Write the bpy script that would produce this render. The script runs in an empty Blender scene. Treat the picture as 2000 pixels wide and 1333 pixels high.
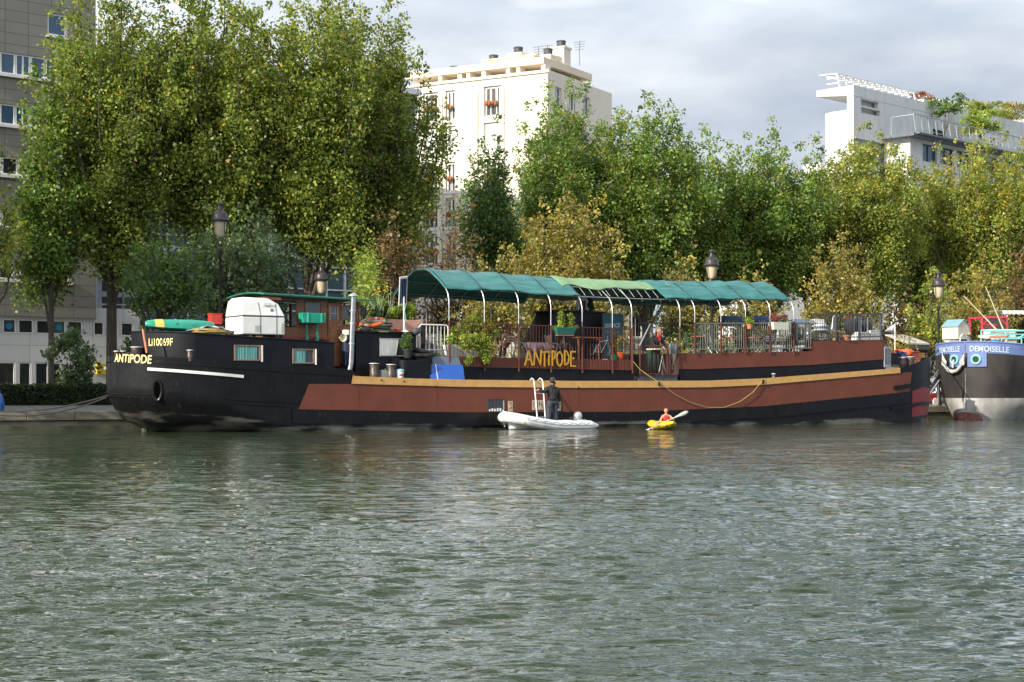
import bpy, math, random
import numpy as np
from mathutils import Vector, Matrix, noise
R = math.radians
scn = bpy.context.scene
col = scn.collection
# ---------------------------------------------------------------- camera, sky, sun, exposure
F, HZ, CH = 3200.0, 768.0, 1.37          # focal length in photo pixels, horizon row, eye height
cam = bpy.data.objects.new('camera', bpy.data.cameras.new('camera')); col.objects.link(cam)
cam.location = (0, 0, CH); cam.rotation_euler = (R(90), 0, 0)
cam.data.sensor_width = 36; cam.data.lens = F / 2000 * 36
cam.data.shift_y = (HZ - 666.5) / 2000
cam.data.clip_start = 0.5; cam.data.clip_end = 6000
scn.camera = cam
SUN_EL, SUN_AZ = R(26), R(225)           # from behind-left of the camera (azimuth from +Y clockwise)
w = bpy.data.worlds.new('World'); scn.world = w; w.use_nodes = True
nt = w.node_tree; nt.nodes.clear()
def N(t, ty, **kw):
    n = t.nodes.new(ty)
    for k, v in kw.items(): setattr(n, k, v)
    return n
sky = N(nt, 'ShaderNodeTexSky', sky_type='NISHITA'); sky.sun_disc = False
sky.sun_elevation = SUN_EL; sky.sun_rotation = SUN_AZ
tc = N(nt, 'ShaderNodeTexCoord'); mp = N(nt, 'ShaderNodeMapping')
mp.inputs['Location'].default_value = (3.1, 0.35, 1.7); mp.inputs['Scale'].default_value = (1.6, 1.6, 4.5)
nz = N(nt, 'ShaderNodeTexNoise'); nz.inputs['Scale'].default_value = 1.5; nz.inputs['Detail'].default_value = 7; nz.inputs['Roughness'].default_value = .5
nz2 = N(nt, 'ShaderNodeTexNoise'); nz2.inputs['Scale'].default_value = 2.2; nz2.inputs['Detail'].default_value = 3
cr = N(nt, 'ShaderNodeValToRGB')
els = cr.color_ramp.elements
els[0].position = .40; els[0].color = (3.5, 4.1, 5.0, 1)
els[1].position = .66; els[1].color = (7.8, 8.1, 8.5, 1)
e = els.new(.95); e.color = (19, 19, 18.5, 1); e = els.new(.80); e.color = (11.5, 12.8, 14.8, 1); e = els.new(.53); e.color = (5.3, 5.75, 6.4, 1)
cov = N(nt, 'ShaderNodeValToRGB'); cov.color_ramp.elements[0].position = .44; cov.color_ramp.elements[1].position = .53
mx = N(nt, 'ShaderNodeMix', data_type='RGBA'); bg = N(nt, 'ShaderNodeBackground'); bg.inputs[1].default_value = .1
wo = N(nt, 'ShaderNodeOutputWorld')
L = nt.links.new
L(tc.outputs['Generated'], mp.inputs[0]); L(mp.outputs[0], nz.inputs[0]); L(mp.outputs[0], nz2.inputs[0])
sx_ = N(nt, 'ShaderNodeSeparateXYZ'); L(tc.outputs['Generated'], sx_.inputs[0])
g1 = N(nt, 'ShaderNodeMath', operation='MULTIPLY_ADD'); g1.inputs[1].default_value = -.2; g2 = N(nt, 'ShaderNodeMath', operation='MULTIPLY_ADD'); g2.inputs[1].default_value = .40
L(sx_.outputs[0], g1.inputs[0]); g0 = N(nt, 'ShaderNodeMath', operation='MULTIPLY_ADD'); g0.inputs[1].default_value = 1.5; g0.inputs[2].default_value = -.275; L(nz.outputs[0], g0.inputs[0]); L(g0.outputs[0], g1.inputs[2]); mr = N(nt, 'ShaderNodeMapRange', interpolation_type='SMOOTHSTEP'); mr.inputs[1].default_value = .18; mr.inputs[2].default_value = .30; L(sx_.outputs[2], mr.inputs[0]); L(mr.outputs[0], g2.inputs[0]); L(g1.outputs[0], g2.inputs[2])
L(g2.outputs[0], cr.inputs[0]); L(nz2.outputs[0], cov.inputs[0])
lowz = N(nt, 'ShaderNodeMapRange'); lowz.inputs[1].default_value = .2; lowz.inputs[2].default_value = .3; lowz.inputs[3].default_value = 1; lowz.inputs[4].default_value = 0
cmx = N(nt, 'ShaderNodeMath', operation='MAXIMUM'); L(sx_.outputs[2], lowz.inputs[0]); L(lowz.outputs[0], cmx.inputs[0]); L(cov.outputs[0], cmx.inputs[1]); L(cmx.outputs[0], mx.inputs[0]); L(sky.outputs[0], mx.inputs[6]); L(cr.outputs[0], mx.inputs[7])
L(mx.outputs[2], bg.inputs[0]); L(bg.outputs[0], wo.inputs[0])
sl = bpy.data.lights.new('sun', 'SUN'); sl.energy = 4.9; sl.angle = R(.6); sl.color = (1, .93, .8)
so = bpy.data.objects.new('sun', sl); col.objects.link(so)
sdir = Vector((math.sin(SUN_AZ) * math.cos(SUN_EL), math.cos(SUN_AZ) * math.cos(SUN_EL), math.sin(SUN_EL)))
so.rotation_euler = sdir.to_track_quat('Z', 'Y').to_euler()
scn.view_settings.view_transform = 'Standard'; scn.view_settings.look = 'None'
scn.view_settings.exposure = 0.42; scn.view_settings.gamma = 1
scn.cycles.max_bounces = 6; scn.cycles.transparent_max_bounces = 8

# ---------------------------------------------------------------- frames
TH = R(33); CU, SU = math.cos(TH), math.sin(TH); OY = 63.1      # quay and barge direction
def W(s, v, z=0): return Vector((CU * s - SU * v, OY + SU * s + CU * v, z))
def Q(px, py, v=0.0):                     # photo pixel on the vertical plane v -> (s, v, z) in the barge frame
    k = (px - 1000) / F
    Y = (v + OY * CU) / (CU - SU * k); X = k * Y
    return Vector((CU * X + SU * (Y - OY), v, CH + (HZ - py) * Y / F))
def QS(px, v=0.0): return Q(px, 700, v).x
class Plane:                              # any upright facade: origin, direction angle; x runs along it, y into the building
    def __init__(self, px, Y, ang):
        self.o = Vector(((px - 1000) / F * Y, Y, 0)); self.a = ang
        self.e = Vector((math.cos(ang), math.sin(ang), 0))
    def loc(self, px, py):
        k = (px - 1000) / F
        t = (k * self.o.y - self.o.x) / (self.e.x - k * self.e.y)
        Y = self.o.y + t * self.e.y
        return t, CH + (HZ - py) * Y / F
def atY(px, py, Y): return Vector(((px - 1000) / F * Y, Y, CH + (HZ - py) * Y / F))

# ---------------------------------------------------------------- materials
MATS = {}
def mat(name, c1, c2=None, rough=.6, metal=0., scale=3., bump=0., bscale=None, bdist=.02, detail=5, stretch=(1, 1, 1), pos=(.35, .65), spec=.5, coat=0):
    if name in MATS: return MATS[name]
    m = bpy.data.materials.new(name); m.use_nodes = True; t = m.node_tree; b = t.nodes['Principled BSDF']
    b.inputs['Roughness'].default_value = rough; b.inputs['Metallic'].default_value = metal
    b.inputs['Specular IOR Level'].default_value = spec; b.inputs['Coat Weight'].default_value = coat
    c2 = c2 or tuple(x * .82 for x in c1)
    tcn = N(t, 'ShaderNodeTexCoord'); mpn = N(t, 'ShaderNodeMapping'); mpn.inputs['Scale'].default_value = stretch
    n1 = N(t, 'ShaderNodeTexNoise'); n1.inputs['Scale'].default_value = scale; n1.inputs['Detail'].default_value = detail
    r1 = N(t, 'ShaderNodeValToRGB'); r1.color_ramp.elements[0].position, r1.color_ramp.elements[1].position = pos
    r1.color_ramp.elements[0].color = (*c1, 1); r1.color_ramp.elements[1].color = (*c2, 1)
    t.links.new(tcn.outputs['Object'], mpn.inputs[0]); t.links.new(mpn.outputs[0], n1.inputs[0]); t.links.new(n1.outputs[0], r1.inputs[0])
    t.links.new(r1.outputs[0], b.inputs['Base Color'])
    if bump:
        n2 = N(t, 'ShaderNodeTexNoise'); n2.inputs['Scale'].default_value = bscale or scale * 4; n2.inputs['Detail'].default_value = 3
        bn = N(t, 'ShaderNodeBump'); bn.inputs['Strength'].default_value = bump; bn.inputs['Distance'].default_value = bdist
        t.links.new(mpn.outputs[0], n2.inputs[0]); t.links.new(n2.outputs[0], bn.inputs['Height']); t.links.new(bn.outputs[0], b.inputs['Normal'])
    MATS[name] = m; return m
def hull_mat(name, base, base2, scum, zs, rust=(.12, .045, .02), rough=.32, rust_amt=.66, zsoft=.05, spec=.5, streak=1.6, sadd=.006, samt=.4):
    """painted steel: faint streaks running down, rust blooms, and a band of dried scum just above the waterline"""
    m = mat(name, base, base2, rough=rough, scale=1.3, bump=.35, bscale=1.3, bdist=.05, spec=spec)
    t = m.node_tree; b = t.nodes['Principled BSDF']
    base_out = b.inputs['Base Color'].links[0].from_socket
    tcn = [n for n in t.nodes if n.type == 'TEX_COORD'][0]
    def nois(sc, stretch, det=6):
        q = N(t, 'ShaderNodeMapping'); q.inputs['Scale'].default_value = stretch
        n = N(t, 'ShaderNodeTexNoise'); n.inputs['Scale'].default_value = sc; n.inputs['Detail'].default_value = det
        t.links.new(tcn.outputs['Object'], q.inputs[0]); t.links.new(q.outputs[0], n.inputs[0]); return n.outputs[0]
    def mixc(f, a, bcol):
        x = N(t, 'ShaderNodeMix', data_type='RGBA'); t.links.new(f, x.inputs[0]); t.links.new(a, x.inputs[6]); x.inputs[7].default_value = (*bcol, 1); return x.outputs[2]
    def ramp(f, a, c, hi=1.):
        x = N(t, 'ShaderNodeMapRange', interpolation_type='SMOOTHSTEP'); x.inputs[1].default_value = a; x.inputs[2].default_value = c; x.inputs[4].default_value = hi
        t.links.new(f, x.inputs[0]); return x.outputs[0]
    c = mixc(ramp(nois(2.2, (5, 5, .35)), .5, .72, samt), base_out, tuple(x * streak + sadd for x in base))
    c = mixc(ramp(nois(3.2, (1.6, 1.6, .7)), rust_amt, rust_amt + .08, .8), c, rust)
    if sadd: c = mixc(ramp(nois(3.4, (2.2, 2.2, .9), 9), .63, .70, .4), c, (.04, .038, .036))
    sep = N(t, 'ShaderNodeSeparateXYZ'); t.links.new(tcn.outputs['Object'], sep.inputs[0])
    ad = N(t, 'ShaderNodeMath', operation='MULTIPLY_ADD'); ad.inputs[1].default_value = .22
    t.links.new(nois(1.1, (1, 1, 1)), ad.inputs[0]); t.links.new(sep.outputs[2], ad.inputs[2])
    mrx = N(t, 'ShaderNodeMapRange', interpolation_type='SMOOTHSTEP'); mrx.inputs[1].default_value = -15.2; mrx.inputs[2].default_value = -7; mrx.inputs[3].default_value = .55; mrx.inputs[4].default_value = 0
    sb = N(t, 'ShaderNodeMath', operation='SUBTRACT'); t.links.new(sep.outputs[0], mrx.inputs[0]); t.links.new(ad.outputs[0], sb.inputs[0]); t.links.new(mrx.outputs[0], sb.inputs[1])
    inv = ramp(sb.outputs[0], zs + .11 + zsoft, zs + .11 - zsoft)
    x2 = N(t, 'ShaderNodeMath', operation='MULTIPLY'); t.links.new(inv, x2.inputs[0]); t.links.new(ramp(nois(1.4, (.35, .35, 1.6)), .42, .6), x2.inputs[1])
    c = mixc(x2.outputs[0], c, scum)
    t.links.new(c, b.inputs['Base Color'])
    return m
BLACK = hull_mat('black_hull_paint', (.006, .0062, .007), (.009, .0092, .010), (.12, .115, .10), .2, rough=.33, spec=.22, rust=(.055, .028, .018), rust_amt=.69)
BLACK2 = mat('black_cabin_paint', (.005, .006, .008), (.009, .010, .013), rough=.4, spec=.25, scale=1.5, bump=.2, bscale=2)
BROWN = hull_mat('oxide_brown_paint', (.17, .053, .032), (.145, .045, .028), (.2, .05, .03), -5, rust=(.23, .075, .045), rough=.55, rust_amt=.74, streak=.8, sadd=.0, samt=.35, spec=.3)
BROWN2 = mat('oxide_brown_rail', (.13, .04, .027), (.085, .03, .022), rough=.6, scale=8)
TAN = mat('ochre_paint', (.62, .36, .12), (.54, .30, .10), rough=.55, scale=4, bump=.15)
WHITE = mat('white_paint', (.8, .79, .76), (.7, .69, .66), rough=.45, scale=3)
OFFW = mat('off_white_gelcoat', (.80, .80, .76), (.72, .71, .66), rough=.32, scale=2)
GALVR = mat('weathered_galvanised', (.26, .26, .25), (.16, .16, .155), rough=.55, metal=.3, scale=9)
GALV = mat('galvanised_steel', (.5, .52, .54), (.36, .38, .4), rough=.42, metal=.7, scale=9)
DGREY = mat('dark_grey_metal', (.07, .075, .085), (.045, .05, .055), rough=.5, scale=6)
CHROME = mat('stainless_steel', (.6, .6, .6), (.5, .49, .46), rough=.25, metal=1, scale=6)
WOOD = mat('varnished_wood', (.26, .105, .04), (.17, .065, .025), rough=.35, scale=3, stretch=(1, 1, 8), bump=.1)
WOODL = mat('pale_slat_wood', (.46, .33, .22), (.35, .24, .15), rough=.6, scale=5, stretch=(1, 6, 6))
GREENP = mat('green_plastic', (.015, .30, .20), (.012, .25, .165), rough=.35, scale=3)
GREEND = mat('dark_green_plastic', (.02, .14, .11), (.015, .11, .085), rough=.4, scale=3)
TEAL = mat('teal_tarpaulin', (.008, .115, .105), (.035, .19, .18), rough=.45, scale=2.2, bump=.7, bscale=3, bdist=.05, stretch=(.35, 2.2, 1), pos=(.42, .72))
LGREEN = mat('pale_green_tarpaulin', (.19, .31, .16), (.15, .26, .125), rough=.6, scale=1.2, bump=.4, bscale=3)
GLASS = mat('window_glass', (.02, .025, .03), (.03, .035, .04), rough=.06, spec=.9)
GLASSB = mat('blue_window_glass', (.05, .11, .18), (.035, .08, .14), rough=.05, spec=1.0, scale=.6)
CURT = mat('teal_curtain', (.14, .36, .34), (.05, .19, .19), rough=.8, scale=5, stretch=(6, 6, .3))
CURTW = mat('white_curtain', (.62, .62, .58), (.4, .42, .42), rough=.85, scale=4, stretch=(6, 6, .3))
YELLOW = mat('yellow_letter_paint', (.80, .70, .32), (.72, .62, .26), rough=.5, scale=8)
OCHRE = mat('amber_letter_paint', (.58, .31, .02), (.48, .25, .02), rough=.55, scale=8)
ROPEY = mat('yellow_rope', (.45, .34, .11), (.32, .23, .07), rough=.8, scale=30)
ROPEG = mat('grey_green_rope', (.20, .20, .13), (.12, .12, .08), rough=.9, scale=20)
TERRA = mat('terracotta', (.55, .2, .10), (.45, .16, .08), rough=.7, scale=6)
PINKT = mat('faded_pink_plastic', (.66, .36, .28), (.56, .28, .2), rough=.55, scale=3)
ORANGE = mat('orange_plastic', (.75, .13, .03), (.6, .09, .02), rough=.4, scale=5)
RED = mat('red_paint', (.5, .03, .02), (.38, .025, .02), rough=.45, scale=5)
BLUE = mat('bright_blue_board', (.015, .10, .44), (.012, .085, .38), rough=.4, scale=2)
GREYB = mat('grey_board', (.15, .18, .22), (.12, .15, .18), rough=.5, scale=2)
NAVY = mat('navy_paint', (.012, .03, .08), (.01, .02, .05), rough=.35, scale=3)
HOLE_SHADE = mat('painted_hole_shade', (.002, .002, .002), rough=1., spec=0)  # flat black standing in for the shade inside holes
RUBBER = mat('black_rubber', (.012, .012, .013), (.02, .02, .02), rough=.7, scale=8)
SOIL = mat('soil', (.05, .035, .02), rough=.9, scale=10)
SKIN = mat('skin', (.52, .27, .19), (.47, .22, .15), rough=.5, scale=8)
HAIRD = mat('dark_hair', (.015, .011, .009), (.03, .02, .015), rough=.6, scale=30)
HAIRB = mat('fair_brown_hair', (.16, .10, .05), (.24, .16, .09), rough=.6, scale=30)
HAIRR = mat('auburn_hair', (.12, .04, .02), (.08, .03, .015), rough=.6, scale=30)
CLOTHK = mat('black_cloth', (.012, .012, .013), (.022, .022, .024), rough=.9, scale=6, bump=.6, bscale=9)
DENIM = mat('dark_denim', (.022, .030, .045), (.04, .05, .07), rough=.85, scale=7, bump=.6, bscale=10)
CLOTHR = mat('red_cloth', (.55, .03, .03), (.42, .02, .02), rough=.8, scale=6, bump=.3)
CLOTHB = mat('brown_cloth', (.09, .04, .025), (.06, .03, .02), rough=.9, scale=6)
GREYC = mat('grey_cloth', (.26, .26, .28), (.18, .18, .2), rough=.9, scale=6)
YKAYAK = mat('yellow_plastic', (.72, .56, .02), (.62, .46, .02), rough=.3, scale=3)
GGREEN = mat('dark_green_cloth', (.01, .07, .05), (.008, .05, .035), rough=.8, scale=4)

# ---------------------------------------------------------------- mesh building
class MB:
    def __init__(s): s.v = []; s.f = []; s.m = []
    def add(s, vs, fs, mi=0):
        o = len(s.v); s.v += [tuple(p) for p in vs]; s.f += [tuple(i + o for i in f) for f in fs]; s.m += [mi] * len(fs); return s
    def box(s, c, d, rot=None, mi=0):
        c = Vector(c); h = Vector(d) / 2
        vs = [Vector((x * h.x, y * h.y, z * h.z)) for z in (-1, 1) for y in (-1, 1) for x in (-1, 1)]
        if rot is not None:
            mt = Matrix.Rotation(rot, 3, 'Z') if isinstance(rot, (int, float)) else rot
            vs = [mt @ p for p in vs]
        return s.add([p + c for p in vs], [(0, 2, 3, 1), (4, 5, 7, 6), (0, 1, 5, 4), (2, 6, 7, 3), (0, 4, 6, 2), (1, 3, 7, 5)], mi)
    def box2(s, a, b, mi=0):
        a, b = Vector(a), Vector(b); return s.box((a + b) / 2, [abs(x) for x in (b - a)], None, mi)
    def beam(s, p, q, wd, ht=None, mi=0):
        p, q = Vector(p), Vector(q); d = q - p; ht = ht or wd
        mt = d.to_track_quat('X', 'Z').to_matrix() if d.length > 1e-6 else Matrix.Identity(3)
        return s.box((p + q) / 2, (d.length, wd, ht), mt, mi)
    def prism(s, poly, a, b, axis='y', mi=0):        # poly of (h, z) pairs, extruded along axis
        n = len(poly)
        P = (lambda h, z, t: (h, t, z)) if axis == 'y' else ((lambda h, z, t: (t, h, z)) if axis == 'x' else (lambda h, z, t: (h, z, t)))
        vs = [P(h, z, a) for h, z in poly] + [P(h, z, b) for h, z in poly]
        fs = [tuple(range(n))[::-1], tuple(range(n, 2 * n))] + [(i, (i + 1) % n, n + (i + 1) % n, n + i) for i in range(n)]
        return s.add(vs, fs, mi)
    def tube(s, pts, r, n=8, mi=0, closed=False):
        pts = [Vector(p) for p in pts]; rs = r if isinstance(r, (list, tuple)) else [r] * len(pts)
        up = Vector((0, 0, 1)); m = len(pts); vs = []; prev = None
        for i, p in enumerate(pts):
            if closed: t = pts[(i + 1) % m] - pts[i - 1]
            else: t = pts[min(i + 1, m - 1)] - pts[max(i - 1, 0)]
            t.normalize()
            a = prev - t * prev.dot(t) if prev is not None else t.cross(up)
            if a.length < 1e-4: a = t.cross(Vector((1, 0, 0)))
            a.normalize(); prev = a; b = t.cross(a)
            vs += [p + (a * math.cos(2 * math.pi * j / n) + b * math.sin(2 * math.pi * j / n)) * rs[i] for j in range(n)]
        fs = []
        for i in range(m if closed else m - 1):
            k = (i + 1) % m
            fs += [(i * n + j, i * n + (j + 1) % n, k * n + (j + 1) % n, k * n + j) for j in range(n)]
        if not closed: fs += [tuple(range(n))[::-1], tuple(range((m - 1) * n, m * n))]
        return s.add(vs, fs, mi)
    def cyl(s, p, q, r, r2=None, n=14, mi=0): return s.tube([p, q], [r, r if r2 is None else r2], n, mi)
    def lathe(s, prof, c=(0, 0, 0), n=18, mi=0, axis='z'):
        vs = []; c = Vector(c)
        for r, z in prof:
            for j in range(n):
                a = 2 * math.pi * j / n
                p = Vector((r * math.cos(a), r * math.sin(a), z)) if axis == 'z' else Vector((r * math.cos(a), z, r * math.sin(a)))
                vs.append(c + p)
        m = len(prof); fs = [(i * n + j, i * n + (j + 1) % n, (i + 1) * n + (j + 1) % n, (i + 1) * n + j) for i in range(m - 1) for j in range(n)]
        fs += [tuple(range(n))[::-1], tuple(range((m - 1) * n, m * n))]
        return s.add(vs, fs, mi)
    def ell(s, c, r, n=12, m=8, mi=0):
        r = Vector((r, r, r)) if isinstance(r, (int, float)) else Vector(r); c = Vector(c)
        vs = [c + Vector((0, 0, -r.z))]
        for i in range(1, m):
            a = -math.pi / 2 + math.pi * i / m
            vs += [c + Vector((math.cos(a) * math.cos(2 * math.pi * j / n) * r.x, math.cos(a) * math.sin(2 * math.pi * j / n) * r.y, math.sin(a) * r.z)) for j in range(n)]
        vs.append(c + Vector((0, 0, r.z))); fs = []
        for j in range(n): fs.append((0, 1 + (j + 1) % n, 1 + j))
        for i in range(m - 2):
            for j in range(n):
                a = 1 + i * n; b = a + n; fs.append((a + j, a + (j + 1) % n, b + (j + 1) % n, b + j))
        t = len(vs) - 1; a = 1 + (m - 2) * n
        for j in range(n): fs.append((a + j, a + (j + 1) % n, t))
        return s.add(vs, fs, mi)
    def grid(s, rows, mi=0, closed=False, thick=None):
        m = len(rows); n = len(rows[0]); vs = [p for r in rows for p in r]
        fs = [(i * n + j, i * n + (j + 1) % n, (i + 1) * n + (j + 1) % n, (i + 1) * n + j) for i in range(m - 1) for j in range(n if closed else n - 1)]
        return s.add(vs, fs, mi)
    def mesh(s, name):
        me = bpy.data.meshes.new(name); me.from_pydata(s.v, [], s.f); me.update(); return me
    def build(s, name, mats, parent=None, smooth=False, bevel=0, loc=None, rot=0, solid=0, label=None):
        me = s.mesh(name)
        for m in (mats if isinstance(mats, (list, tuple)) else [mats]): me.materials.append(m)
        me.polygons.foreach_set('material_index', s.m)
        import bmesh
        bm = bmesh.new(); bm.from_mesh(me); bmesh.ops.recalc_face_normals(bm, faces=bm.faces); bm.to_mesh(me); bm.free()
        if smooth:
            me.polygons.foreach_set('use_smooth', [True] * len(me.polygons))
            try: me.set_sharp_from_angle(angle=R(40))
            except Exception: pass
        o = bpy.data.objects.new(name, me); col.objects.link(o); o.parent = parent
        if loc is not None: o.location = loc
        if rot: o.rotation_euler = (0, 0, rot)
        if solid: md = o.modifiers.new('solid', 'SOLIDIFY'); md.thickness = solid; md.offset = 0
        if bevel: md = o.modifiers.new('bevel', 'BEVEL'); md.width = bevel; md.segments = 2; md.limit_method = 'ANGLE'
        if label: o['label'] = label
        return o
def tag(o, label, cat, group=None, kind=None):
    o['label'] = label; o['category'] = cat
    if group: o['group'] = group
    if kind: o['kind'] = kind
    return o
def thing(name, label, cat, loc=(0, 0, 0), rot=0, group=None):
    o = bpy.data.objects.new(name, None); col.objects.link(o); o.location = loc; o.rotation_euler = (0, 0, rot); o.empty_display_size = .2
    return tag(o, label, cat, group)
def onb(name, label, cat, s, v, z, rot=0, group=None): return thing(name, label, cat, W(s, v, z), TH + rot, group)
def copy_tree(o, parent=None, loc=None, rot=None, label=None):
    c = o.copy(); col.objects.link(c); c.parent = parent
    if loc is not None: c.location = loc
    if rot is not None: c.rotation_euler = (0, 0, rot)
    if label: c['label'] = label
    for ch in [x for x in scn.objects if x.parent == o]: copy_tree(ch, c)
    return c
def struct(o): o['kind'] = 'structure'; return o
def text_mb(txt, h, fn, width=None, bold=0., shear=0., mi=0):
    """letters from the built-in font, mapped point by point through fn(x, y)"""
    c = bpy.data.curves.new('t', 'FONT'); c.body = txt; c.size = 1; c.offset = bold; c.shear = shear; c.resolution_u = 4
    o = bpy.data.objects.new('t', c); col.objects.link(o); bpy.context.view_layer.update()
    me = bpy.data.meshes.new_from_object(o.evaluated_get(bpy.context.evaluated_depsgraph_get()))
    vs = [v.co.copy() for v in me.vertices]; fs = [tuple(p.vertices) for p in me.polygons]
    bpy.data.objects.remove(o); bpy.data.meshes.remove(me); bpy.data.curves.remove(c)
    x0 = min(p.x for p in vs); x1 = max(p.x for p in vs); y0 = min(p.y for p in vs); y1 = max(p.y for p in vs)
    sy = h / (y1 - y0); sx = width / (x1 - x0) if width else sy
    return MB().add([fn((p.x - x0) * sx, (p.y - y0) * sy) for p in vs], fs, mi)
GL = {'A': [[(0, 0), (.5, 1), (1, 0)], [(.2, .4), (.8, .4)]], 'N': [[(0, 0), (.1, 1), (.9, 0), (1, 1)]], 'T': [[(0, .97), (1, 1)], [(.5, 1), (.5, 0)]],
      'i': [[(.5, 0), (.5, .68)], [(.5, .82), (.5, .93)]], 'P': [[(.1, 0), (.1, 1), (.7, .95), (.9, .75), (.6, .5), (.1, .45)]],
      'O': [[(.5, 0), (.15, .2), (.02, .5), (.15, .85), (.5, 1), (.85, .85), (.98, .5), (.85, .2), (.5, 0)]],
      'D': [[(.1, 0), (.1, 1), (.55, .92), (.95, .55), (.8, .15), (.1, 0)]], 'E': [[(1, 0), (.1, 0), (.1, 1), (.95, 1)], [(.1, .52), (.75, .55)]]}
# ---------------------------------------------------------------- foliage
def leaf_mat():
    m = bpy.data.materials.new('leaves'); m.use_nodes = True; t = m.node_tree; b = t.nodes['Principled BSDF']
    at = N(t, 'ShaderNodeAttribute'); at.attribute_name = 'leaf'
    t.links.new(at.outputs['Color'], b.inputs['Base Color']); b.inputs['Roughness'].default_value = .42; b.inputs['Specular IOR Level'].default_value = .45
    tr = N(t, 'ShaderNodeBsdfTranslucent'); mxs = N(t, 'ShaderNodeMixShader'); mxs.inputs[0].default_value = .42
    g = N(t, 'ShaderNodeMix', data_type='RGBA', blend_type='MULTIPLY'); g.inputs[0].default_value = 1; g.inputs[7].default_value = (1.3, 1.35, .6, 1)
    t.links.new(at.outputs['Color'], g.inputs[6]); t.links.new(g.outputs[2], tr.inputs[0])
    t.links.new(b.outputs[0], mxs.inputs[1]); t.links.new(tr.outputs[0], mxs.inputs[2])
    t.links.new(mxs.outputs[0], t.nodes['Material Output'].inputs[0]); return m
LEAF = leaf_mat()
BARK = mat('bark', (.10, .085, .065), (.05, .042, .032), rough=.9, scale=3, stretch=(4, 4, .6), bump=.8, bscale=10)
PAL = {'poplar': [((.12, .185, .035), 4), ((.085, .145, .03), 3), ((.18, .23, .045), 2.4), ((.34, .31, .05), .15)],
       'bigpoplar': [((.15, .195, .035), 4), ((.09, .135, .03), 2.4), ((.23, .255, .05), 3), ((.42, .33, .05), .15)],
       'gold': [((.17, .22, .04), 3), ((.25, .27, .055), 3), ((.36, .31, .06), 1.0), ((.12, .16, .035), 2)],
       'autumn': [((.25, .20, .055), 3), ((.31, .25, .065), 2), ((.19, .20, .055), 3.4), ((.19, .13, .05), 1.2), ((.40, .31, .07), .4)],
       'brown': [((.2, .12, .055), 3), ((.13, .085, .045), 2.4), ((.25, .17, .055), 1.4), ((.12, .12, .045), 1)],
       'dark': [((.06, .11, .032), 4), ((.09, .145, .04), 3), ((.15, .19, .045), 1)],
       'blue': [((.07, .11, .055), 4), ((.11, .15, .07), 2)],
       'lime': [((.24, .31, .05), 3), ((.16, .22, .04), 3), ((.33, .34, .07), 1)],
       'hedge': [((.025, .045, .014), 4), ((.045, .07, .02), 2)],
       'heather': [((.4, .12, .1), 3), ((.25, .1, .06), 2), ((.12, .1, .04), 1)],
       'red': [((.35, .1, .04), 3), ((.2, .09, .04), 2)]}
for k_ in ('poplar', 'bigpoplar', 'gold', 'autumn', 'dark', 'lime', 'blue'): PAL[k_] = [(tuple(min(.6, q * 1.16) for q in c), w_) for c, w_ in PAL[k_]]
def leaves_mesh(name, clumps, pal, size, seed, aspect=1.0, yellow=0., droop=0., shell=.55):
    """clumps: rows of (x, y, z, rx, ry, rz, count). One small bent quad per leaf, coloured leaf by leaf."""
    rg = np.random.default_rng(seed); cols = np.array([c for c, _ in PAL[pal]]); wt = np.array([q for _, q in PAL[pal]], float); wt /= wt.sum()
    P, C = [], []
    zmax = max(c[2] for c in clumps); zmin = min(c[2] for c in clumps)
    for c in clumps:
        n = int(c[6])
        if n < 1: continue
        d = rg.normal(size=(n, 3)); d /= np.linalg.norm(d, axis=1)[:, None]
        r = rg.random(n) ** shell * (1 + .12 * rg.normal(size=n))
        P.append(np.array(c[:3]) + d * r[:, None] * np.array(c[3:6]))
        ww = wt * np.exp(rg.normal(size=len(wt)) * .55); ww /= ww.sum()
        cc = cols[rg.choice(len(cols), n, p=ww)] * np.exp(rg.normal(size=(n, 1)) * .16) * math.exp(rg.normal() * .2)
        if yellow:
            hz = (c[2] - zmin) / max(zmax - zmin, .1)
            k = rg.random(n) < yellow * max(0, hz) ** 1.2 * (.15 + 4.5 * rg.random() ** 4)
            cc[k] = np.array((.36, .28, .035)) * np.exp(rg.normal(size=(k.sum(), 1)) * .25)
        C.append(cc)
    P = np.concatenate(P); C = np.clip(np.concatenate(C), 0, .8); n = len(P)
    nr = rg.normal(size=(n, 3)); nr[:, 2] = np.abs(nr[:, 2]) * .8 + .15; nr /= np.linalg.norm(nr, axis=1)[:, None]
    a = np.cross(nr, rg.normal(size=(n, 3))); a /= np.linalg.norm(a, axis=1)[:, None]; b = np.cross(nr, a)
    if droop: b = b * .3 + np.array((0, 0, droop)); b /= np.linalg.norm(b, axis=1)[:, None]
    sz = size * np.exp(rg.normal(size=(n, 1)) * .24); a = a * sz * .5; b = b * sz * .5 * aspect
    V = np.empty((n, 4, 3)); V[:, 0] = P - a * .75 - b * .45; V[:, 1] = P + a * .1 - b + nr * sz * .12; V[:, 2] = P + a * .85 + b * .3; V[:, 3] = P - a * .2 + b + nr * sz * .12
    me = bpy.data.meshes.new(name); me.vertices.add(n * 4); me.vertices.foreach_set('co', V.reshape(-1).astype(np.float32))
    me.loops.add(n * 4); me.loops.foreach_set('vertex_index', np.arange(n * 4, dtype=np.int32))
    me.polygons.add(n); me.polygons.foreach_set('loop_start', np.arange(0, n * 4, 4, dtype=np.int32)); me.update(calc_edges=True)
    at = me.color_attributes.new('leaf', 'FLOAT_COLOR', 'POINT')
    cc = np.ones((n, 4, 4), np.float32); cc[:, :, :3] = C[:, None, :]
    at.data.foreach_set('color', cc.reshape(-1)); me.materials.append(LEAF); return me
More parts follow.
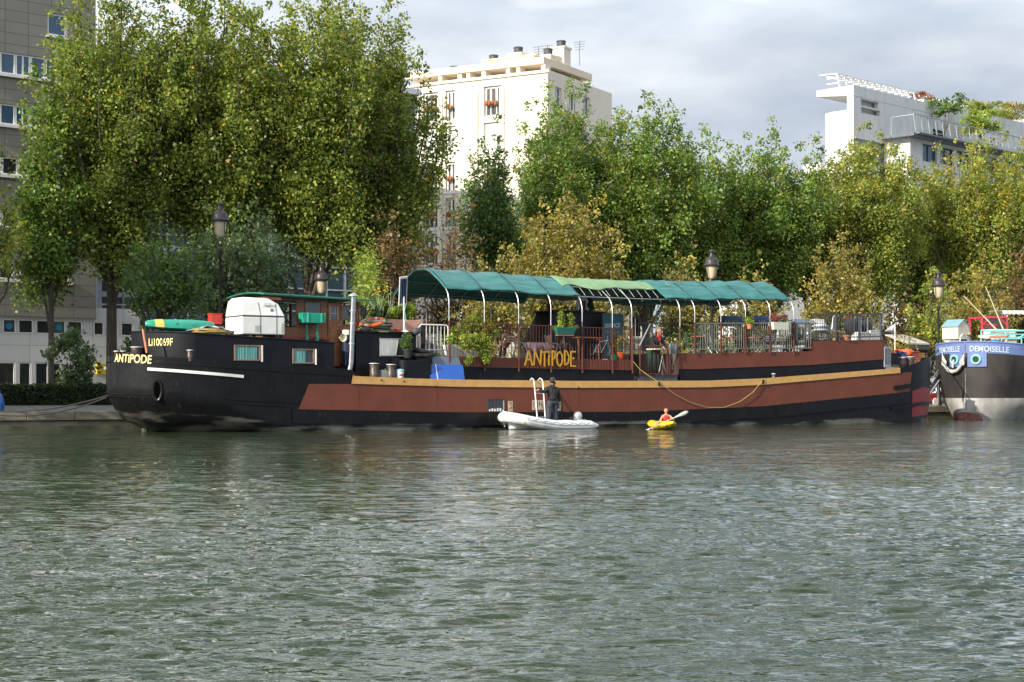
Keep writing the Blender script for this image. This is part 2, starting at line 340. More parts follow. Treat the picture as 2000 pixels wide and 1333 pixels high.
def leaves(name, clumps, pal, size, seed, parent=None, **kw):
    o = bpy.data.objects.new(name, leaves_mesh(name, clumps, pal, size, seed, **kw)); col.objects.link(o); o.parent = parent; return o
def tree(name, label, base, H, Rx, zlow, pal, seed, n=16, leaf=.26, dens=1., clump=1., group=None, yellow=0., Ry=None, trunk=.28, lean=0., flat=.35, limb=1., top=None, tips=.85):
    """upright tree: a forked trunk whose limbs climb outwards, each carrying a column of leaf clumps that thins to a tip"""
    rd = random.Random(seed); Ry = Ry or Rx
    root = thing(name, label, 'tree', base, 0, group)
    tb = MB(); cl = []
    th = zlow + (H - zlow) * .25
    tb.tube([(0, 0, -.3), (0, 0, .3), (lean * .3, 0, zlow * .6), (lean, 0, th)], [trunk * 1.35, trunk, trunk * .85, trunk * .6], 10)
    for i in range(n):
        a = 2 * math.pi * (i * .618 + rd.random() * .12); r = math.sqrt((i + .5) / n)
        hx, hy = math.cos(a) * r * Rx, math.sin(a) * r * Ry
        z0 = zlow * (.45 + .5 * rd.random()); zt = H * (1 - flat * r ** 2.2) * (1 - .13 * rd.random() ** 1.3)
        if top: zt *= top(hx, r)
        if i == 0: zt = H
        p0 = Vector((lean * .3, 0, z0)); p1 = Vector((hx * .55 + lean, hy * .55, z0 + (zt - z0) * .3)); p3 = Vector((hx + lean, hy, zt)); p2 = Vector((hx * .95 + lean, hy * .95, z0 + (zt - z0) * .65))
        pts = []
        for k in range(9):
            t = k / 8; q = p0 * (1 - t) ** 3 + p1 * 3 * t * (1 - t) ** 2 + p2 * 3 * t * t * (1 - t) + p3 * t ** 3
            pts.append(q + Vector((rd.gauss(0, .08), rd.gauss(0, .08), 0)) * (1 if k else 0))
        rs = trunk * .42 * limb
        tb.tube(pts[:8], [rs * (1 - .95 * k / 7) + .008 for k in range(8)], 6)
        m = max(5, int((zt - z0) / (.85 * clump)))
        for k in range(m + 1):
            t = .22 + .78 * k / m
            q = p0 * (1 - t) ** 3 + p1 * 3 * t * (1 - t) ** 2 + p2 * 3 * t * t * (1 - t) + p3 * t ** 3
            if q.z < zlow * .85: continue
            if rd.random() < .12 and t < .9: continue
            rr = clump * (.85 * (1 - t) ** .6 + .42) * (.62 + .62 * rd.random())
            for j in range(2 if t < tips else 1):
                off = Vector((rd.gauss(0, .5), rd.gauss(0, .5), rd.gauss(0, .35))) * rr
                if j and rd.random() < .35: tb.tube([q, q + off * 1.3], [.03 * limb, .008], 4)
                c = q + off; r2 = rr * (.6 + .4 * rd.random())
                cl.append((c.x, c.y, c.z, r2, r2, r2 * 1.1, dens * 95 * (r2 / leaf * .26) ** 2 * 1.0 + 4))
    tb.build('trunk', BARK, root, smooth=True)
    leaves('crown', cl, pal, leaf, seed + 7, root, yellow=yellow)
    return root
def shrub(name, label, loc, rx, ry, rz, pal, seed, leaf=.09, count=900, cat='shrub', group=None, k=14, stem=True, rot=0, droop=0, aspect=1., pot=None, zoff=None):
    """bush made of leaf clumps on bare stems, standing on loc"""
    rd = random.Random(seed); root = thing(name, label, cat, loc, rot, group); cl = []; tb = MB(); z0 = rz if zoff is None else zoff
    for i in range(k):
        a = rd.random() * 6.283; r = math.sqrt(rd.random()) * .75; h = rd.uniform(-.7, .75)
        c = Vector((math.cos(a) * r * rx, math.sin(a) * r * ry, z0 + h * rz)); q = .38 * (1.2 - .4 * abs(h))
        cl.append((c.x, c.y, c.z, rx * q, ry * q, rz * q, count / k))
        if stem: tb.tube([(0, 0, 0), (c.x * .5, c.y * .5, c.z * .55), tuple(c)], [.018 * max(1, rz), .012, .004], 5)
    if stem: tb.build('stem', BARK, root)
    leaves('foliage', cl, pal, leaf, seed, root, droop=droop, aspect=aspect)
    return root

# ---------------------------------------------------------------- water
def make_water():
    rg = np.random.default_rng(5)
    d = np.concatenate([np.linspace(640, 69, 1150), np.linspace(68, 12, 40)])
    Yv = F * CH / d; Yv = np.concatenate([[-80, -20, 0, 3, 5.5], Yv[Yv > 6], [700, 1500]])
    rat = np.concatenate([[-6, -2.5, -1.2, -.7], np.linspace(-.42, .42, 1000), [.7, 1.2, 2.5, 6]])
    Y, K = np.meshgrid(Yv, rat, indexing='ij'); X = K * np.maximum(Y, 6)
    dY = np.gradient(Yv); dY = np.abs(dY)[:, None]; dX = np.gradient(rat)[None, :] * np.maximum(Y, 6)
    Z = np.zeros_like(X); sx = np.zeros_like(X)
    wind = R(-79)
    for i in range(120):
        lam = .075 * (2.4 / .075) ** ((i + rg.random()) / 120)
        th = wind + rg.normal() * .30; k = 2 * math.pi / lam; amp = lam * (.0063 * math.exp(-(math.log(lam / .17)) ** 2 / (2 * .6 ** 2)) + .0007)
        att = np.clip((lam / (2.6 * dY) - .6) / 1.2, 0, 1) * np.clip((lam / (2.6 * dX) - .6) / 1.2, 0, 1)
        ph = k * (X * math.cos(th) + Y * math.sin(th)) + rg.random() * 6.283
        s1 = np.sin(ph + .6 * np.sin(.23 * X + .31 * Y + i))
        Z += amp * att * (s1 + .25 * np.cos(2 * ph))
    patch = 1 + .4 * np.sin(.21 * X + .33 * Y + 1.3 * np.sin(.21 * Y + .1 * X)) * np.sin(.37 * Y - .09 * X)
    Z *= patch * np.clip((95 - Y) / 20, 0, 1)
    n, m = X.shape
    co = np.stack([X, Y, Z], -1).reshape(-1, 3).astype(np.float32)
    i = np.arange(n - 1)[:, None] * m + np.arange(m - 1)[None, :]
    f = np.stack([i, i + 1, i + m + 1, i + m], -1).reshape(-1).astype(np.int32)
    me = bpy.data.meshes.new('water'); me.vertices.add(n * m); me.vertices.foreach_set('co', co.reshape(-1))
    nf = len(f) // 4; me.loops.add(nf * 4); me.loops.foreach_set('vertex_index', f)
    me.polygons.add(nf); me.polygons.foreach_set('loop_start', np.arange(0, nf * 4, 4, dtype=np.int32)); me.update(calc_edges=True)
    me.polygons.foreach_set('use_smooth', np.ones(nf, bool))
    mt = bpy.data.materials.new('river_water'); mt.use_nodes = True; t = mt.node_tree; b = t.nodes['Principled BSDF']
    b.inputs['Base Color'].default_value = (.024, .037, .019, 1); b.inputs['Roughness'].default_value = .035; b.inputs['IOR'].default_value = 1.38
    tcn = N(t, 'ShaderNodeTexCoord'); prev = None
    for sc, st, dist, strg in ((6.5, (.32, 1.3, 1), .07, .32), (2.6, (.3, 1.5, 1), .16, .28), (15, (.35, 1.2, 1), .022, .2)):
        q = N(t, 'ShaderNodeMapping'); q.inputs['Scale'].default_value = st; q.inputs['Rotation'].default_value = (0, 0, R(9))
        nn = N(t, 'ShaderNodeTexNoise'); nn.inputs['Scale'].default_value = sc; nn.inputs['Detail'].default_value = 3; nn.inputs['Distortion'].default_value = .3
        bn = N(t, 'ShaderNodeBump'); bn.inputs['Strength'].default_value = strg; bn.inputs['Distance'].default_value = dist
        t.links.new(tcn.outputs['Object'], q.inputs[0]); t.links.new(q.outputs[0], nn.inputs[0]); t.links.new(nn.outputs[0], bn.inputs['Height'])
        if prev: t.links.new(prev, bn.inputs['Normal'])
        prev = bn.outputs[0]
    t.links.new(prev, b.inputs['Normal']); me.materials.append(mt)
    o = bpy.data.objects.new('water', me); col.objects.link(o); struct(o)
make_water()

# ---------------------------------------------------------------- quay and ground
VQ = 8.8
STONE = mat('quay_stone', (.25, .225, .17), (.15, .135, .10), rough=.85, scale=1.4, bump=.6, bscale=9, stretch=(1, 1, 2))
STONED = mat('wet_quay_stone', (.11, .105, .06), (.06, .06, .035), rough=.7, scale=2, bump=.6, bscale=8, stretch=(1, 1, 2))
COBBLE = mat('cobbled_quay', (.20, .19, .18), (.12, .115, .11), rough=.9, scale=2.5, bump=.8, bscale=14)
prof = [(VQ + .5, .64), (VQ + 3, .68), (VQ + 7, .96), (VQ + 20, 1.05), (60, 1.1), (200, 1.2), (1600, 1.2)]
g = MB(); ss = [-1500, -300, -100, -60, -40, -20, 0, 20, 40, 60, 100, 300, 1500]
g.grid([[W(s, v, z) for s in ss] for v, z in prof])
struct(g.build('ground', COBBLE))
g = MB(); rdq = random.Random(2); s = -70.
while s < 90:
    l = rdq.uniform(1.6, 2.3); e_ = rdq.uniform(-.012, .012)
    g.box(W(s + l / 2, VQ + .25 + e_, .5), (l - .02, .5, .34), TH); s += l
g.box(W(10, VQ + .32, .1), (160, .4, .44), TH, 0)
q_ = g.build('quay_wall', STONE, bevel=.02)
tag(q_, 'pale stone coping and river wall of the quay behind both barges', 'quay wall')
g = MB(); g.box(W(10, VQ + .2, -.3), (160, .4, .84), TH); g.build('wet_footing', STONED, q_)
# ---------------------------------------------------------------- buildings
def tile_mat(name, c, line, w, h, off=0., rough=.75):
    """stone cladding: a regular joint pattern measured in metres along the wall and up it"""
    m = mat(name, c, tuple(x * .9 for x in c), rough=rough, scale=.35, bump=.15, bscale=12, stretch=(1, 1, .4))
    t = m.node_tree; b = t.nodes['Principled BSDF']; src = b.inputs['Base Color'].links[0].from_socket
    tcn = [n for n in t.nodes if n.type == 'TEX_COORD'][0]
    sp = N(t, 'ShaderNodeSeparateXYZ'); cb = N(t, 'ShaderNodeCombineXYZ'); ad = N(t, 'ShaderNodeMath', operation='ADD')
    t.links.new(tcn.outputs['Object'], sp.inputs[0]); t.links.new(sp.outputs[0], ad.inputs[0]); t.links.new(sp.outputs[1], ad.inputs[1])
    t.links.new(ad.outputs[0], cb.inputs[0]); t.links.new(sp.outputs[2], cb.inputs[1])
    br = N(t, 'ShaderNodeTexBrick'); br.offset = off; br.inputs['Scale'].default_value = 1
    br.inputs['Brick Width'].default_value = w; br.inputs['Row Height'].default_value = h; br.inputs['Mortar Size'].default_value = .022
    br.inputs['Mortar Smooth'].default_value = .3; br.inputs['Color1'].default_value = (1, 1, 1, 1); br.inputs['Color2'].default_value = (.88, .88, .88, 1); br.inputs['Mortar'].default_value = (line, line, line, 1)
    t.links.new(cb.outputs[0], br.inputs[0])
    mu = N(t, 'ShaderNodeMix', data_type='RGBA', blend_type='MULTIPLY'); mu.inputs[0].default_value = 1
    t.links.new(src, mu.inputs[6]); t.links.new(br.outputs[0], mu.inputs[7]); t.links.new(mu.outputs[2], b.inputs['Base Color']); return m
def wall(mb, x0, x1, z0, z1, holes, depth=.35, y=0., mi=0):
    xs = sorted({x0, x1} | {h[0] for h in holes} | {h[1] for h in holes}); zs = sorted({z0, z1} | {h[2] for h in holes} | {h[3] for h in holes})
    xs = [x for x in xs if x0 <= x <= x1]; zs = [z for z in zs if z0 <= z <= z1]
    for a, b in zip(xs, xs[1:]):
        for c, d in zip(zs, zs[1:]):
            mx_, mz = (a + b) / 2, (c + d) / 2
            if any(h[0] < mx_ < h[1] and h[2] < mz < h[3] for h in holes): continue
            mb.add([(a, y, c), (b, y, c), (b, y, d), (a, y, d)], [(0, 1, 2, 3)], mi)
    for a, b, c, d in holes:
        mb.add([(a, y, c), (b, y, c), (b, y, d), (a, y, d), (a, y + depth, c), (b, y + depth, c), (b, y + depth, d), (a, y + depth, d)],
               [(0, 1, 5, 4), (1, 2, 6, 5), (2, 3, 7, 6), (3, 0, 4, 7)], mi)
def window(par, a, b, c, d, panes=2, y=.2, fr=.09, glass=None, frame=None, sill=True, transom=False, curtain=None, label=None, name='window', depth=.1, sillp=.12):
    """frame with its own mullions and sill; the pane (and a curtain behind it) hang under it"""
    f = MB(); f.box2((a, y - .03, c), (a + fr, y + .07, d)); f.box2((b - fr, y - .03, c), (b, y + .07, d))
    f.box2((a + fr, y - .03, c), (b - fr, y + .07, c + fr)); f.box2((a + fr, y - .03, d - fr), (b - fr, y + .07, d))
    for i in range(1, panes):
        x = a + (b - a) * i / panes; f.box2((x - fr * .5, y - .027, c + fr), (x + fr * .5, y + .067, d - fr))
    if transom: f.box2((a + fr, y - .02, c + (d - c) * .62), (b - fr, y + .05, c + (d - c) * .62 + fr * .7))
    fo = f.build(name, frame or WHITE, par, label=label)
    p = MB(); p.box2((a + fr * .5, y + .02, c + fr * .5), (b - fr * .5, y + .035, d - fr * .5)); p.build('pane', glass or GLASS, fo)
    if sill: s_ = MB(); s_.box2((a - .12, -sillp, c - .14), (b + .12, y - .03, c)); s_.build('sill', frame or WHITE, fo)
    return fo
STONEG = tile_mat('grey_stone_cladding', (.25, .235, .20), .45, 1.35, .62)
WPANEL = tile_mat('pale_grey_panels', (.60, .61, .62), .6, 1.9, 4)
# -- left: stone-clad block over a pale panelled base
pl = Plane(187, 93, R(41.6))
lb = thing('office_building', 'grey stone clad building at far left with bands of white framed windows', 'building', pl.o, pl.a)
def rect(P, px0, px1, py0, py1):
    a, zt = P.loc(px0, py0); b, _ = P.loc(px1, py0); _, zb = P.loc(px0, py1); return [a, b, zb, zt]
rows = [(-60, 137, 512, 545, 7), (-60, 128, 410, 445, 6), (-60, 128, 308, 343, 6), (-60, 146, 206, 246, 7), (-60, 147, 106, 148, 7)]
holes = [rect(pl, *r_[:4]) for r_ in rows]
for h_, r_ in zip(holes, rows):
    _, h_[2] = pl.loc(60, r_[3] + 3); _, h_[3] = pl.loc(60, r_[2] + 3)
hs = rect(pl, 93, 131, 24, 68); holes.append(hs)
_, zst = pl.loc(100, 621); xl = -34
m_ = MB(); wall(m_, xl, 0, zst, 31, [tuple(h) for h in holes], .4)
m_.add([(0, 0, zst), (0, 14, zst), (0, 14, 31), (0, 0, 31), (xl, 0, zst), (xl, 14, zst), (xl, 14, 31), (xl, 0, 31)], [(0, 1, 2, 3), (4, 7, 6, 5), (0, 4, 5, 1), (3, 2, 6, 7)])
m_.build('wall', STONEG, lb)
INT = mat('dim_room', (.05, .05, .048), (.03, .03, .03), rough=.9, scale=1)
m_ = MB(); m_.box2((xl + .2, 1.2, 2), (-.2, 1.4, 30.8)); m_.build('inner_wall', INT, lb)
GL3 = [GLASSB, GLASSB, GLASSB, GLASS, GLASS]
for i, (h_, r_) in enumerate(zip(holes[:5], rows)):
    n_ = r_[4]; wd = (h_[1] - h_[0]) / n_
    for k in range(n_):
        window(lb, h_[0] + k * wd + .01, h_[0] + (k + 1) * wd - .01, h_[2] + .01, h_[3] - .01, 1 if k % 3 else 2, .1, .08, glass=GLASSB if i in (3, 4) else GLASS, sill=False)
    s_ = MB(); s_.box2((h_[0], -.16, h_[2] - .16), (h_[1] + .12, .2, h_[2] + .005)); s_.build('sill', WHITE, lb)
window(lb, hs[0] + .01, hs[1] - .01, hs[2] + .01, hs[3] - .01, 1, .12, .1, glass=GLASSB)
for x_, z_, hgt in ((-2.9, holes[3][2], 1.5),):
    c_ = MB(); c_.box2((-6.5, .5, holes[3][2] + .1), (-3.6, .54, holes[3][3] - .05)); c_.build('curtain', CURTW, lb)
# pale base storey
xb = pl.loc(275, 640)[0]
base_h = []
for a_, b_ in ((8, 33), (38, 67), (73, 102), (106, 130), (134, 163), (178, 205), (211, 233), (239, 262)): base_h.append(rect(pl, a_, b_, 623, 652))
low_h = [rect(pl, a_, b_, 708, 760) for a_, b_ in ((-30, 32), (38, 63), (70, 97), (102, 122))]
_, zt1 = pl.loc(40, 622); _, zb1 = pl.loc(40, 651); _, zt2 = pl.loc(40, 707)
for h_ in base_h: h_[2], h_[3] = zb1, zt1 - .06
for h_ in low_h: h_[2], h_[3] = 1.25, zt2
_, ztr = pl.loc(230, 603)
m_ = MB(); wall(m_, xl, 0, 1, zst - .004, [tuple(h) for h in base_h[:5] + low_h], .1, .12)
wall(m_, .004, xb, 1, ztr, [tuple(h) for h in base_h[5:]], .1, .12)
m_.add([(0, .12, ztr), (xb, .12, ztr), (xb, 9, ztr), (0, 9, ztr), (xb, .12, 1), (xb, 9, 1)], [(0, 1, 2, 3), (1, 4, 5, 2)])
m_.build('lower_wall', WPANEL, lb)
STICK = mat('blue_sticker', (.02, .25, .42), rough=.5)
for i, h_ in enumerate(base_h):
    wo_ = window(lb, h_[0] + .005, h_[1] - .005, h_[2] + .005, h_[3] - .005, 1, .17, .05, sill=False, glass=GLASS)
    if i in (0, 3, 6):
        cx_, cz_ = (h_[0] + h_[1]) / 2, (h_[2] + h_[3]) / 2; k_ = []
        for j in range(16): q = .24 if j % 2 else .15; k_.append((cx_ + q * math.cos(j * .3927), cz_ + q * math.sin(j * .3927)))
        s_ = MB(); s_.prism(k_, .165, .172); s_.build('sticker', STICK, wo_)
for h_ in low_h: window(lb, h_[0] + .005, h_[1] - .005, h_[2] + .005, h_[3] - .005, 1, .17, .08, sill=False)
m_ = MB(); a_, _ = pl.loc(188, 715); b_, _ = pl.loc(236, 715)
m_.box2((a_, -.1, pl.loc(200, 731)[1]), (b_, .11, pl.loc(200, 711)[1])); m_.build('yellow_fascia', mat('yellow_board', (.55, .42, .02), rough=.5), lb)

# -- glass building behind the big trees
GRID = mat('white_mullions', (.7, .72, .74), rough=.5)
pg = Plane(187, 99, R(38))
gb = thing('glass_building', 'blue grey glazed building with white mullion grid glimpsed between the tall trees', 'building', pg.o, pg.a)
x1g = pg.loc(815, 300)[0]; zg = 22
CWALL = mat('blue_grey_glazing', (.10, .16, .21), (.06, .10, .14), rough=.12, scale=.25, spec=.8)
m_ = MB(); m_.box2((.3, .2, 1), (x1g, 14, zg)); m_.build('glazing', CWALL, gb)
m_ = MB(); x_ = .3
for z_ in np.arange(2.2, zg, 1.5): m_.box2((.3, .05, z_), (x1g, .19, z_ + .09))
while x_ < x1g: m_.box2((x_, .02, 1), (x_ + .1, .185, zg)); x_ += 1.45
m_.build('mullion_grid', GRID, gb)
m_ = MB()
for z_ in (4.2, 7.2, 10.2, 13.2, 16.2, 19.2): m_.box2((.2, -.12, z_), (x1g + .1, .015, z_ + .32))
m_.box2((.1, -.2, zg), (x1g + .2, 14, zg + .4)); m_.build('floor_bands', mat('pale_band', (.55, .57, .6), rough=.6), gb)
for z_ in (6.0, 9.0):
    m_ = MB(); m_.box2((.2, -1.3, z_ - .2), (5.2, -.13, z_)); 
    for k in range(6): m_.box2((.2, -1.3, z_ + .15 + k * .15), (5.2, -1.27, z_ + .19 + k * .15))
    m_.build('balcony', DGREY, gb)
ct_ = MB(); xm, zm = pg.loc(640, 128); ct_.cyl((xm, 4, zg), (xm, 4, zm - .3), .12); ct_.box((xm, 4, zm), (1.1, .9, .6)); ct_.build('vent_mast', WHITE, gb)

# -- cream apartment block
CREAM = mat('cream_render', (.74, .68, .57), (.66, .60, .50), rough=.85, scale=1.2, bump=.1, bscale=20, stretch=(1, 1, .22), pos=(.4, .8))
CREAM2 = mat('peach_render', (.76, .64, .50), (.72, .60, .47), rough=.85, scale=.5)
SHUT = mat('dark_shutter', (.10, .09, .09), (.07, .06, .06), rough=.7, scale=4)
pc = Plane(1070, 124, R(150)); pr = Plane(1070, 124, R(60))       # x grows away from the corner on both
cb_ = thing('apartment_block', 'cream apartment block with chimneys rising behind the trees left of centre', 'building', pc.o, R(-30))
# local frame: x to the right along the lit face (corner at 0, the face runs to -x), y into the building
def cl_(px, py): x, z = pc.loc(px, py); return -x, z
def cr_(px, py): return pr.loc(px, py)
_, ztop = cl_(1069, 139); xw = cl_(772, 200)[0]; yr = cr_(1195, 200)[0]
cols_ = [(826, 856, 3), (870, 889, 2), (945, 979, 3)]
_, w1t = cl_(962, 168); _, w1b = cl_(962, 228); fl = 2.8
hol = []
for a_, b_, n_ in cols_:
    xa, xb2 = cl_(a_, 200)[0], cl_(b_, 200)[0]
    for k in range(8):
        zt_, zb_ = w1t - k * fl, w1b - k * fl
        if zb_ > 1.5: hol.append((xa, xb2, zb_, zt_, n_, k))
m_ = MB(); wall(m_, xw, 0, 1, ztop, [h[:4] for h in hol], .3)
ry = [cr_(px, 200)[0] for px in (1085, 1097, 1112, 1124, 1140, 1152, 1170, 1182)]
hr = [(ry[i], ry[i + 1], w1b + .6 - k * fl, w1t - .3 - k * fl) for i in (0, 2, 4) for k in range(8) if w1b + .6 - k * fl > 1.5]
rt = MB(); wall(rt, 0, yr, 1, ztop, hr, .3)
rot90 = lambda p: (-p[1], p[0], p[2])
m_.add([rot90(p) for p in rt.v], rt.f)
m_.add([(xw, 0, ztop), (0, 0, ztop), (0, yr, ztop), (xw, yr, ztop), (xw, 0, 1), (xw, yr, 1), (0, yr, 1)], [(0, 1, 2, 3), (0, 4, 5, 3), (3, 5, 6, 2)])
# shallow pilasters and cornice
for px in (863, 933, 984): x_ = cl_(px, 200)[0]; m_.box2((x_ - .35, -.12, 1), (x_ + .05, -.002, ztop - .9))
m_.box2((xw - .1, -.14, ztop - .12), (.14, -.003, ztop + .1)); m_.build('wall', CREAM, cb_)
FLOW = mat('window_box_flowers', (.5, .06, .03), (.12, .12, .03), rough=.8, scale=6, pos=(.45, .5))
for xa, xb2, zb_, zt_, n_, k in hol:
    wn = window(cb_, xa + .01, xb2 - .01, zb_ + .01, zt_ - .01, n_, .22, .16, glass=SHUT if k != 1 else CURTW, sill=True, sillp=.06)
    if k != 1:
        r_ = MB(); r_.box2((xa + .1, -.02, zb_ + 1.0), (xb2 - .1, .02, zb_ + 1.05)); x_ = xa + .15
        while x_ < xb2 - .1: r_.box2((x_, -.01, zb_ + .1), (x_ + .025, .01, zb_ + 1.0)); x_ += .13
        r_.build('railing', DGREY, wn)
        b_ = MB(); rd = random.Random(k * 7 + n_)
        x_ = xa + .15
        while x_ < xb2 - .3: b_.ell((x_ + .15, -.12, zb_ + 1.0 + rd.random() * .1), (.2, .14, .16 + .08 * rd.random()), 6, 5); x_ += .28
        b_.build('window_box', FLOW, wn)
for xa, xb2, zb_, zt_ in hr:
    f_ = MB(); f_.box2((-.21, xa + .05, zb_ + .05), (-.23, xb2 - .05, zt_ - .05)); wn = f_.build('window', GLASSB, cb_)
    f_ = MB()
    for a_, b_, c_, d_ in ((xa, xa + .1, zb_, zt_), (xb2 - .1, xb2, zb_, zt_), (xa + .098, xb2 - .098, zt_ - .1, zt_), (xa + .098, xb2 - .098, zb_, zb_ + .1), ((xa + xb2) / 2 - .05, (xa + xb2) / 2 + .05, zb_ + .1, zt_ - .1)): f_.box2((-.16, a_, c_), (-.24, b_, d_))
    f_.build('window_frame', WHITE, wn)
# set-back top storey
zp0 = ztop + .75; zp1 = cl_(1060, 110)[1] + .1
xp0 = cl_(846, 125)[0]; m_ = MB()
m_.box2((xp0 - 3, .6, zp0), (-.7, yr * .8, zp1))
m_.build('penthouse', CREAM2, cb_)
m_ = MB()
for x_ in (xp0, xp0 + 2.6, xp0 + 6.2, -8.5, -6.3, -3.2, -1.0): m_.box2((x_, .75, ztop + .002), (x_ + .35, 1.6, zp0 - .002))
m_.box2((-1.2, 2, ztop + .002), (-.85, yr * .78, zp0 - .3)); m_.box2((xp0 - 3, 4.5, ztop + .003), (-1.5, yr * .75, zp0 - .003)); m_.build('penthouse_wall', CREAM, cb_)
for px, pt, pb, wd in ((841, 121, 140, 1.0), (918, 107, 118, 1.2), (967, 97, 112, 1.2), (1028, 108, 114, .9), (1105, 96, 130, 1.1)):
    x_, z_ = cl_(px, pt); 
    if px == 1105: x_, yy = -1.6, yr * .42; z_ = CH + (HZ - pt) * 129 / F
    else: yy = 3.0; z_ = CH + (HZ - pt) * 127 / F
    c_ = MB(); c_.box2((x_ - wd / 2, yy, zp1 + .002), (x_ + wd / 2, yy + wd, z_)); c_.box2((x_ - wd / 2 - .08, yy - .08, z_), (x_ + wd / 2 + .08, yy + wd + .08, z_ + .14)); co_ = c_.build('chimney', CREAM, cb_)
    c_ = MB(); c_.lathe([(.34, z_ + .14), (.36, z_ + .6), (.4, z_ + .6), (.36, z_ + .68)], (x_, yy + wd / 2, 0), 12); c_.build('cowl', DGREY, co_)
c_ = MB(); x_, z_ = cl_(915, 117); c_.box2((x_, 2.2, zp1 + .002), (x_ + 4.6, 5, zp1 + .55)); c_.box2((x_ - .1, 2.1, zp1 + .55), (x_ + 4.8, 5.1, zp1 + .65)); c_.build('roof_hatch', CREAM2, cb_)
for px in (990, 1008, 1072):
    x_ = cl_(px, 100)[0]; c_ = MB(); c_.cyl((x_, 5, zp1 + .003), (x_, 5, zp1 + 1.9), .025, n=5)
    for k in range(4): c_.cyl((x_ - .5 + .04 * k, 5, zp1 + 1.85 - k * .2), (x_ + .5 - .04 * k, 5, zp1 + 1.85 - k * .2), .015, n=4)
    c_.build('aerial', DGREY, cb_)

# -- white terraced block, upper right
WREN = mat('white_render', (.64, .64, .62), (.50, .50, .48), rough=.8, scale=1.6, pos=(.42, .8), bump=.1, bscale=12, stretch=(1, 1, .25))
pt_ = Plane(1667, 150, R(45))
tb_ = thing('terraced_apartment_building', 'white terraced apartment building with roof overhang and rooftop planting at upper right', 'building', pt_.o, R(45))
T = pt_.loc
z_rt = T(1667, 168)[1]; x2 = T(1822, 200)[0]; z_t2 = T(1760, 275)[1]; xE = T(2120, 250)[0]
m_ = MB()
sl1 = (T(1682, 200)[0], T(1716, 200)[0], T(1690, 208)[1], T(1690, 195)[1]); sl2 = (sl1[0], sl1[1] + .3, T(1690, 222)[1], T(1690, 211)[1])
wall(m_, 0, x2, z_t2 - .6, z_rt, [sl1, sl2], .5)
m_.add([(0, 0, 4), (0, .7, 4), (0, .7, z_rt), (0, 0, z_rt), (x2, 0, z_rt), (x2, 3.6, z_rt), (0, 3.6, z_rt), (x2, 0, z_t2 - .6), (x2, 3.6, z_t2 - .6), (x2, 0, z_rt), (x2, .7, z_rt), (x2, .7, z_t2), (.0, .7, z_rt), (0, .7, 4), (x2, .7, 4)], [(0, 1, 2, 3), (4, 7, 8, 5), (12, 13, 14, 10)])
m_.box2((.25, .703, 4), (x2 - .3, 3.2, T(1640, 216)[1] + .4)); m_.build('upper_wall', WREN, tb_)
m_ = MB(); m_.prism([(-.03, z_rt - .9), (-.03, z_rt + .06), (4.0, z_rt + .06), (4.0, z_rt - .5)], -.05, x2 + .3, 'x'); m_.build('roof_slab', WREN, tb_)
# overhang running back from the corner on the lit side
m_ = MB(); m_.box2((-.5, 3.21, 3), (x2, 5.2, T(1600, 300)[1])); m_.build('side_wing', WREN, tb_)
# lower storeys projecting forward, with terraces
x3 = T(1732, 280)[0]
m_ = MB(); zc = T(1765, 300)[1]
wh = []; x_ = x3 + 2.2
while x_ < xE - 3: wh.append((x_, x_ + 2.6, z_t2 - 2.2, z_t2 - .55)); x_ += 3.1
x_ = x3 + 2.9; wl = []
while x_ < xE - 3: wl += [(x_, x_ + 1.6, z_t2 - 5.3, z_t2 - 3.6), (x_, x_ + 1.6, z_t2 - 8.2, z_t2 - 6.5)]; x_ += 3.6
wall(m_, x3, xE, 2, z_t2 - .25, wh + wl, .4, -2.5)
m_.add([(x3, -2.5, 2), (x3, .3, 2), (x3, .3, z_t2 - .25), (x3, -2.5, z_t2 - .25)], [(0, 1, 2, 3)]); m_.build('lower_wall', WREN, tb_)
for a_, b_, c_, d_ in wh + wl:
    f_ = MB(); f_.box2((a_ + .05, -2.2, c_ + .05), (b_ - .05, -2.18, d_ - .05)); wn = f_.build('window', GLASSB, tb_)
    f_ = MB()
    for q in (a_, (a_ + b_) / 2 - .05, b_ - .1): f_.box2((q, -2.28, c_), (q + .1, -2.205, d_))
    f_.box2((a_, -2.285, d_ - .1), (b_, -2.203, d_ - .002))
    f_.build('window_frame', DGREY, wn)
SLAT = mat('grey_steel_edge', (.16, .18, .2), (.1, .115, .13), rough=.5, scale=4)
m_ = MB(); m_.box2((x3 - 1, -3.5, z_t2 - .25), (xE, .3, z_t2)); m_.box2((x3 - .7, -3.9, z_t2 - .1), (xE, -3.51, z_t2 + .05)); m_.build('terrace_slab', SLAT, tb_)
m_ = MB(); x_ = x3 - .8
while x_ < xE:
    m_.beam((x_, -3.6, z_t2 + .05), (x_ + .02, -3.3, z_t2 + 1.75), .07); x_ += 1.25
m_.box2((x3 - .8, -3.36, z_t2 + 1.72), (xE, -3.24, z_t2 + 1.8)); m_.box2((x3 - .8, -3.62, z_t2 + .3), (xE, -3.58, z_t2 + .36))
m_.beam((x3 - .8, -3.4, z_t2 + 1.7), (x3 - .8, -1, z_t2 + 1.7), .07); m_.beam((x3 - .8, -1, z_t2), (x3 - .8, -1, z_t2 + 1.7), .07); m_.build('terrace_railing', GALV, tb_)
m_ = MB(); m_.box2((x2 + .01, 1, z_t2 - .1), (xE, 12, T(1880, 205)[1])); m_.build('retaining_wall', WREN, tb_)
m_ = MB(); zo = T(1840, 232)[1]; m_.box2((x2 - 2.2, .75, z_t2 + .003), (x2 + 3.6, .99, z_t2 + 2.0)); m_.build('dark_doorway', GLASS, tb_)
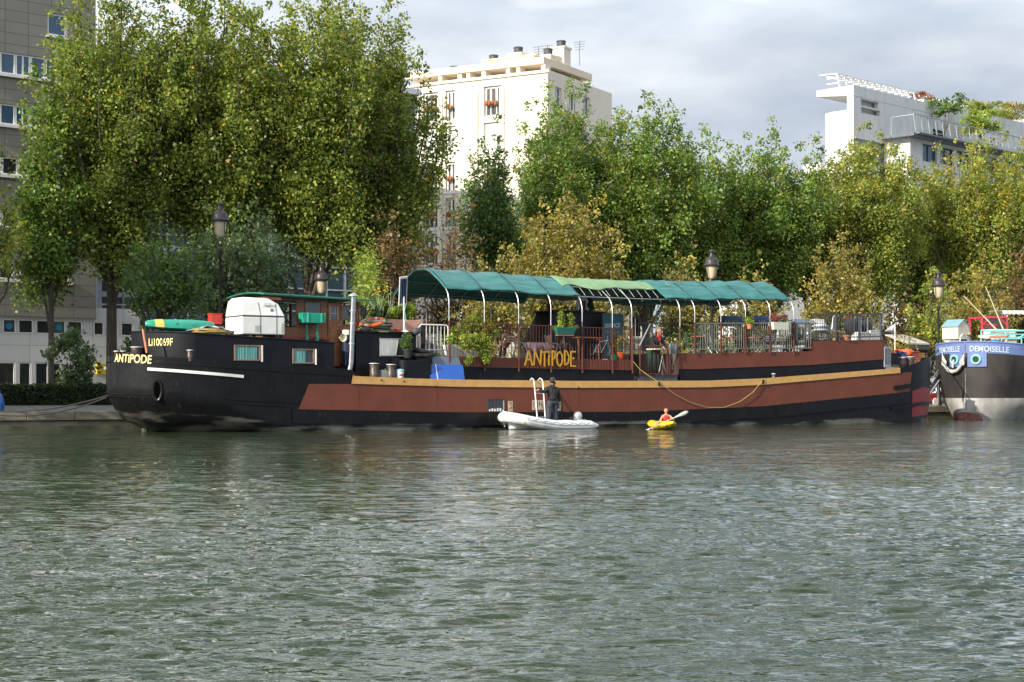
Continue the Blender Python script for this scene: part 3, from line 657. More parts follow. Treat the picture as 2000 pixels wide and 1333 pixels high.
# roof pergola
m_ = MB(); zq = z_rt + .9; x_ = 5.5
while x_ < xE:
    m_.beam((x_, 5.0, zq - .6), (x_ + .15, 5.5, zq + 1.75), .14); m_.beam((x_ + .15, 5.5, zq + 1.75), (x_ + .15, 7.6, zq + 1.85), .1); x_ += 1.25
for q in (0, .5, 1.0): m_.box2((5.5, 5.35 + q * 1.2, zq + 1.65 + q * .1), (xE, 5.45 + q * 1.2, zq + 1.75 + q * .1))
for q in (.2, .8, 1.3): m_.beam((5.5, 5.2, zq + q), (5.5, 6.6, zq + q + .05), .1)
m_.build('roof_pergola', WREN, tb_)
def tbw(px, py, y): # point on the terrace at depth y in the building frame
    P_ = Plane(1667, 150, R(45)); P_.o = pt_.o + Vector((-math.sin(R(45)) * y, math.cos(R(45)) * y, 0)); x, z = P_.loc(px, py); q = P_.o + P_.e * x; return Vector((q.x, q.y, z))
shrub('roof_garden_tree', 'small umbrella pine standing on the white building terrace', tbw(1846, 258, -1.5), 2.0, 1.6, 1.1, 'dark', 71, .22, 900, 'tree', zoff=2.6)
shrub('terrace_bush', 'large lime green bush overflowing the white building terrace', tbw(1915, 270, -1.8), 2.4, 1.5, 1.5, 'lime', 72, .2, 2400)
shrub('terrace_bush', 'long green planting along the top roof edge under the pergola', tbw(1925, 232, 2.4), 3.2, 1.2, 1.0, 'gold', 73, .2, 2000)
shrub('terrace_bush', 'yellowing planting at the right end of the top roof edge', tbw(1975, 240, 2.4), 2.0, 1.2, 1.2, 'autumn', 74, .2, 1300)
shrub('terrace_bush', 'rusty red bush on the roof beside the white pergola', tbw(1803, 205, 5.2), 1.5, 1.0, .7, 'red', 75, .18, 700)
# -- low buildings glimpsed under the trees
for nm, lab, px0, px1, pyt, Yd, ang, mt_ in (
    ('low_building', 'pale sunlit low building glimpsed behind the awning chalkboard', 1195, 1275, 590, 112, 33, CREAM),
    ('low_building', 'grey rendered low building behind the bar hut under the awning', 1010, 1135, 560, 108, 40, mat('grey_render', (.36, .35, .32), (.32, .31, .28), rough=.9, scale=1)),
    ('low_building', 'long white low building behind the small trees right of the awning', 1472, 1740, 520, 132, 33, WREN)):
    P_ = Plane(px0, Yd, R(ang)); x_ = P_.loc(px1, pyt)[0]; z_ = P_.loc(px0, pyt)[1]
    o_ = thing(nm, lab, 'building', P_.o, P_.a); m_ = MB(); hh = [(q, q + 1.2, 2.4, 4.0) for q in np.arange(1.5, x_ - 2, 3.2)] + [(q, q + 1.2, 5.2, 6.8) for q in np.arange(1.5, x_ - 2, 3.2) if z_ > 7.5]
    wall(m_, 0, x_, 1, z_, hh, .3); m_.add([(0, 0, 1), (0, 7, 1), (0, 7, z_), (0, 0, z_), (x_, 0, z_), (x_, 7, z_), (x_, 0, 1), (x_, 7, 1)], [(0, 1, 2, 3), (3, 2, 5, 4), (4, 5, 7, 6)]); m_.build('wall', mt_, o_)
    m_ = MB(); m_.box2((-.2, -.25, z_), (x_ + .2, 7.2, z_ + .22)); m_.build('roof', mt_, o_)
    for a_, b_, c_, d_ in hh: window(o_, a_ + .005, b_ - .005, c_ + .005, d_ - .005, 2, .15, .08)
# ---------------------------------------------------------------- trees and bank planting
def gw(px, v, py=None):          # ground point seen in column px at depth v of the quay frame
    q = Q(px, 700, v); z = np.interp(v, [a for a, _ in prof], [b for _, b in prof]); return W(q.x, v, z - .05)
def ytop(px, py, v):
    k = (px - 1000) / F; Y = (v + OY * CU) / (CU - SU * k); return CH + (HZ - py) * Y / F
def T_(px, v, pyt, wpx, pyl, pal, seed, label, **kw):
    b = gw(px, v); Y = b.y; H = ytop(px, pyt, v) - b.z; zl = CH + (HZ - pyl) * Y / F - b.z
    return tree(kw.pop('name', 'poplar_tree'), label, b, H, wpx / 2 * Y / F, max(zl, 1.2), pal, seed, **kw)
GP = 'tall poplars along the bank road'
T_(100, 25, 78, 130, 520, 'poplar', 11, 'narrow dark green poplar at the left edge of the tall tree row', n=11, leaf=.155, trunk=.15, dens=.85, group=GP, flat=.45)
T_(218, 26, -85, 290, 445, 'bigpoplar', 12, 'broad tall poplar hiding the stone building, its top out of frame', n=26, leaf=.155, dens=.72, group=GP, yellow=.06, flat=.22, clump=1.15)
T_(420, 25, -115, 295, 440, 'bigpoplar', 13, 'tall poplar above the wheelhouse with its top out of frame', n=26, leaf=.155, dens=.72, group=GP, yellow=.08, flat=.2, clump=1.15)
T_(590, 24, -85, 290, 455, 'bigpoplar', 14, 'tall poplar with a leaning dark trunk above the green roofed wheelhouse', n=26, leaf=.155, dens=.7, group=GP, yellow=.1, flat=.14, lean=.8, clump=1.15)
T_(752, 25, -25, 255, 460, 'bigpoplar', 15, 'tall yellow flecked poplar just left of the cream apartment block', n=26, leaf=.155, dens=.68, group=GP, yellow=.14, flat=.34, clump=1.1)
T_(958, 30, 232, 105, 470, 'dark', 16, 'slim dark green poplar in front of the cream apartment wall', n=12, leaf=.155, dens=1.1, group=GP, flat=.4, clump=1.1)
T_(1108, 32, 151, 248, 500, 'poplar', 17, 'pointed green poplar in front of the shaded corner of the cream block', n=34, leaf=.155, dens=.8, group=GP, yellow=.05, flat=0.27, clump=1.22)
T_(1262, 29, 181, 270, 530, 'poplar', 18, 'broad green poplar right of the cream block', n=32, leaf=.165, dens=.8, group=GP, yellow=.05, flat=0.17, clump=1.22)
T_(1395, 31, 271, 183, 520, 'poplar', 19, 'shorter green poplar right of the broad one, behind the central lamp', n=20, leaf=.165, dens=.8, group=GP, flat=0.17, clump=1.22)
T_(1500, 30, 236, 226, 530, 'poplar', 20, 'green poplar with two peaks left of the white terraced building', n=32, leaf=.165, dens=.8, group=GP, yellow=.05, flat=0.20, clump=1.22)
T_(1592, 33, 276, 162, 530, 'poplar', 25, 'pale green poplar before the left wing of the white terraced building', n=16, leaf=.165, dens=.8, group=GP, yellow=.1, flat=0.15, clump=1.22)
T_(1690, 29, 248, 237, 520, 'gold', 21, 'yellow green poplar in front of the white terraced building', n=32, leaf=.165, dens=.95, group=GP, yellow=.12, flat=0.19, clump=1.22)
T_(1798, 34, 331, 162, 550, 'poplar', 22, 'green poplar filling the dip between two golden ones at right', n=16, leaf=.165, dens=.8, group=GP, flat=0.22, clump=1.22)
T_(1905, 28, 254, 237, 530, 'gold', 23, 'golden topped poplar near the right edge', n=34, leaf=.165, dens=.8, group=GP, yellow=.22, flat=0.17, clump=1.22)
T_(2035, 27, 248, 194, 540, 'gold', 24, 'yellow green poplar cut by the right edge of frame', n=20, leaf=.165, dens=.8, group=GP, yellow=.15, flat=0.19, clump=1.22)
for i, (x_, y_) in enumerate(((-26.5, 57), (-31, 65), (-37, 58))): tree('poplar_tree', ('unseen tall poplar added just beyond the left edge of frame to cast shade', 'unseen tall poplar added further left of frame to cast shade', 'unseen tall poplar added well left of frame to cast shade')[i], (x_, y_, .6), 22, 4.2, 4, 'poplar', 60 + i, n=18, leaf=.36, dens=1.2, group=GP, flat=.25, clump=1.3)  # unseen trees added out of frame to shade the left bank
GS = 'small trees along the quay'
def S_(*a, **kw): kw.setdefault('name', 'small_tree'); kw.setdefault('group', GS); kw.setdefault('leaf', .15); kw.setdefault('trunk', .13); kw.setdefault('clump', .75); return T_(*a, **kw)
S_(-28, 12.5, 290, 170, 500, 'gold', 31, 'sparse yellowing small tree at the far left edge', n=9, dens=.3, flat=.3)
S_(315, 15, 455, 190, 575, 'dark', 32, 'dark green small tree behind the black stern cabin', n=16, dens=.5, flat=.2, leaf=.16)
S_(470, 17, 395, 240, 600, 'blue', 33, 'grey green small tree behind the tall lamp and wheelhouse', n=22, dens=.6, flat=.2, leaf=.17)
S_(765, 16, 395, 130, 595, 'brown', 34, 'brown leaved small tree left of the awning', n=13, dens=.4, flat=.45)
S_(880, 16, 350, 170, 635, 'brown', 35, 'half bare small tree in front of the cream building foot', n=11, dens=.16, flat=.45, limb=1.3)
S_(1105, 16, 350, 290, 625, 'autumn', 36, 'large russet and gold small tree behind the awning', n=34, dens=.62, flat=.5, yellow=.12, clump=.9)
S_(960, 14.5, 480, 180, 635, 'autumn', 37, 'low russet tree behind the left half of the awning', n=12, dens=.5, flat=.45)
S_(1340, 16, 480, 150, 645, 'autumn', 38, 'olive brown small tree beside the central lamp', n=12, dens=.6, flat=.45)
S_(1468, 17, 500, 130, 645, 'autumn', 39, 'thin olive small tree behind the right end of the awning', n=10, dens=.5, flat=.45)
S_(1640, 16, 450, 165, 625, 'autumn', 40, 'round russet small tree behind the raised fore deck', n=18, dens=.7, flat=.4)
S_(1760, 17, 560, 110, 705, 'brown', 41, 'brown scrubby small tree left of the right hand lamp', n=12, dens=.6, flat=.45)
S_(1815, 14, 520, 100, 675, 'gold', 42, 'yellow leaved small tree beside the right hand lamp', n=12, dens=.6, flat=.45, yellow=.2)
S_(1905, 16, 495, 170, 675, 'autumn', 43, 'olive and russet small tree above the second barge', n=20, dens=.75, flat=.455)
S_(2005, 17, 450, 120, 675, 'brown', 44, 'russet small tree at the right edge above the second barge', n=13, dens=.7, flat=.45)
# bank shrubs seen between the canopy posts
GB = 'shrubs on the bank behind the barge'
for i, (px, v, rx, rz, pal, lab) in enumerate((
    (700, 12, 1.5, 1.5, 'dark', 'dark bank shrub left of the white crowd barrier'), (860, 12.5, 2.0, 1.3, 'dark', 'green bank shrub behind the left canopy posts'),
    (950, 12.5, 2.0, 1.5, 'autumn', 'mixed bank shrub behind the trailing deck plant'), (1015, 12.5, 1.4, 1.1, 'poplar', 'fresh green bank shrub behind the seated person'),
    (1295, 12.5, 2.0, 1.6, 'autumn', 'olive bank shrub behind the person at the gate'), (1385, 12.5, 2.2, 1.7, 'dark', 'deep green bank shrub below the central lamp'),
    (1455, 12.5, 1.8, 1.6, 'autumn', 'olive bank shrub behind the blue banners'), (1560, 13, 1.8, 1.2, 'dark', 'low green bank shrub behind the cream trough'),
    (1690, 13.5, 2.2, 1.5, 'autumn', 'russet bank shrub behind the fore deck railing'), (1755, 13.5, 2.2, 1.6, 'brown', 'brown bank shrub behind the white pennant'),
    (1870, 13.5, 2.6, 1.6, 'gold', 'yellow green bank shrub behind the cream locker'), (1960, 13.5, 2.6, 1.5, 'autumn', 'olive bank shrub behind the second barge boxes'))):
    q_ = 1.3 if px > 1280 else 1.1; shrub('bank_shrub', lab, gw(px, v), rx * q_, 1.3, rz * q_, pal, 80 + i, .14, 2600 * rx * rz / 2.4, group=GB, zoff=rz * q_ * .9)
shrub('bamboo', 'tall feathery bamboo between wheelhouse and awning', gw(722, 9.6), 1.15, .8, 3.5, 'lime', 95, .2, 6800, 'bamboo', k=26, droop=.9, aspect=.22, zoff=3.7)
# hedge and bush on the left bank
hb = MB(); hv = 14.5
s0, s1 = QS(-60, hv), QS(300, hv)
cl = []; rdh = random.Random(4); s = s0
while s < s1:
    for v_ in (hv, hv + .5):
        for z_ in (1.0, 1.3, 1.6):
            p = W(s, v_, z_); cl.append((p.x, p.y, p.z + rdh.uniform(-.03, .03), .3, .3, .2, 105))
    s += .28
h_ = thing('hedge', 'clipped dark green hedge along the left quay in front of the building', 'hedge', (0, 0, 0))
hb.box(W((s0 + s1) / 2, hv + .25, 1.25), (s1 - s0, .55, .8), TH); hb.build('branches', mat('hedge_core', (.012, .02, .008), rough=.95), h_)
leaves('foliage', cl, 'hedge', .085, 3, h_)
shrub('bush', 'grey green bush growing above the hedge before the pale panels', gw(152, 15.6), 1.35, 1.0, 1.35, 'blue', 97, .15, 2000, zoff=1.9)
shrub('bush', 'leafy dark shrub rising beside the stern cabin of the main barge', gw(262, 15), .9, .8, 1.3, 'dark', 98, .15, 900, zoff=1.8)

# ---------------------------------------------------------------- street lamps
IRON = mat('cast_iron', (.055, .045, .045), (.035, .03, .03), rough=.35, metal=.3, scale=5)
LGL = mat('lantern_glass', (.62, .52, .34), (.5, .44, .32), rough=.3, scale=2)
def lamp(px, pyt, v, label, proto=[]):
    b = gw(px, v); H = ytop(px, pyt, v) - b.z
    rt_ = thing('street_lamp', label, 'street lamp', b, 0, 'Parisian lantern lamps along the quay')
    p = MB(); p.lathe([(.19, 0), (.2, .15), (.13, .3), (.15, .7), (.1, .9), (.085, 1.6), (.07, 3), (.058, H - 2.2), (.1, H - 2.15), (.1, H - 1.95), (.05, H - 1.9), (.05, H - 1.75)], n=12); p.build('post', IRON, rt_, smooth=True)
    for a in range(4):
        c_ = math.cos(a * 1.571 + .78); s_ = math.sin(a * 1.571 + .78); q = MB()
        q.tube([(c_ * .03, s_ * .03, H - 1.8), (c_ * .2, s_ * .2, H - 1.68), (c_ * .3, s_ * .3, H - 1.45), (c_ * .33, s_ * .33, H - .83)], .018, 5); q.build('bracket', IRON, rt_)
    q = MB(); q.lathe([(.12, H - 1.48), (.2, H - 1.35), (.28, H - .86)], n=14); q.build('lamp_glass', LGL, rt_, smooth=True)
    q = MB(); q.lathe([(.38, H - .86), (.4, H - .8), (.36, H - .74), (.35, H - .6), (.27, H - .46), (.14, H - .38), (.12, H - .2), (.16, H - .17), (.16, H - .1), (.06, H - .05), (.02, H)], n=16); q.build('lantern_cap', IRON, rt_, smooth=True)
lamp(430, 393, 10.2, 'tallest street lamp, left, with its lantern over the white generator box')
lamp(628, 515, 21, 'street lamp lantern showing just above the wheelhouse roof')
lamp(1390, 487, 10.6, 'street lamp standing behind the right end of the green awning')
lamp(1833, 530, 10.6, 'street lamp rising between the two barges')
# pale kiosk roof / bench by the quay and a railing
kx = QS(1793, 12); kz = ytop(1793, 652, 12)
kk = thing('quay_kiosk', 'pale weathered kiosk with dark open front between the two barges', 'kiosk', W(kx, 12, .9), TH)
K = kz - .9
m_ = MB(); m_.prism([(0, K - .62), (1.8, K - .08), (1.8, K), (0, K - .54)], -.75, .95, 'x'); m_.build('roof', mat('weathered_board', (.5, .48, .42), (.36, .35, .3), rough=.85, scale=4, stretch=(1, 1, 6)), kk)
m_ = MB()
for x_ in (-.7, .8): m_.box2((x_, .1, 0), (x_ + .1, .2, K - .6)); m_.box2((x_, 1.6, 0), (x_ + .1, 1.7, K - .16))
m_.box2((-.75, .02, K - .9), (.95, .08, K - .63)); m_.build('frame', DGREY, kk)
m_ = MB(); m_.box2((-.6, 1.62, .02), (.8, 1.66, K - .3)); m_.build('back_panel', GREYB, kk)
# ---------------------------------------------------------------- the barge
BG = thing('barge', 'long black and oxide brown converted river barge with a green awning, moored along the quay', 'barge', W(0, 0, 0), TH)
SL0, SR0, HB = -15.3, 24.75, 2.525
def sL(z): return float(np.interp(z, [-.8, -.3, 0, .42, .8, 1.33, 4], [-11.3, -12.8, -13.5, -14.5, -14.8, -15.07, -15.02]))
def sR(z): return float(np.interp(z, [-.8, 0, 1, 3], [24.0, 24.45, 24.7, 24.8]))
def LL(z): return 3.3 + max(0, 1.3 - z) * 1.6
def hullv(s, z):
    l = sL(z) + LL(z); r = sR(z) - 4.2
    if s < l: t = min(1, (l - s) / LL(z)); return HB - HB * (1 - t ** 1.9) ** (1 / 1.9)
    if s > r: t = min(1, (s - r) / 4.2); return HB - HB * (1 - t ** 2.3) ** (1 / 2.3)
    return 0.
def curve(pts):
    q = [Q(x, y, 0) for x, y in pts]; S = [p.x for p in q]; Z = [p.z for p in q]
    return lambda s: float(np.interp(s, S, Z))
cTop = curve([(205, 690), (300, 694), (450, 706), (600, 717), (688, 721.5), (690, 735.5), (800, 740), (900, 742.5), (1120, 745), (1380, 744.5), (1490, 740), (1755, 720), (1790, 710), (1830, 697)])
cTanB = curve([(690, 750), (900, 756), (1120, 758), (1380, 757), (1490, 752), (1755, 729), (1808, 724)])
cC2 = curve([(213, 764), (400, 782), (583, 800), (900, 806), (1250, 804.6), (1380, 799), (1490, 794), (1783, 765), (1830, 760)])
ZR = [('t', 1), ('t', .93), ('t', .8), ('t', .6), ('t', .4), ('t', .2), ('c', 1), ('c', .8), ('c', .62), ('c', .45), ('c', .3), ('c', .15), ('c', 0), ('k', -.35), ('k', -.75)]
rows = []
na, nm_ = 26, 120
for kind, f_ in ZR:
    zref = 2.4 * f_ if kind == 't' else (1.0 * f_ if kind == 'c' else f_)
    row = []
    def zat(s):
        tp, c2 = cTop(s), cC2(s)
        return c2 + (tp - c2) * f_ if kind == 't' else (c2 * f_ if kind == 'c' else f_)
    zl, zr_ = zat(SL0 + .5), zat(SR0 - .5)
    ring = []
    for i in range(na + 1): a = math.pi / 2 * i / na; t = max(0., math.cos(a)) ** (2 / 1.9); s = sL(zl) + LL(zl) * (1 - t); ring.append((s, HB - HB * max(0., math.sin(a)) ** (2 / 1.9)))
    l = sL(zl) + LL(zl); r = sR(zr_) - 4.2
    for i in range(1, nm_): ring.append((l + (r - l) * i / nm_, 0.))
    for i in range(na + 1): a = math.pi / 2 * i / na; t = max(0., math.sin(a)) ** (2 / 2.3); ring.append((sR(zr_) - 4.2 * (1 - t), HB - HB * max(0., math.cos(a)) ** (2 / 2.3)))
    full = ring + [(s, 2 * HB - v) for s, v in ring[-2:0:-1]]
    rows.append([(s, v, zat(s)) for s, v in full])
m_ = MB(); m_.grid(rows, closed=True)
m_.build('hull', BLACK, BG, smooth=True)
# deck inside the bulwark
m_ = MB(); dk = []
for s, v, z in rows[0]: dk.append((s * .995 + .02, v + (.06 if v < HB else -.06), z - (.04 if SL0 + 3 < s < 20.5 else .45)))
n_ = len(dk); half = na * 2 + nm_
near = dk[:half]; far = [dk[0]] + dk[:half - 2:-1]
near = dk[:half]; far = [dk[(n_ - i) % n_] for i in range(half)]
m_.grid([near, far]); m_.build('deck', mat('deck_paint', (.10, .11, .12), (.16, .16, .155), rough=.7, scale=2), BG)
def strip(name, ct, cb, s0, s1, mt, proud=.02, n=90, s0b=None, s1b=None, nz_=3, round_=False, thick=True, **kw):
    s0b = s0 if s0b is None else s0b; s1b = s1 if s1b is None else s1b
    rr = []
    prof_ = [(k / nz_, proud) for k in range(nz_ + 1)]
    prof_ = [(0, -.005)] + prof_ + [(1, -.005)]
    for f_, pr_ in prof_:
        row = []
        for i in range(n + 1):
            a = s0 + (s0b - s0) * f_; b = s1 + (s1b - s1) * f_; s = a + (b - a) * i / n
            z = ct(s) + (cb(s) - ct(s)) * f_
            v = hullv(s, z); v2 = hullv(s + .01, z); nx = (v2 - v) / .01; ln = math.hypot(1, nx)
            row.append((s + nx / ln * pr_ * (1 if s > 0 else 1), v - pr_ / ln, z))
        rr.append(row)
    mb = MB().grid(rr)
    return mb.build(name, mt, BG, smooth=True, **kw)
off = lambda c, d: (lambda s: c(s) + d)
sx = QS
strip('gunwale', off(cTop, .012), cTanB, sx(690), sx(1757), TAN, .05, s0b=sx(685), label='ochre painted gunwale band')
strip('side_panel', off(cTanB, -.01), off(cC2, .005), sx(603), sx(1783), BROWN, .012, s0b=sx(583), s1b=sx(1779), label='oxide brown painted side')
strip('rubbing_strake', off(cC2, 0), off(cC2, -.5), sx(570), sx(1779), BLACK, .05, label='black strake along the waterline')
def s_at(px, vf, a=-15.2, b=-5.):
    for _ in range(40):
        m = (a + b) / 2; q = W(m, vf(m)); x = 1000 + F * q.x / q.y
        if x < px: a = m
        else: b = m
    return m
cW = curve([(213, 713), (288, 715.6), (475, 733)]); strip('white_strip', cW, off(cW, -.1), s_at(289, lambda s: hullv(s, 2.2)), sx(475), WHITE, .05, label='white painted rubbing strip on the stern')
strip('white_strip', cW, off(cW, -.1), SL0 + .02, SL0 + .1, WHITE, .05, n=12)
cA = curve([(1740, 755), (1808, 745)]); cB = curve([(1740, 796), (1808, 785)])
strip('bow_strake', cA, off(cA, -.17), sx(1745), 24.5, BLACK, .07, n=24); strip('bow_strake', cB, off(cB, -.14), sx(1740), 24.5, BLACK, .06, n=24)
REDP = mat('faded_red_paint', (.30, .035, .03), (.22, .03, .03), rough=.5, scale=3)
strip('bow_patch', off(curve([(1783, 765), (1808, 757)]), .0), off(curve([(1783, 815), (1808, 812)]), 0), sx(1784), 24.6, REDP, .014, n=20, label='red painted patch on the bow end')
for c_, a_, b_ in ((curve([(213, 764), (400, 778), (600, 787)]), SL0 + .1, sx(585)), (curve([(213, 772), (400, 785), (600, 795)]), SL0 + .1, sx(560)), (curve([(213, 703), (300, 706), (450, 718), (690, 734)]), SL0 + .1, sx(690))):
    strip('weld_seam', c_, off(c_, -.035), a_, b_, BLACK, .022, n=60, nz_=1)
for px in (700, 853, 965, 1130, 1290, 1488, 1620): strip('plate_seam', cTop, off(cC2, -.4), sx(px), sx(px) + .03, BROWN if px != 1130 else BROWN, .017, n=1, nz_=8)
# rivets on the stern plates
m_ = MB()
for px in (334, 338, 346, 350):
    for k in range(13):
        y = 697 + k * 6.5; p = Q(px, y, 0); v = hullv(p.x, p.z); m_.ell((p.x, v, p.z), .014, 5, 4)
for k in range(40): p = Q(300 + k * 3.2, 698 + k * .33, 0); m_.ell((p.x, hullv(p.x, p.z), p.z), .012, 5, 4)
m_.build('rivets', BLACK, BG)
# hawse hole on the stern
p = Q(307, 763, 0); p.x = s_at(307, lambda s: hullv(s, 1.5)); hv_ = hullv(p.x, p.z); e1 = (hullv(p.x + .1, p.z) - hv_) / .1; tx = Vector((1, e1, 0)).normalized()
m_ = MB(); ring = [Vector((p.x, hv_ - .02, p.z)) + tx * (.15 * math.cos(a * .3927)) + Vector((0, 0, .34 * math.sin(a * .3927))) for a in range(16)]
m_.tube(ring, .05, 6, closed=True); ho = m_.build('hawse_pipe', BLACK, BG, smooth=True)
m_ = MB(); nrm = Vector((tx.y, -tx.x, 0)) * -.0; m_.add([q + Vector((0, -.015, 0)) for q in ring], [tuple(range(16))]); m_.build('hawse_hole_shade', HOLE_SHADE, ho)  # flat disc: the dark inside the hawse pipe is painted
# rudder head at the waterline
m_ = MB(); p = Q(285, 846, 2.5); m_.box2((p.x - .1, 2.35, -.5), (p.x + .5, 2.6, .12)); m_.lathe([(.12, .0), (.14, .1), (.05, .2)], (p.x - .05, 2.45, 0), 8); m_.build('rudder', STONED, BG)
# lettering on the stern
def wrapf(p0, dv=-.03):
    return lambda x, y: (p0.x + x, hullv(p0.x + x, p0.z + y) + dv - .01, p0.z + y)
p0 = Q(222, 709, .9); s_a = -14.45
pa, pb = Q(221, 709, 1.3), Q(296, 709, .3)
def stern_txt(x, y):
    s = -15.22 + x * (.62 + .38 * min(1, x / 1.3)) ; z = 2.49 + y; return (s, hullv(s, z) - .012, z)
def arc_map(s_start, z0, vf, dirn=1):
    """walk along a plan outline so letters keep their size on the curve"""
    S = [s_start]; A = [0.]; s = s_start
    while A[-1] < 3.6:
        s2 = s + .01 * dirn; A.append(A[-1] + math.hypot(.01, vf(s2) - vf(s))); S.append(s2); s = s2
    return lambda x: float(np.interp(x, A, S))
def arc_len(vf, p, q):
    a, b = s_at(p, vf), s_at(q, vf); L_ = 0
    for i in range(200): s = a + (b - a) * i / 200; s2 = a + (b - a) * (i + 1) / 200; L_ += math.hypot(s2 - s, vf(s2) - vf(s))
    return L_
am = arc_map(s_at(223, lambda s: hullv(s, 2.5)), 2.5, lambda s: hullv(s, 2.5))
m_ = text_mb('ANTiPODE', .30, lambda x, y: (am(x), hullv(am(x), 2.6) - .04, 2.44 + y - x * .045), width=arc_len(lambda s: hullv(s, 2.5), 223, 296), bold=.018, shear=.12)
m_.build('name_lettering', YELLOW, BG, solid=.008)
# -- stern cabin (raised black house with rounded end)
vC = .62
tops = [(250, 647), (290, 645), (381, 651.5), (500, 660), (600, 666), (655, 671)]
qc = [Q(x, y, vC) for x, y in tops]; cCab = lambda s: float(np.interp(s, [p.x for p in qc], [p.z for p in qc]))
sE = Q(653, 700, vC).x; sF = Q(384, 700, vC).x; sG = -14.25
cw = HB - vC
def cabv(s):
    if s < sF: t = min(1, (sF - s) / (sF - sG)); return HB - cw * (1 - t ** 1.4) ** (1 / 1.4)
    return vC
ring = []
for i in range(19): a = math.pi / 2 * i / 18; ring.append((sF - (sF - sG) * max(0., math.cos(a)) ** (2 / 1.4), HB - cw * max(0., math.sin(a)) ** (2 / 1.4)))
for i in range(1, 13): ring.append((sF + (sE - sF) * i / 12, vC))
full = ring + [(s, 2 * HB - v) for s, v in ring[::-1][:-1]]
m_ = MB(); m_.grid([[(s, v, cCab(s)) for s, v in full], [(s, v, 1.9) for s, v in full]], closed=True)
lid = [(s, v, cCab(s) - .015) for s, v in full]; h2 = len(ring)
m_.grid([lid[:h2], [lid[-i] if i else lid[0] for i in range(h2)]])
hc = m_.build('stern_cabin', BLACK2, BG, smooth=True)
m_ = MB(); m_.tube([(s, v + (-.01 if v < HB else .01), cCab(s) + .01) for s, v in full], .028, 6, closed=True); m_.build('coaming_edge', BLACK2, BG, smooth=True)
amc = arc_map(s_at(290, cabv, -14.2), 3, cabv)
def arc_len2(p, q):
    a, b = s_at(p, cabv, -14.2), s_at(q, cabv, -14.2); L_ = 0
    for i in range(200): s = a + (b - a) * i / 200; s2 = a + (b - a) * (i + 1) / 200; L_ += math.hypot(s2 - s, cabv(s2) - cabv(s))
    return L_
pt = Q(289, 672, .9)
m_ = text_mb('Li10069F', .27, lambda x, y: (amc(x), cabv(amc(x)) - .03, pt.z - .05 + y), width=arc_len2(290, 337), bold=.012)
m_.build('registration_lettering', YELLOW, BG, solid=.008)
FRB = mat('worn_brown_frame', (.22, .15, .11), (.15, .10, .07), rough=.6, scale=8)
def cab_window(px0, px1, py0, py1, v, cfrac):
    a = Q(px0, py0, v); b = Q(px1, py1, v)
    f = MB(); x0, x1, z0, z1 = a.x, b.x, b.z, a.z; y0, y1 = v - .05, v + .02
    f.box2((x0, y0, z0), (x0 + .06, y1, z1)); f.box2((x1 - .09, y0, z0), (x1, y1, z1)); f.box2((x0 + .06, y0, z0), (x1 - .09, y1, z0 + .05)); f.box2((x0 + .06, y0, z1 - .05), (x1 - .09, y1, z1))
    fo = f.build('window', FRB, BG, bevel=.008)
    g_ = MB(); g_.box2((x0 + .05, v - .012, z0 + .04), (x1 - .08, v - .006, z1 - .04)); g_.build('pane', GLASS, fo)
    c_ = MB(); xx = x0 + .06; xe = x0 + .06 + (x1 - x0 - .15) * cfrac; r0 = []; r1 = []
    k = 0
    while xx < xe: y = v - .03 + (.008 if k % 2 else -.008); r0.append((xx, y, z0 + .05)); r1.append((xx, y, z1 - .05)); xx += .03; k += 1
    c_.grid([r0, r1]); c_.build('curtain', CURT, fo, smooth=True)
    g_ = MB(); g_.box2((x1 - .004, y0 - .03, z0 - .03), (x1 + .035, y1, z1)); g_.build('side_trim', WHITE, fo)
cab_window(457, 510, 674, 705.5, vC, .92); cab_window(571, 615, 681.5, 711, vC, .62)
# edge post of orange brown wood at the stern
m_ = MB(); a = Q(278, 643, 1.2); b = Q(283, 690, 1.2); m_.beam((a.x, 1.15, a.z), (b.x, 1.0, b.z), .06); m_.build('stern_post', TERRA, BG)
def bollard(px, py, pyb, v, r=.14, capm=None, parent=BG, two=False):
    t = Q(px, py, v); b = Q(px, pyb, v); m = MB(); h = t.z - b.z
    m.lathe([(r * .92, -.1), (r * .92, .1 * h), (r, .25 * h), (r * .93, .3 * h), (r, .5 * h), (r * .93, .55 * h), (r * .98, .8 * h), (r * .95, h - .03), (r * 1.12, h - .02), (r * 1.12, h)], (b.x, v, b.z), 16)
    o = m.build('bollard', mat('rusty_steel', (.13, .10, .085), (.07, .055, .05), rough=.45, metal=.5, scale=12), parent, smooth=True)
    m = MB(); m.lathe([(r * 1.08, 0), (r * 1.08, .02), (0.01, .03)], (b.x, v, b.z + h + .001), 16); m.build('cap', WHITE, o); return o
bollard(371, 685, 700, .3, .10); bollard(267, 679, 694, 1.9, .2); bollard(228, 687, 694, 2.6, .1); bollard(240, 687, 694, 2.6, .1)
bollard(731, 711, 738, .35, .175); bollard(764, 713, 740, .35, .175)
bollard(1763, 699, 716, .9, .17); bollard(1778, 698, 714, .9, .2)
bollard(1511, 731, 741, .25, .08)
m_ = MB(); p = Q(371, 683, .3)
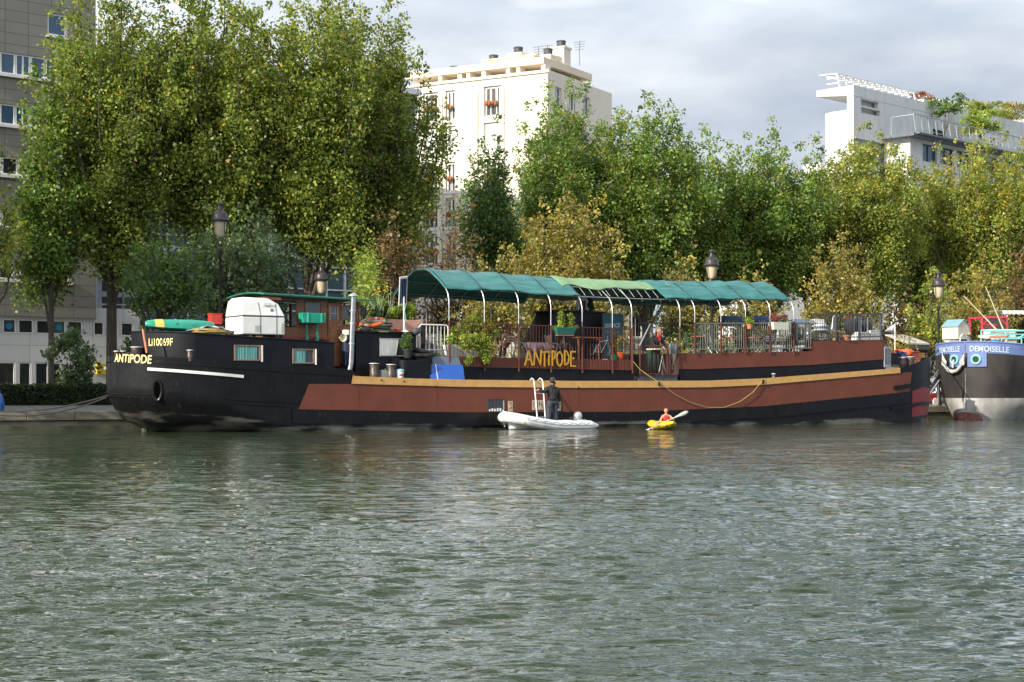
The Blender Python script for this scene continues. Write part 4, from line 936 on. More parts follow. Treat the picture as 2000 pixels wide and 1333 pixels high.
# -- wheelhouse
vW = 1.45; a = Q(540, 690, vW); b = Q(700, 700, vW)
zW0, zW1 = 2.45, 4.78; xa, xb_, yb = a.x, b.x, 3.9
m_ = MB()
lw = lambda px: Q(px, 600, vW).x
zsl = Q(600, 632, vW).z; zsh = Q(600, 588, vW).z
def pnl(x0, x1, z0, z1, y=vW, d=.06): m_.box2((x0, y, z0), (x1, y + d, z1))
pnl(xa, lw(581), zW0, Q(600, 640, vW).z); pnl(lw(581), xb_, zW0, zsl)
pnl(lw(579), lw(594), Q(600, 640, vW).z, zW1); pnl(lw(628), lw(640), zsl, zW1); pnl(lw(660), lw(667), zsl, zW1); pnl(lw(690), xb_, zsl, zW1)
pnl(xa, xa + .08, Q(600, 640, vW).z, zW1); pnl(xa + .08, lw(579), zsh, zW1); pnl(lw(594), lw(628), zsh + .05, zW1); pnl(lw(667), lw(690), zsh + .05, zW1)
# far side and ends with openings
m_.box2((xa, yb, zW0), (xb_, yb + .06, zsl)); m_.box2((xa, yb, zsh), (xb_, yb + .06, zW1))
for x_ in (xa, (xa + xb_) / 2, xb_ - .1): m_.box2((x_, yb - .002, zsl), (x_ + .1, yb + .058, zsh))
m_.box2((xa - .06, vW, zW0), (xa, yb, zsl)); m_.box2((xb_, vW, zW0), (xb_ + .06, yb, zsl)); m_.box2((xa - .058, vW, zsh), (xa, yb, zW1)); m_.box2((xb_, vW, zsh), (xb_ + .058, yb, zW1))
for y_ in (vW, 2.6, yb - .1): m_.box2((xa - .055, y_, zsl), (xa - .003, y_ + .1, zsh)); m_.box2((xb_ + .003, y_, zsl), (xb_ + .055, y_ + .1, zsh))
wh = m_.build('wheelhouse', WOOD, BG, bevel=.008)
m_ = MB(); 
r0 = [(lw(505) , vW - .45), (lw(722), vW - .45), (lw(722), yb + .45), (lw(480), yb + .45)]
zA = Q(560, 576, vW - .45).z; zB = Q(690, 588, vW - .45).z
pts_ = []
for i in range(9):
    f_ = i / 8; sag = .22 * (1 - (2 * f_ - 1) ** 2)
    pts_.append([(r0[0][0] + (r0[1][0] - r0[0][0]) * j / 8, vW - .45 + (yb - vW + .9) * f_, zA + (zB - zA) * j / 8 * .8 + sag * .5 + .0) for j in range(9)])
m_.grid(pts_); ro = m_.build('roof', mat('green_roof_felt', (.02, .16, .11), (.015, .11, .08), rough=.6, scale=4), wh, solid=.05)
m_ = MB(); m_.box2((r0[0][0] + .05, vW - .4, zA - .2), (lw(540), yb + .3, zA - .1)); m_.build('roof_lining', WOOD, wh)
def wpane(px0, px1, py0, py1, nm='window', bars=()):
    A = Q(px0, py0, vW); B = Q(px1, py1, vW); f = MB()
    f.box2((A.x, vW - .02, B.z), (A.x + .05, vW + .05, A.z)); f.box2((B.x - .05, vW - .02, B.z), (B.x, vW + .05, A.z)); f.box2((A.x + .05, vW - .02, A.z - .05), (B.x - .05, vW + .05, A.z)); f.box2((A.x + .05, vW - .02, B.z), (B.x - .05, vW + .05, B.z + .05))
    for y in bars: zz = Q(px0, y, vW).z; f.box2((A.x + .05, vW - .015, zz - .02), (B.x - .05, vW + .04, zz + .02))
    fo = f.build(nm, WOOD, wh); g_ = MB(); g_.box2((A.x + .04, vW + .01, B.z + .04), (B.x - .04, vW + .018, A.z - .04)); g_.build('pane', mat('clear_glass', (.06, .075, .08), (.09, .11, .11), rough=.06, spec=.9), fo); return fo
wpane(595, 629, 589, 615, bars=(612,)); wpane(666, 691, 596, 626)
# door with glazed upper part and panel below
A = Q(640, 592, vW); B = Q(662, 716, vW); m_ = MB(); m_.box2((A.x, vW - .05, B.z), (B.x, vW - .004, A.z)); d_ = m_.build('door', WOOD, wh, bevel=.01)
A1 = Q(644, 600, vW); B1 = Q(657, 625, vW); m_ = MB(); m_.box2((A1.x, vW - .062, B1.z), (B1.x, vW - .052, A1.z)); m_.build('pane', GLASSB, d_)
m_ = MB(); zz = Q(650, 613, vW).z; m_.box2((A1.x, vW - .075, zz - .02), (B1.x, vW - .063, zz + .02))
for x0_, x1_ in ((A1.x - .04, A1.x), (B1.x, B1.x + .04)): m_.box2((x0_, vW - .075, B1.z - .04), (x1_, vW - .052, A1.z + .04))
m_.build('glazing_bar', WOODL, d_)
A2 = Q(643, 640, vW); B2 = Q(659, 690, vW); m_ = MB(); m_.box2((A2.x, vW - .065, B2.z), (B2.x, vW - .052, A2.z)); m_.build('door_panel', WOOD, d_, bevel=.01)
m_ = MB(); p = Q(660, 636, vW); m_.cyl((p.x - .08, vW - .09, p.z), (p.x + .04, vW - .09, p.z), .018); m_.build('handle', CHROME, d_)
# well and low bulkhead between the cabins
m_ = MB(); m_.box2((sE + .02, 1.6, 1.8), (Q(700, 700, 1).x, 4.4, 2.45)); m_.build('well_floor', RED if 0 else BROWN2, BG)
# chimney pipe with cowl, navy vent with flared horn
t = Q(690, 580, .75); b = Q(686, 717, .75); m_ = MB(); m_.tube([(b.x - .05, .8, b.z - .15), (b.x, .78, b.z + .1), (t.x, .75, t.z)], [.115, .11, .10], 14); ch_ = m_.build('flue_pipe', CHROME, BG, smooth=True)
m_ = MB(); m_.lathe([(.2, t.z + .02), (.19, t.z + .05), (.06, t.z + .13), (.01, t.z + .14)], (t.x, .75, 0), 14); m_.cyl((t.x, .75, t.z - .1), (t.x, .75, t.z + .05), .05); m_.build('cowl', GALV, ch_, smooth=True)
m_ = MB()
for f_ in (.33, .62, .8): q = Vector((b.x, .78, b.z)).lerp(Vector((t.x, .75, t.z)), f_); m_.lathe([(.118, -.03), (.122, 0), (.118, .03)], q, 14)
m_.build('pipe_band', GALV, ch_, smooth=True)
t = Q(677, 645, 1.1); b = Q(677, 714, 1.1); m_ = MB(); m_.cyl((t.x, 1.1, b.z), (t.x, 1.1, t.z - .18), .17, n=18); nv = m_.build('vent', NAVY, BG, smooth=True)
m_ = MB(); m_.cyl((t.x, 1.1, t.z - .178), (t.x, 1.1, t.z), .165, n=18); m_.build('vent_lid', WHITE, nv, smooth=True)
p = Q(669, 660, .85); m_ = MB(); m_.lathe([(.05, .25), (.06, .12), (.12, .03), (.15, 0), (.13, .01), (.02, .1)], (p.x, .8, p.z), 18, axis='y'); m_.build('vent_horn', mat('cream_enamel', (.72, .62, .42), rough=.4), nv, smooth=True)
# -- second black cabin
vD = .85; a = Q(695, 650, vD); b = Q(813, 652, vD)
m_ = MB(); m_.box2((a.x, vD, 1.75), (b.x, 4.2, a.z)); m_.box2((a.x - .03, vD - .05, a.z + .002), (b.x + .05, 4.25, a.z + .07)); c2_ = m_.build('mid_cabin', BLACK2, BG, bevel=.015)
zRF = a.z + .07
A = Q(742, 662, vD); B = Q(791, 696, vD); m_ = MB(); r_ = .03
m_.tube([(A.x, vD - .01, A.z), (B.x, vD - .01, A.z), (B.x, vD - .01, B.z), (A.x, vD - .01, B.z)], .022, 6, closed=True); wn = m_.build('window', GALV, c2_)
m_ = MB(); m_.box2((A.x, vD - .012, B.z), (B.x, vD - .004, A.z)); m_.build('pane', GLASS, wn)
m_ = MB(); r0 = []; r1 = []
for k in range(26): x_ = A.x + .03 + (B.x - A.x) * .7 * k / 25; y_ = vD - .02 - .008 * (k % 2); r0.append((x_, y_, A.z - .02)); r1.append((x_ - .12 * max(0, k / 25 - .7) * 3, y_, B.z + .03))
m_.grid([r0, r1]); m_.build('curtain', CURTW, wn, smooth=True)
# black tank box on the side deck with rounded corner
a = Q(785, 704, .2); b = Q(843, 742, .2); a2 = Q(768, 700, .75); m_ = MB(); m_.box2((a2.x, .5, 1.85), (a.x + .1, .84, a2.z)); n_ = 8
ring_ = [(a.x + .25 - .25 * math.cos(k * math.pi / 16), .45 - .25 * math.sin(k * math.pi / 16)) for k in range(9)] + [(b.x, .2), (b.x, .84), (a.x, .84)]
m_.prism([(x, y) for x, y in ring_], 1.9, a.z, 'z'); m_.build('steel_tank', BLACK2, BG, bevel=.02)
# -- hold coaming: black base, brown panel, deck, left part and raised right part
vH = .55
def band(name, top, bot, mt, v=vH, d=.25, label=None, lip=0):
    q = [Q(x, y, v) for x, y in top]; r = [Q(x, y, v) for x, y in bot]; mb = MB()
    mb.grid([[(p.x, v + d, p.z) for p in q], [(p.x, v, p.z) for p in q], [(p.x, v, p.z) for p in r], [(p.x, v + d, p.z) for p in r]])
    for qq, rr_ in ((q[0], r[0]), (q[-1], r[-1])): mb.add([(qq.x, v, qq.z), (qq.x, v + d, qq.z), (rr_.x, v + d, rr_.z), (rr_.x, v, rr_.z)], [(0, 1, 2, 3)])
    return mb.build(name, mt, BG, label=label)
band('coaming', [(840, 713), (900, 716), (1120, 721), (1238, 722.5)], [(840, 760), (900, 762), (1120, 765), (1238, 766)], BLACK2, vH)
band('coaming', [(1328, 720), (1360, 720), (1590, 712), (1728, 701)], [(1328, 764), (1360, 764), (1590, 752), (1728, 735)], BLACK2, vH)
band('bulwark_panel', [(870, 696.5), (900, 697), (1120, 702.5), (1236, 704)], [(870, 715), (900, 717), (1120, 722), (1236, 723.5)], BROWN, vH - .03, .28, 'oxide brown panel below the left railing')
band('bulwark_panel', [(1328, 690.5), (1360, 690.5), (1586, 686.5)], [(1328, 721), (1360, 721.5), (1586, 713)], BROWN, vH - .03, .28, 'oxide brown panel below the galvanised railing')
band('bulwark_panel', [(1586.5, 666.5), (1727, 663.5)], [(1586.5, 713), (1727, 702)], BROWN, vH - .03, .28, 'taller oxide brown panel at the fore end')
def deckz(px, py, v=vH): return Q(px, py, v).z
zD1 = deckz(900, 698); zD2 = deckz(1400, 691); zD3 = deckz(1660, 665.5)
m_ = MB(); x1_ = QS(870, vH); x2_ = QS(1236, vH); x3_ = QS(1328, vH); x4_ = QS(1586.5, vH); x5_ = QS(1727, vH)
m_.box2((x1_, vH + .25, zD1 - .1), (x2_, 4.6, zD1)); m_.box2((x3_, vH + .25, zD2 - .1), (x4_, 4.6, zD2)); m_.box2((x4_ + .01, vH + .25, zD3 - .1), (x5_, 4.6, zD3)); m_.box2((x2_ + .01, vH + .1, 1.9), (x3_ - .01, 4.6, 2.05))
m_.box2((x1_, 4.35, 1.9), (x5_, 4.6, zD1 - .11)); m_.box2((x5_, vH, 1.9), (x5_ + .1, 4.6, zD3 - .02)); m_.box2((x3_ - .1, vH + .1, 1.9), (x3_ - .005, 4.6, zD2)); m_.box2((x2_, vH + .26, 2.06), (x2_ + .1, 4.6, zD1)); m_.build('upper_deck', mat('deck_boards', (.12, .10, .085), (.07, .06, .05), rough=.8, scale=3), BG)
# amber name on the left railing panel
A = Q(1025, 715, vH - .09); B = Q(1124, 686, vH - .09); m_ = MB(); n_l = 8; wd = (B.x - A.x) / n_l; hh = B.z - A.z
for i, chh in enumerate('ANTiPODE'):
    pa_, pb_ = ((1025, 1040), (1043, 1057), (1058, 1069), (1070, 1074), (1078, 1086), (1087, 1099), (1102, 1112), (1114, 1124))[i]; x0_ = Q(pa_, 700, vH - .12).x; w_ = Q(pb_, 700, vH - .12).x - x0_
    for st in GL[chh]:
        pts_ = [(x0_ + u_ * w_, vH - .125, A.z + .02 + t_ * (hh - .04) + .03 * math.sin(i * 2.3)) for u_, t_ in st]
        for p, q in zip(pts_, pts_[1:]): m_.beam(p, q, .012, .062)
        for p in pts_: m_.ell(p, (.031, .006, .031), 8, 4)
m_.build('name_lettering', OCHRE, BG, label='hand painted amber name on the railing panel')
# -- railings
def railing(name, seg, top, bot, mt, pitch, bar, v, rail_r=.02, low=True, postx=(), postm=None, postr=.035, flat=True, label=None):
    tp = [Q(x, y, v) for x, y in top]; bt = [Q(x, y, v) for x, y in bot]
    zt = lambda s: float(np.interp(s, [p.x for p in tp], [p.z for p in tp])); zb = lambda s: float(np.interp(s, [p.x for p in bt], [p.z for p in bt]))
    a, b = Q(seg[0], 700, v).x, Q(seg[1], 700, v).x; m = MB(); m.beam((a, v, zt(a)), (b, v, zt(b)), rail_r * 1.6, rail_r * 2)
    if low: m.beam((a, v, zb(a)), (b, v, zb(b)), rail_r * 1.4, rail_r * 1.8)
    s = a + pitch / 2; rr = random.Random(int(a * 10))
    while s < b:
        m.beam((s + rr.uniform(-.008, .008), v, zb(s)), (s + rr.uniform(-.008, .008), v, zt(s)), bar); s += pitch
    o = m.build(name, mt, BG, label=label)
    for px in postx:
        s = Q(px, 700, v).x; pz = MB(); pz.box2((s - postr, v - .05, zb(s) - .15), (s + postr, v + .01, zt(s) + .04)); pz.build('post', postm or mt, o)
    return o
vR = vH - .06
railing('railing', (877, 1236), [(870, 628.5), (1120, 640), (1236, 643.5)], [(870, 715), (1120, 721.5), (1236, 723)], BROWN2, .145, .012, vR, rail_r=.016, postr=.019, postx=(877, 946, 1013, 1076, 1137, 1196, 1235), label='brown railing with thin upright bars')
railing('railing', (1357, 1585), [(1328, 632), (1585, 631)], [(1328, 683), (1585, 680)], GALVR, .125, .02, vR, rail_r=.025, postx=(1357, 1408, 1456, 1504, 1550), postm=BROWN2, label='galvanised crowd barrier railing')
railing('railing', (1587, 1722), [(1587, 614.5), (1722, 614)], [(1587, 660), (1722, 658)], DGREY, .13, .016, vR + .02, rail_r=.03, postx=(1632, 1678, 1720), label='dark railing on the raised fore deck')
railing('railing', (1236, 1330), [(1236, 632), (1330, 631)], [(1236, 683), (1330, 682)], GALVR, .2, .018, 4.5, label='galvanised railing on the quay side')
railing('railing', (1330, 1700), [(1236, 634), (1700, 622)], [(1236, 684), (1700, 668)], DGREY, .2, .016, 4.55)
railing('railing', (800, 1140), [(800, 640), (1236, 645)], [(800, 700), (1236, 700)], DGREY, .25, .016, 4.55)
# gate section with mesh frames and plinth
a = Q(1247, 733, vH); b = Q(1322, 745, vH); m_ = MB(); m_.box2((a.x, vH - .02, 1.7), (b.x, vH + .12, a.z)); m_.build('gate_plinth', DGREY, BG)
for px0, px1 in ((1249, 1304), (1306, 1325)):
    A = Q(px0, 674, vR); B = Q(px1, 732, vR); m_ = MB()
    for x_ in (A.x, B.x - .05): m_.box2((x_, vR - .03, B.z), (x_ + .05, vR + .02, A.z))
    m_.box2((A.x + .05, vR - .025, A.z - .05), (B.x - .05, vR + .015, A.z)); m_.box2((A.x + .05, vR - .025, B.z), (B.x - .05, vR + .015, B.z + .04)); go_ = m_.build('gate', BROWN2, BG)
    m_ = MB(); x_ = A.x + .1
    while x_ < B.x - .05: m_.box2((x_, vR - .004, B.z + .04), (x_ + .006, vR + .002, A.z - .05)); x_ += .09
    z_ = B.z + .1
    while z_ < A.z - .06: m_.box2((A.x + .05, vR - .01, z_), (B.x - .05, vR - .004, z_ + .006)); z_ += .09
    m_.build('mesh_infill', BROWN2, go_)
m_ = MB(); a = Q(1249, 676, vR - .1); b = Q(1270, 633, vR + .3); m_.cyl((a.x, vR - .1, a.z), (b.x, vR + .3, b.z), .03); m_.build('stay', GALV, BG)
# -- canopy: hoops, purlins and sheets
vN, vFa = .5, 4.95; vM = (vN + vFa) / 2; hwid = (vFa - vN) / 2
ridge = [Q(x, y, vM) for x, y in ((822, 526.5), (950, 534), (1075, 544), (1200, 549.5), (1290, 552), (1400, 552.5), (1480, 554.5))]
zrid = lambda s: float(np.interp(s, [p.x for p in ridge], [p.z for p in ridge]))
def apt(s, t):   # t from -1 (near post) over the ridge to 1 (far post)
    u = (1 - abs(t)) * hwid; dzp = float(np.interp(u, [0, .03, .1, .22, .42, .7, 1.0, 1.35, 1.7, 2.05], [-1.34, -1.18, -1.02, -.88, -.74, -.56, -.38, -.19, -.05, 0]))
    return Vector((s, vM + math.copysign(hwid - u, t), zrid(s) + dzp))
def arch(s, n=22, z0=None, drop=1.34):
    zr = zrid(s); zb = zr - drop; pts = []
    if z0 is not None: pts += [(s, vN, z0), (s, vN, zb - .25)]
    for i in range(-n, n + 1): pts.append(tuple(apt(s, math.copysign(abs(i / n) ** .6, i))))
    if z0 is not None: pts += [(s, vFa, zb - .25), (s, vFa, z0)]
    return pts
HP = (877, 946, 1013, 1076, 1137, 1196, 1234, 1328, 1357, 1408, 1456, 1504, 1550)
HS = [QS(px, vN) for px in HP]
for i, (px, s) in enumerate(zip(HP, HS)):
    m_ = MB(); zz = zD1 + .3 if px < 1240 else zD2 + .1
    m_.tube(arch(s, z0=zz + .9), .019, 7); hp = m_.build('canopy_hoop', GALV, BG, smooth=True)
    m_ = MB(); m_.cyl((s, vN, zz - (.7 if px < 1240 else .1)), (s, vN, zz + .98), .026, n=7); m_.build('hoop_socket', BROWN2, hp); m_ = MB(); m_.cyl((s, vFa, zz - .5), (s, vFa, zz + .98), .034, n=7); m_.build('hoop_socket', BROWN2, hp)
m_ = MB()
for t in (-.86, -.55, 0, .55, .86):
    m_.tube([apt(HS[0] + (HS[-1] - HS[0]) * k / 40, t) - Vector((0, 0, .03)) for k in range(41)], .016, 5)
for k in range(14):
    s = HS[4] + (HS[8] - HS[4]) * k / 14; m_.tube([apt(s, -.84), apt(s + .1, -.6), apt(s + .35, -.3)], .012, 4); m_.tube([apt(s + .3, .84), apt(s + .1, .5), apt(s, .2)], .012, 4)
m_.build('canopy_purlin', GALV, BG)
def sheet(s0, s1, t0, t1, mt, seed, ragged=0., lift=.035, label=None):
    n, k_ = int((s1 - s0) / .12), 34; rr = []; rg = random.Random(seed)
    hs_ = [h for h in HS if s0 - .3 <= h <= s1 + .3]
    for i in range(n + 1):
        s = s0 + (s1 - s0) * i / n; row = []
        dmin = min(abs(s - h) for h in hs_); sag = .055 * min(1, dmin / .55) ** .8
        for j in range(k_ + 1):
            te = t0 + (ragged * (.5 + .5 * noise.noise((s * .9, seed, 3))) if ragged else .02 * noise.noise((s * 2, seed, 1)))
            t = te + (t1 - te) * j / k_; p = apt(s, t)
            wv = .055 * noise.noise((s * .8 + t, t * 5 + s * .6, seed)) + .03 * noise.noise((s * 3, t * 9 + s * 1.5, seed + 5))
            p.z += lift - sag * (1 - .5 * abs(t)) + wv
            p.y += (-1 if t < 0 else 1) * .02
            row.append(p)
        rr.append(row)
    return MB().grid(rr).build('canopy_sheet', mt, BG, smooth=True, solid=.012, label=label)
for s in HS[:4] + HS[8:12]:
    m_ = MB(); m_.tube([apt(s + .02, t) + Vector((0, (-.02 if t < 0 else .02), .085)) for t in np.linspace(-.88, .9, 30)], .013, 5); m_.build('lashing', RUBBER, BG)
sheet(HS[0] - .06, HS[4] + .1, -.89, .93, TEAL, 3, label='teal tarpaulin at the left end of the awning')
sheet(HS[4] - .35, HS[7] + .5, -.74, .84, LGREEN, 8, ragged=.28, lift=.06, label='pale green cloth over the middle of the awning')
sheet(HS[7] - .55, HS[12] - .02, -.89, .93, TEAL, 14, lift=.075, label='teal tarpaulin at the right end of the awning')
# hull windows and posters
for px0, px1, y0, y1 in ((953, 986, 781, 805), (1086, 1096, 780, 804)):
    A = Q(px0, y0, 0); B = Q(px1, y1, 0); m_ = MB(); m_.tube([(A.x, -.01, A.z), (B.x, -.01, A.z), (B.x, -.01, B.z), (A.x, -.01, B.z)], .02, 6, closed=True); wn = m_.build('porthole_window', RUBBER, BG)
    m_ = MB(); m_.box2((A.x, -.016, B.z), (B.x, -.008, A.z)); m_.build('pane', GLASS, wn)
    m_ = MB(); rr = random.Random(3); x_ = A.x + .03
    while x_ < B.x - .12: hh = rr.uniform(.05, .16); m_.box2((x_, -.022, B.z + .03), (x_ + .08, -.0165, B.z + .03 + hh)); x_ += .12
    m_.build('window_ledge_cups', OFFW, wn)
    m_ = MB(); m_.box2((B.x - .09, -.02, B.z + .04), (B.x - .04, -.017, A.z - .03)); m_.build('curtain_edge', mat('beige', (.5, .45, .3)), wn)
POST = mat('poster_print', (.55, .46, .30), (.28, .13, .08), rough=.6, scale=6, pos=(.45, .6))
for px0, px1, y0, y1 in ((992, 1001, 784, 804), (1039, 1048, 782, 801), (1050.5, 1059.5, 782, 801)):
    A = Q(px0, y0, 0); B = Q(px1, y1, 0); m_ = MB(); m_.box2((A.x, -.024, B.z), (B.x, -.013, A.z)); po_ = m_.build('poster', mat('poster_border', (.55, .48, .34), rough=.6), BG)
    m_ = MB(); m_.box2((A.x + .03, -.028, B.z + .06), (B.x - .03, -.0245, A.z - .04)); m_.build('print', POST, po_)
for px, y in ((1287, 749), (1490, 745), (745, 743), (789, 745), (852, 755), (1130, 757)):
    p = Q(px, y, -.05); m_ = MB(); m_.box2((p.x - .05, -.09, p.z - .1), (p.x + .05, -.055, p.z + .06)) if px in (1287, 1490) else m_.ell((p.x, -.055, p.z), (.035, .02, .035), 8, 6); m_.build('cleat', RUBBER, BG)
# ---------------------------------------------------------------- things on the barge
def at(px, py, v): q = Q(px, py, v); return q
def place(name, label, cat, px, pyb, v, rot=0, group=None):
    q = Q(px, pyb, v); return onb(name, label, cat, q.x, v, q.z, rot, group)
def wd(px0, px1, v): return Q(px1, 700, v).x - Q(px0, 700, v).x
def ht(px, y0, y1, v): return Q(px, y0, v).z - Q(px, y1, v).z
# white generator box on the stern cabin roof
vg = .75; o = place('generator_box', 'white moulded generator housing with chamfered top on the black stern cabin', 'generator box', 515, 654, vg); X = wd(474, 558, vg); H_ = ht(515, 580, 653, vg); h1 = H_ * .48
m_ = MB(); m_.box2((-X / 2, 0, 0), (X / 2, 1.5, h1)); m_.build('lower_housing', OFFW, o, bevel=.04)
lo = [(-X / 2, 0), (X / 2, 0), (X / 2, 1.5), (-X / 2, 1.5)]
a_ = [Vector((x, y, h1 + .03)) for x, y in lo]; b_ = [Vector(p) for p in ((-X / 2 + .06, .12, H_ * .9), (X / 2 - .2, .12, H_ * .83), (X / 2 - .2, 1.4, H_ * .83), (-X / 2 + .06, 1.4, H_ * .9))]; c_ = [Vector(p) for p in ((-X / 2 + .14, .25, H_), (X / 2 - .55, .25, H_ * .985), (X / 2 - .55, 1.25, H_ * .985), (-X / 2 + .14, 1.25, H_))]
m_ = MB(); m_.add(a_ + b_ + c_, [(0, 1, 2, 3), (0, 1, 5, 4), (1, 2, 6, 5), (2, 3, 7, 6), (3, 0, 4, 7), (4, 5, 9, 8), (5, 6, 10, 9), (6, 7, 11, 10), (7, 4, 8, 11), (8, 9, 10, 11)]); m_.build('upper_cover', OFFW, o, bevel=.03)
m_ = MB(); m_.box2((-X / 2 - .004, -.004, h1 + .004), (X / 2 + .004, 1.504, h1 + .026))
for fx, t_ in ((-.08, .0), (.30, .02)): m_.beam((X * fx, -.006, 0.02), (X * fx, -.006, h1), .012); m_.beam((X * fx + .02, .0, h1 + .03), (X * fx - .03 + t_, .115, H_ * .87), .014)
m_.build('seam', DGREY, o)
m_ = MB()
for k in range(5):
    for j in range(4): m_.box2((-X * .2 + k * .05, -.008, .1 + j * .06), (-X * .2 + k * .05 + .03, -.002, .13 + j * .06)); 
for j in range(6): m_.box2((X * .42, -.008, .08 + j * .06), (X * .47, -.002, .11 + j * .06))
m_.build('vent_grille', mat('shadow_grey', (.3, .3, .29)), o)  # grey blocks carry the painted shadow of the vent slots
m_ = MB(); m_.beam((X * .17, .045, h1 + .24), (X * .24, .045, h1 + .24), .01, .11); m_.build('badge', mat('blue_badge', (.2, .27, .42)), o)
m_ = MB(); m_.box2((X * .0, .05, H_ * .78), (X * .19, .075, H_ * .87)); m_.build('hatch_plate', OFFW, o, bevel=.01)
m_ = MB()
for x_ in (-.6, .1, .7): m_.box2((x_, .1, -.15), (x_ + .08, .2, -.002)); m_.box2((x_, 1.1, -.15), (x_ + .08, 1.2, -.002))
m_.build('foot', RUBBER, o)
o = place('red_box', 'small red box beside the lamp post left of the white generator housing', 'box', 424, 634, 2.4); X = wd(413, 435, 2.4); H_ = ht(424, 616, 636, 2.4)
m_ = MB(); m_.box2((-X / 2, 0, 0), (X / 2, .35, H_)); m_.build('box_body', RED, o, bevel=.02); m_ = MB(); m_.box2((-X / 2 - .01, -.01, H_ + .001), (X / 2 + .01, .36, H_ + .03)); m_.build('lid', RED, o); m_ = MB(); m_.cyl((0, .17, -.6), (0, .17, -.001), .03); m_.build('stand', DGREY, o)
# upturned kayak
o = place('kayak', 'upturned green kayak with a yellow band lying on the stern cabin roof', 'kayak', 352, 648, 1.9); X = wd(286, 421, 1.9)
def kshape(X, wdt, hgt, y0=0, up=True, n=26, rocker=.08, deckh=.3):
    rows_ = []
    for i in range(n + 1):
        f_ = i / n; x = -X / 2 + X * f_; b = max(.02, math.sin(math.pi * min(1, max(0, f_))) ** .55); row = []
        for j in range(14):
            a = 2 * math.pi * j / 14; yy = math.cos(a) * wdt / 2 * b; zz = math.sin(a); zz = (hgt * (.45 + .55 * b) * zz if zz > 0 else deckh * hgt * zz * b) ; row.append((x, yy, zz + rocker * (2 * f_ - 1) ** 2))
        rows_.append(row)
    return rows_
rk = kshape(X, .75, .33)
m_ = MB(); m_.grid(rk, closed=True); m_.build('kayak_hull', GREENP, o, smooth=True).location.z = .1
m_ = MB(); m_.grid([[(x, y * 1.02, z * 1.02 + .003) for x, y, z in r] for r in rk[3:7]], closed=True); m_.build('stripe', mat('yellow_band', (.75, .5, .1), rough=.4), o, smooth=True).location.z = .1
m_ = MB(); m_.tube([(-.25, -.34, .25), (-.2, -.1, .42), (-.2, .2, .4)], .03, 6); m_.tube([(.35, -.34, .22), (.38, -.1, .42), (.38, .2, .4)], .02, 6); m_.build('strap', GREENP, o)
def coil(name, label, px, py, v, rx, ry, mt, n=9, r=.022, seed=0, cat='rope', hgt=.25, group=None):
    rd = random.Random(seed); o = place(name, label, cat, px, py, v); m_ = MB()
    for k in range(n):
        a0 = rd.random() * 6.28; pts = []; ox, oy = rd.uniform(-.15, .15) * rx, rd.uniform(-.15, .15) * ry; q = rd.uniform(.55, 1); tl = rd.uniform(-.15, .3) * hgt
        for j in range(20): a = a0 + j * 2 * math.pi / 20; pts.append((ox + rx * q * math.cos(a), oy + ry * q * math.sin(a), .03 + hgt * k / n + tl * (1 + math.cos(a * 2 + k)) * .5 + rd.uniform(-.01, .01)))
        m_.tube(pts, r, 6, closed=True)
    m_.build('loops', mt, o, smooth=True); return o
coil('rope_coil', 'loose coil of yellow rope on the stern cabin edge', 410, 654, 1.0, .72, .4, ROPEY, 9, .022, 3, hgt=.16)
o = place('folded_tarpaulin', 'blue and white folded tarpaulin behind the yellow rope coil', 'tarpaulin', 408, 648, 1.7); m_ = MB(); rr = [[(-.9 + i * .18, -.3 + j * .12, .18 * math.exp(-((i - 5) / 3.2) ** 2) * (1 + .3 * math.sin(i * 2 + j)) - .004 * j * j) for j in range(6)] for i in range(11)]; m_.grid(rr); m_.build('cloth', mat('blue_tarp', (.2, .3, .55), (.6, .62, .66), rough=.5, scale=3), o, smooth=True, solid=.02)
# green planter on legs against the wheelhouse
o = place('planter_box', 'bright green box on two legs in front of the wheelhouse', 'planter box', 610, 632, 1.1); X = wd(587, 634, 1.1); H_ = ht(606, 612, 632, 1.1)
m_ = MB(); m_.prism([(-X / 2 + .05, 0), (X / 2 - .03, 0), (X / 2, H_), (-X / 2, H_)], -.15, .2); m_.build('box_body', GREENP, o, bevel=.02)
m_ = MB(); m_.box2((-X / 2 + .2, -.17, .03), (-X / 2 + .26, -.152, H_)); m_.box2((X / 2 - .22, -.17, .03), (X / 2 - .16, -.152, H_)); m_.build('rib', mat('green_edge', (.1, .5, .35), rough=.4), o)
for x_ in (-X / 2 + .25, X / 2 - .3): m_ = MB(); m_.box2((x_, 0, -.72), (x_ + .05, .05, -.001)); m_.box2((x_ - .02, -.02, -.78), (x_ + .07, .07, -.45)); m_.build('leg', GREEND if 0 else GREENP, o)
o = place('red_bench', 'low red bench top on the roof behind the green box', 'bench', 580, 664, 1.25); m_ = MB(); m_.box2((-1.0, 0, .02), (1.3, .6, .1)); m_.box2((-.9, .1, -.15), (-.8, .5, .019)); m_.box2((1.0, .1, -.15), (1.1, .5, .019)); m_.build('bench_top', mat('dark_red', (.25, .03, .02), rough=.5), o)
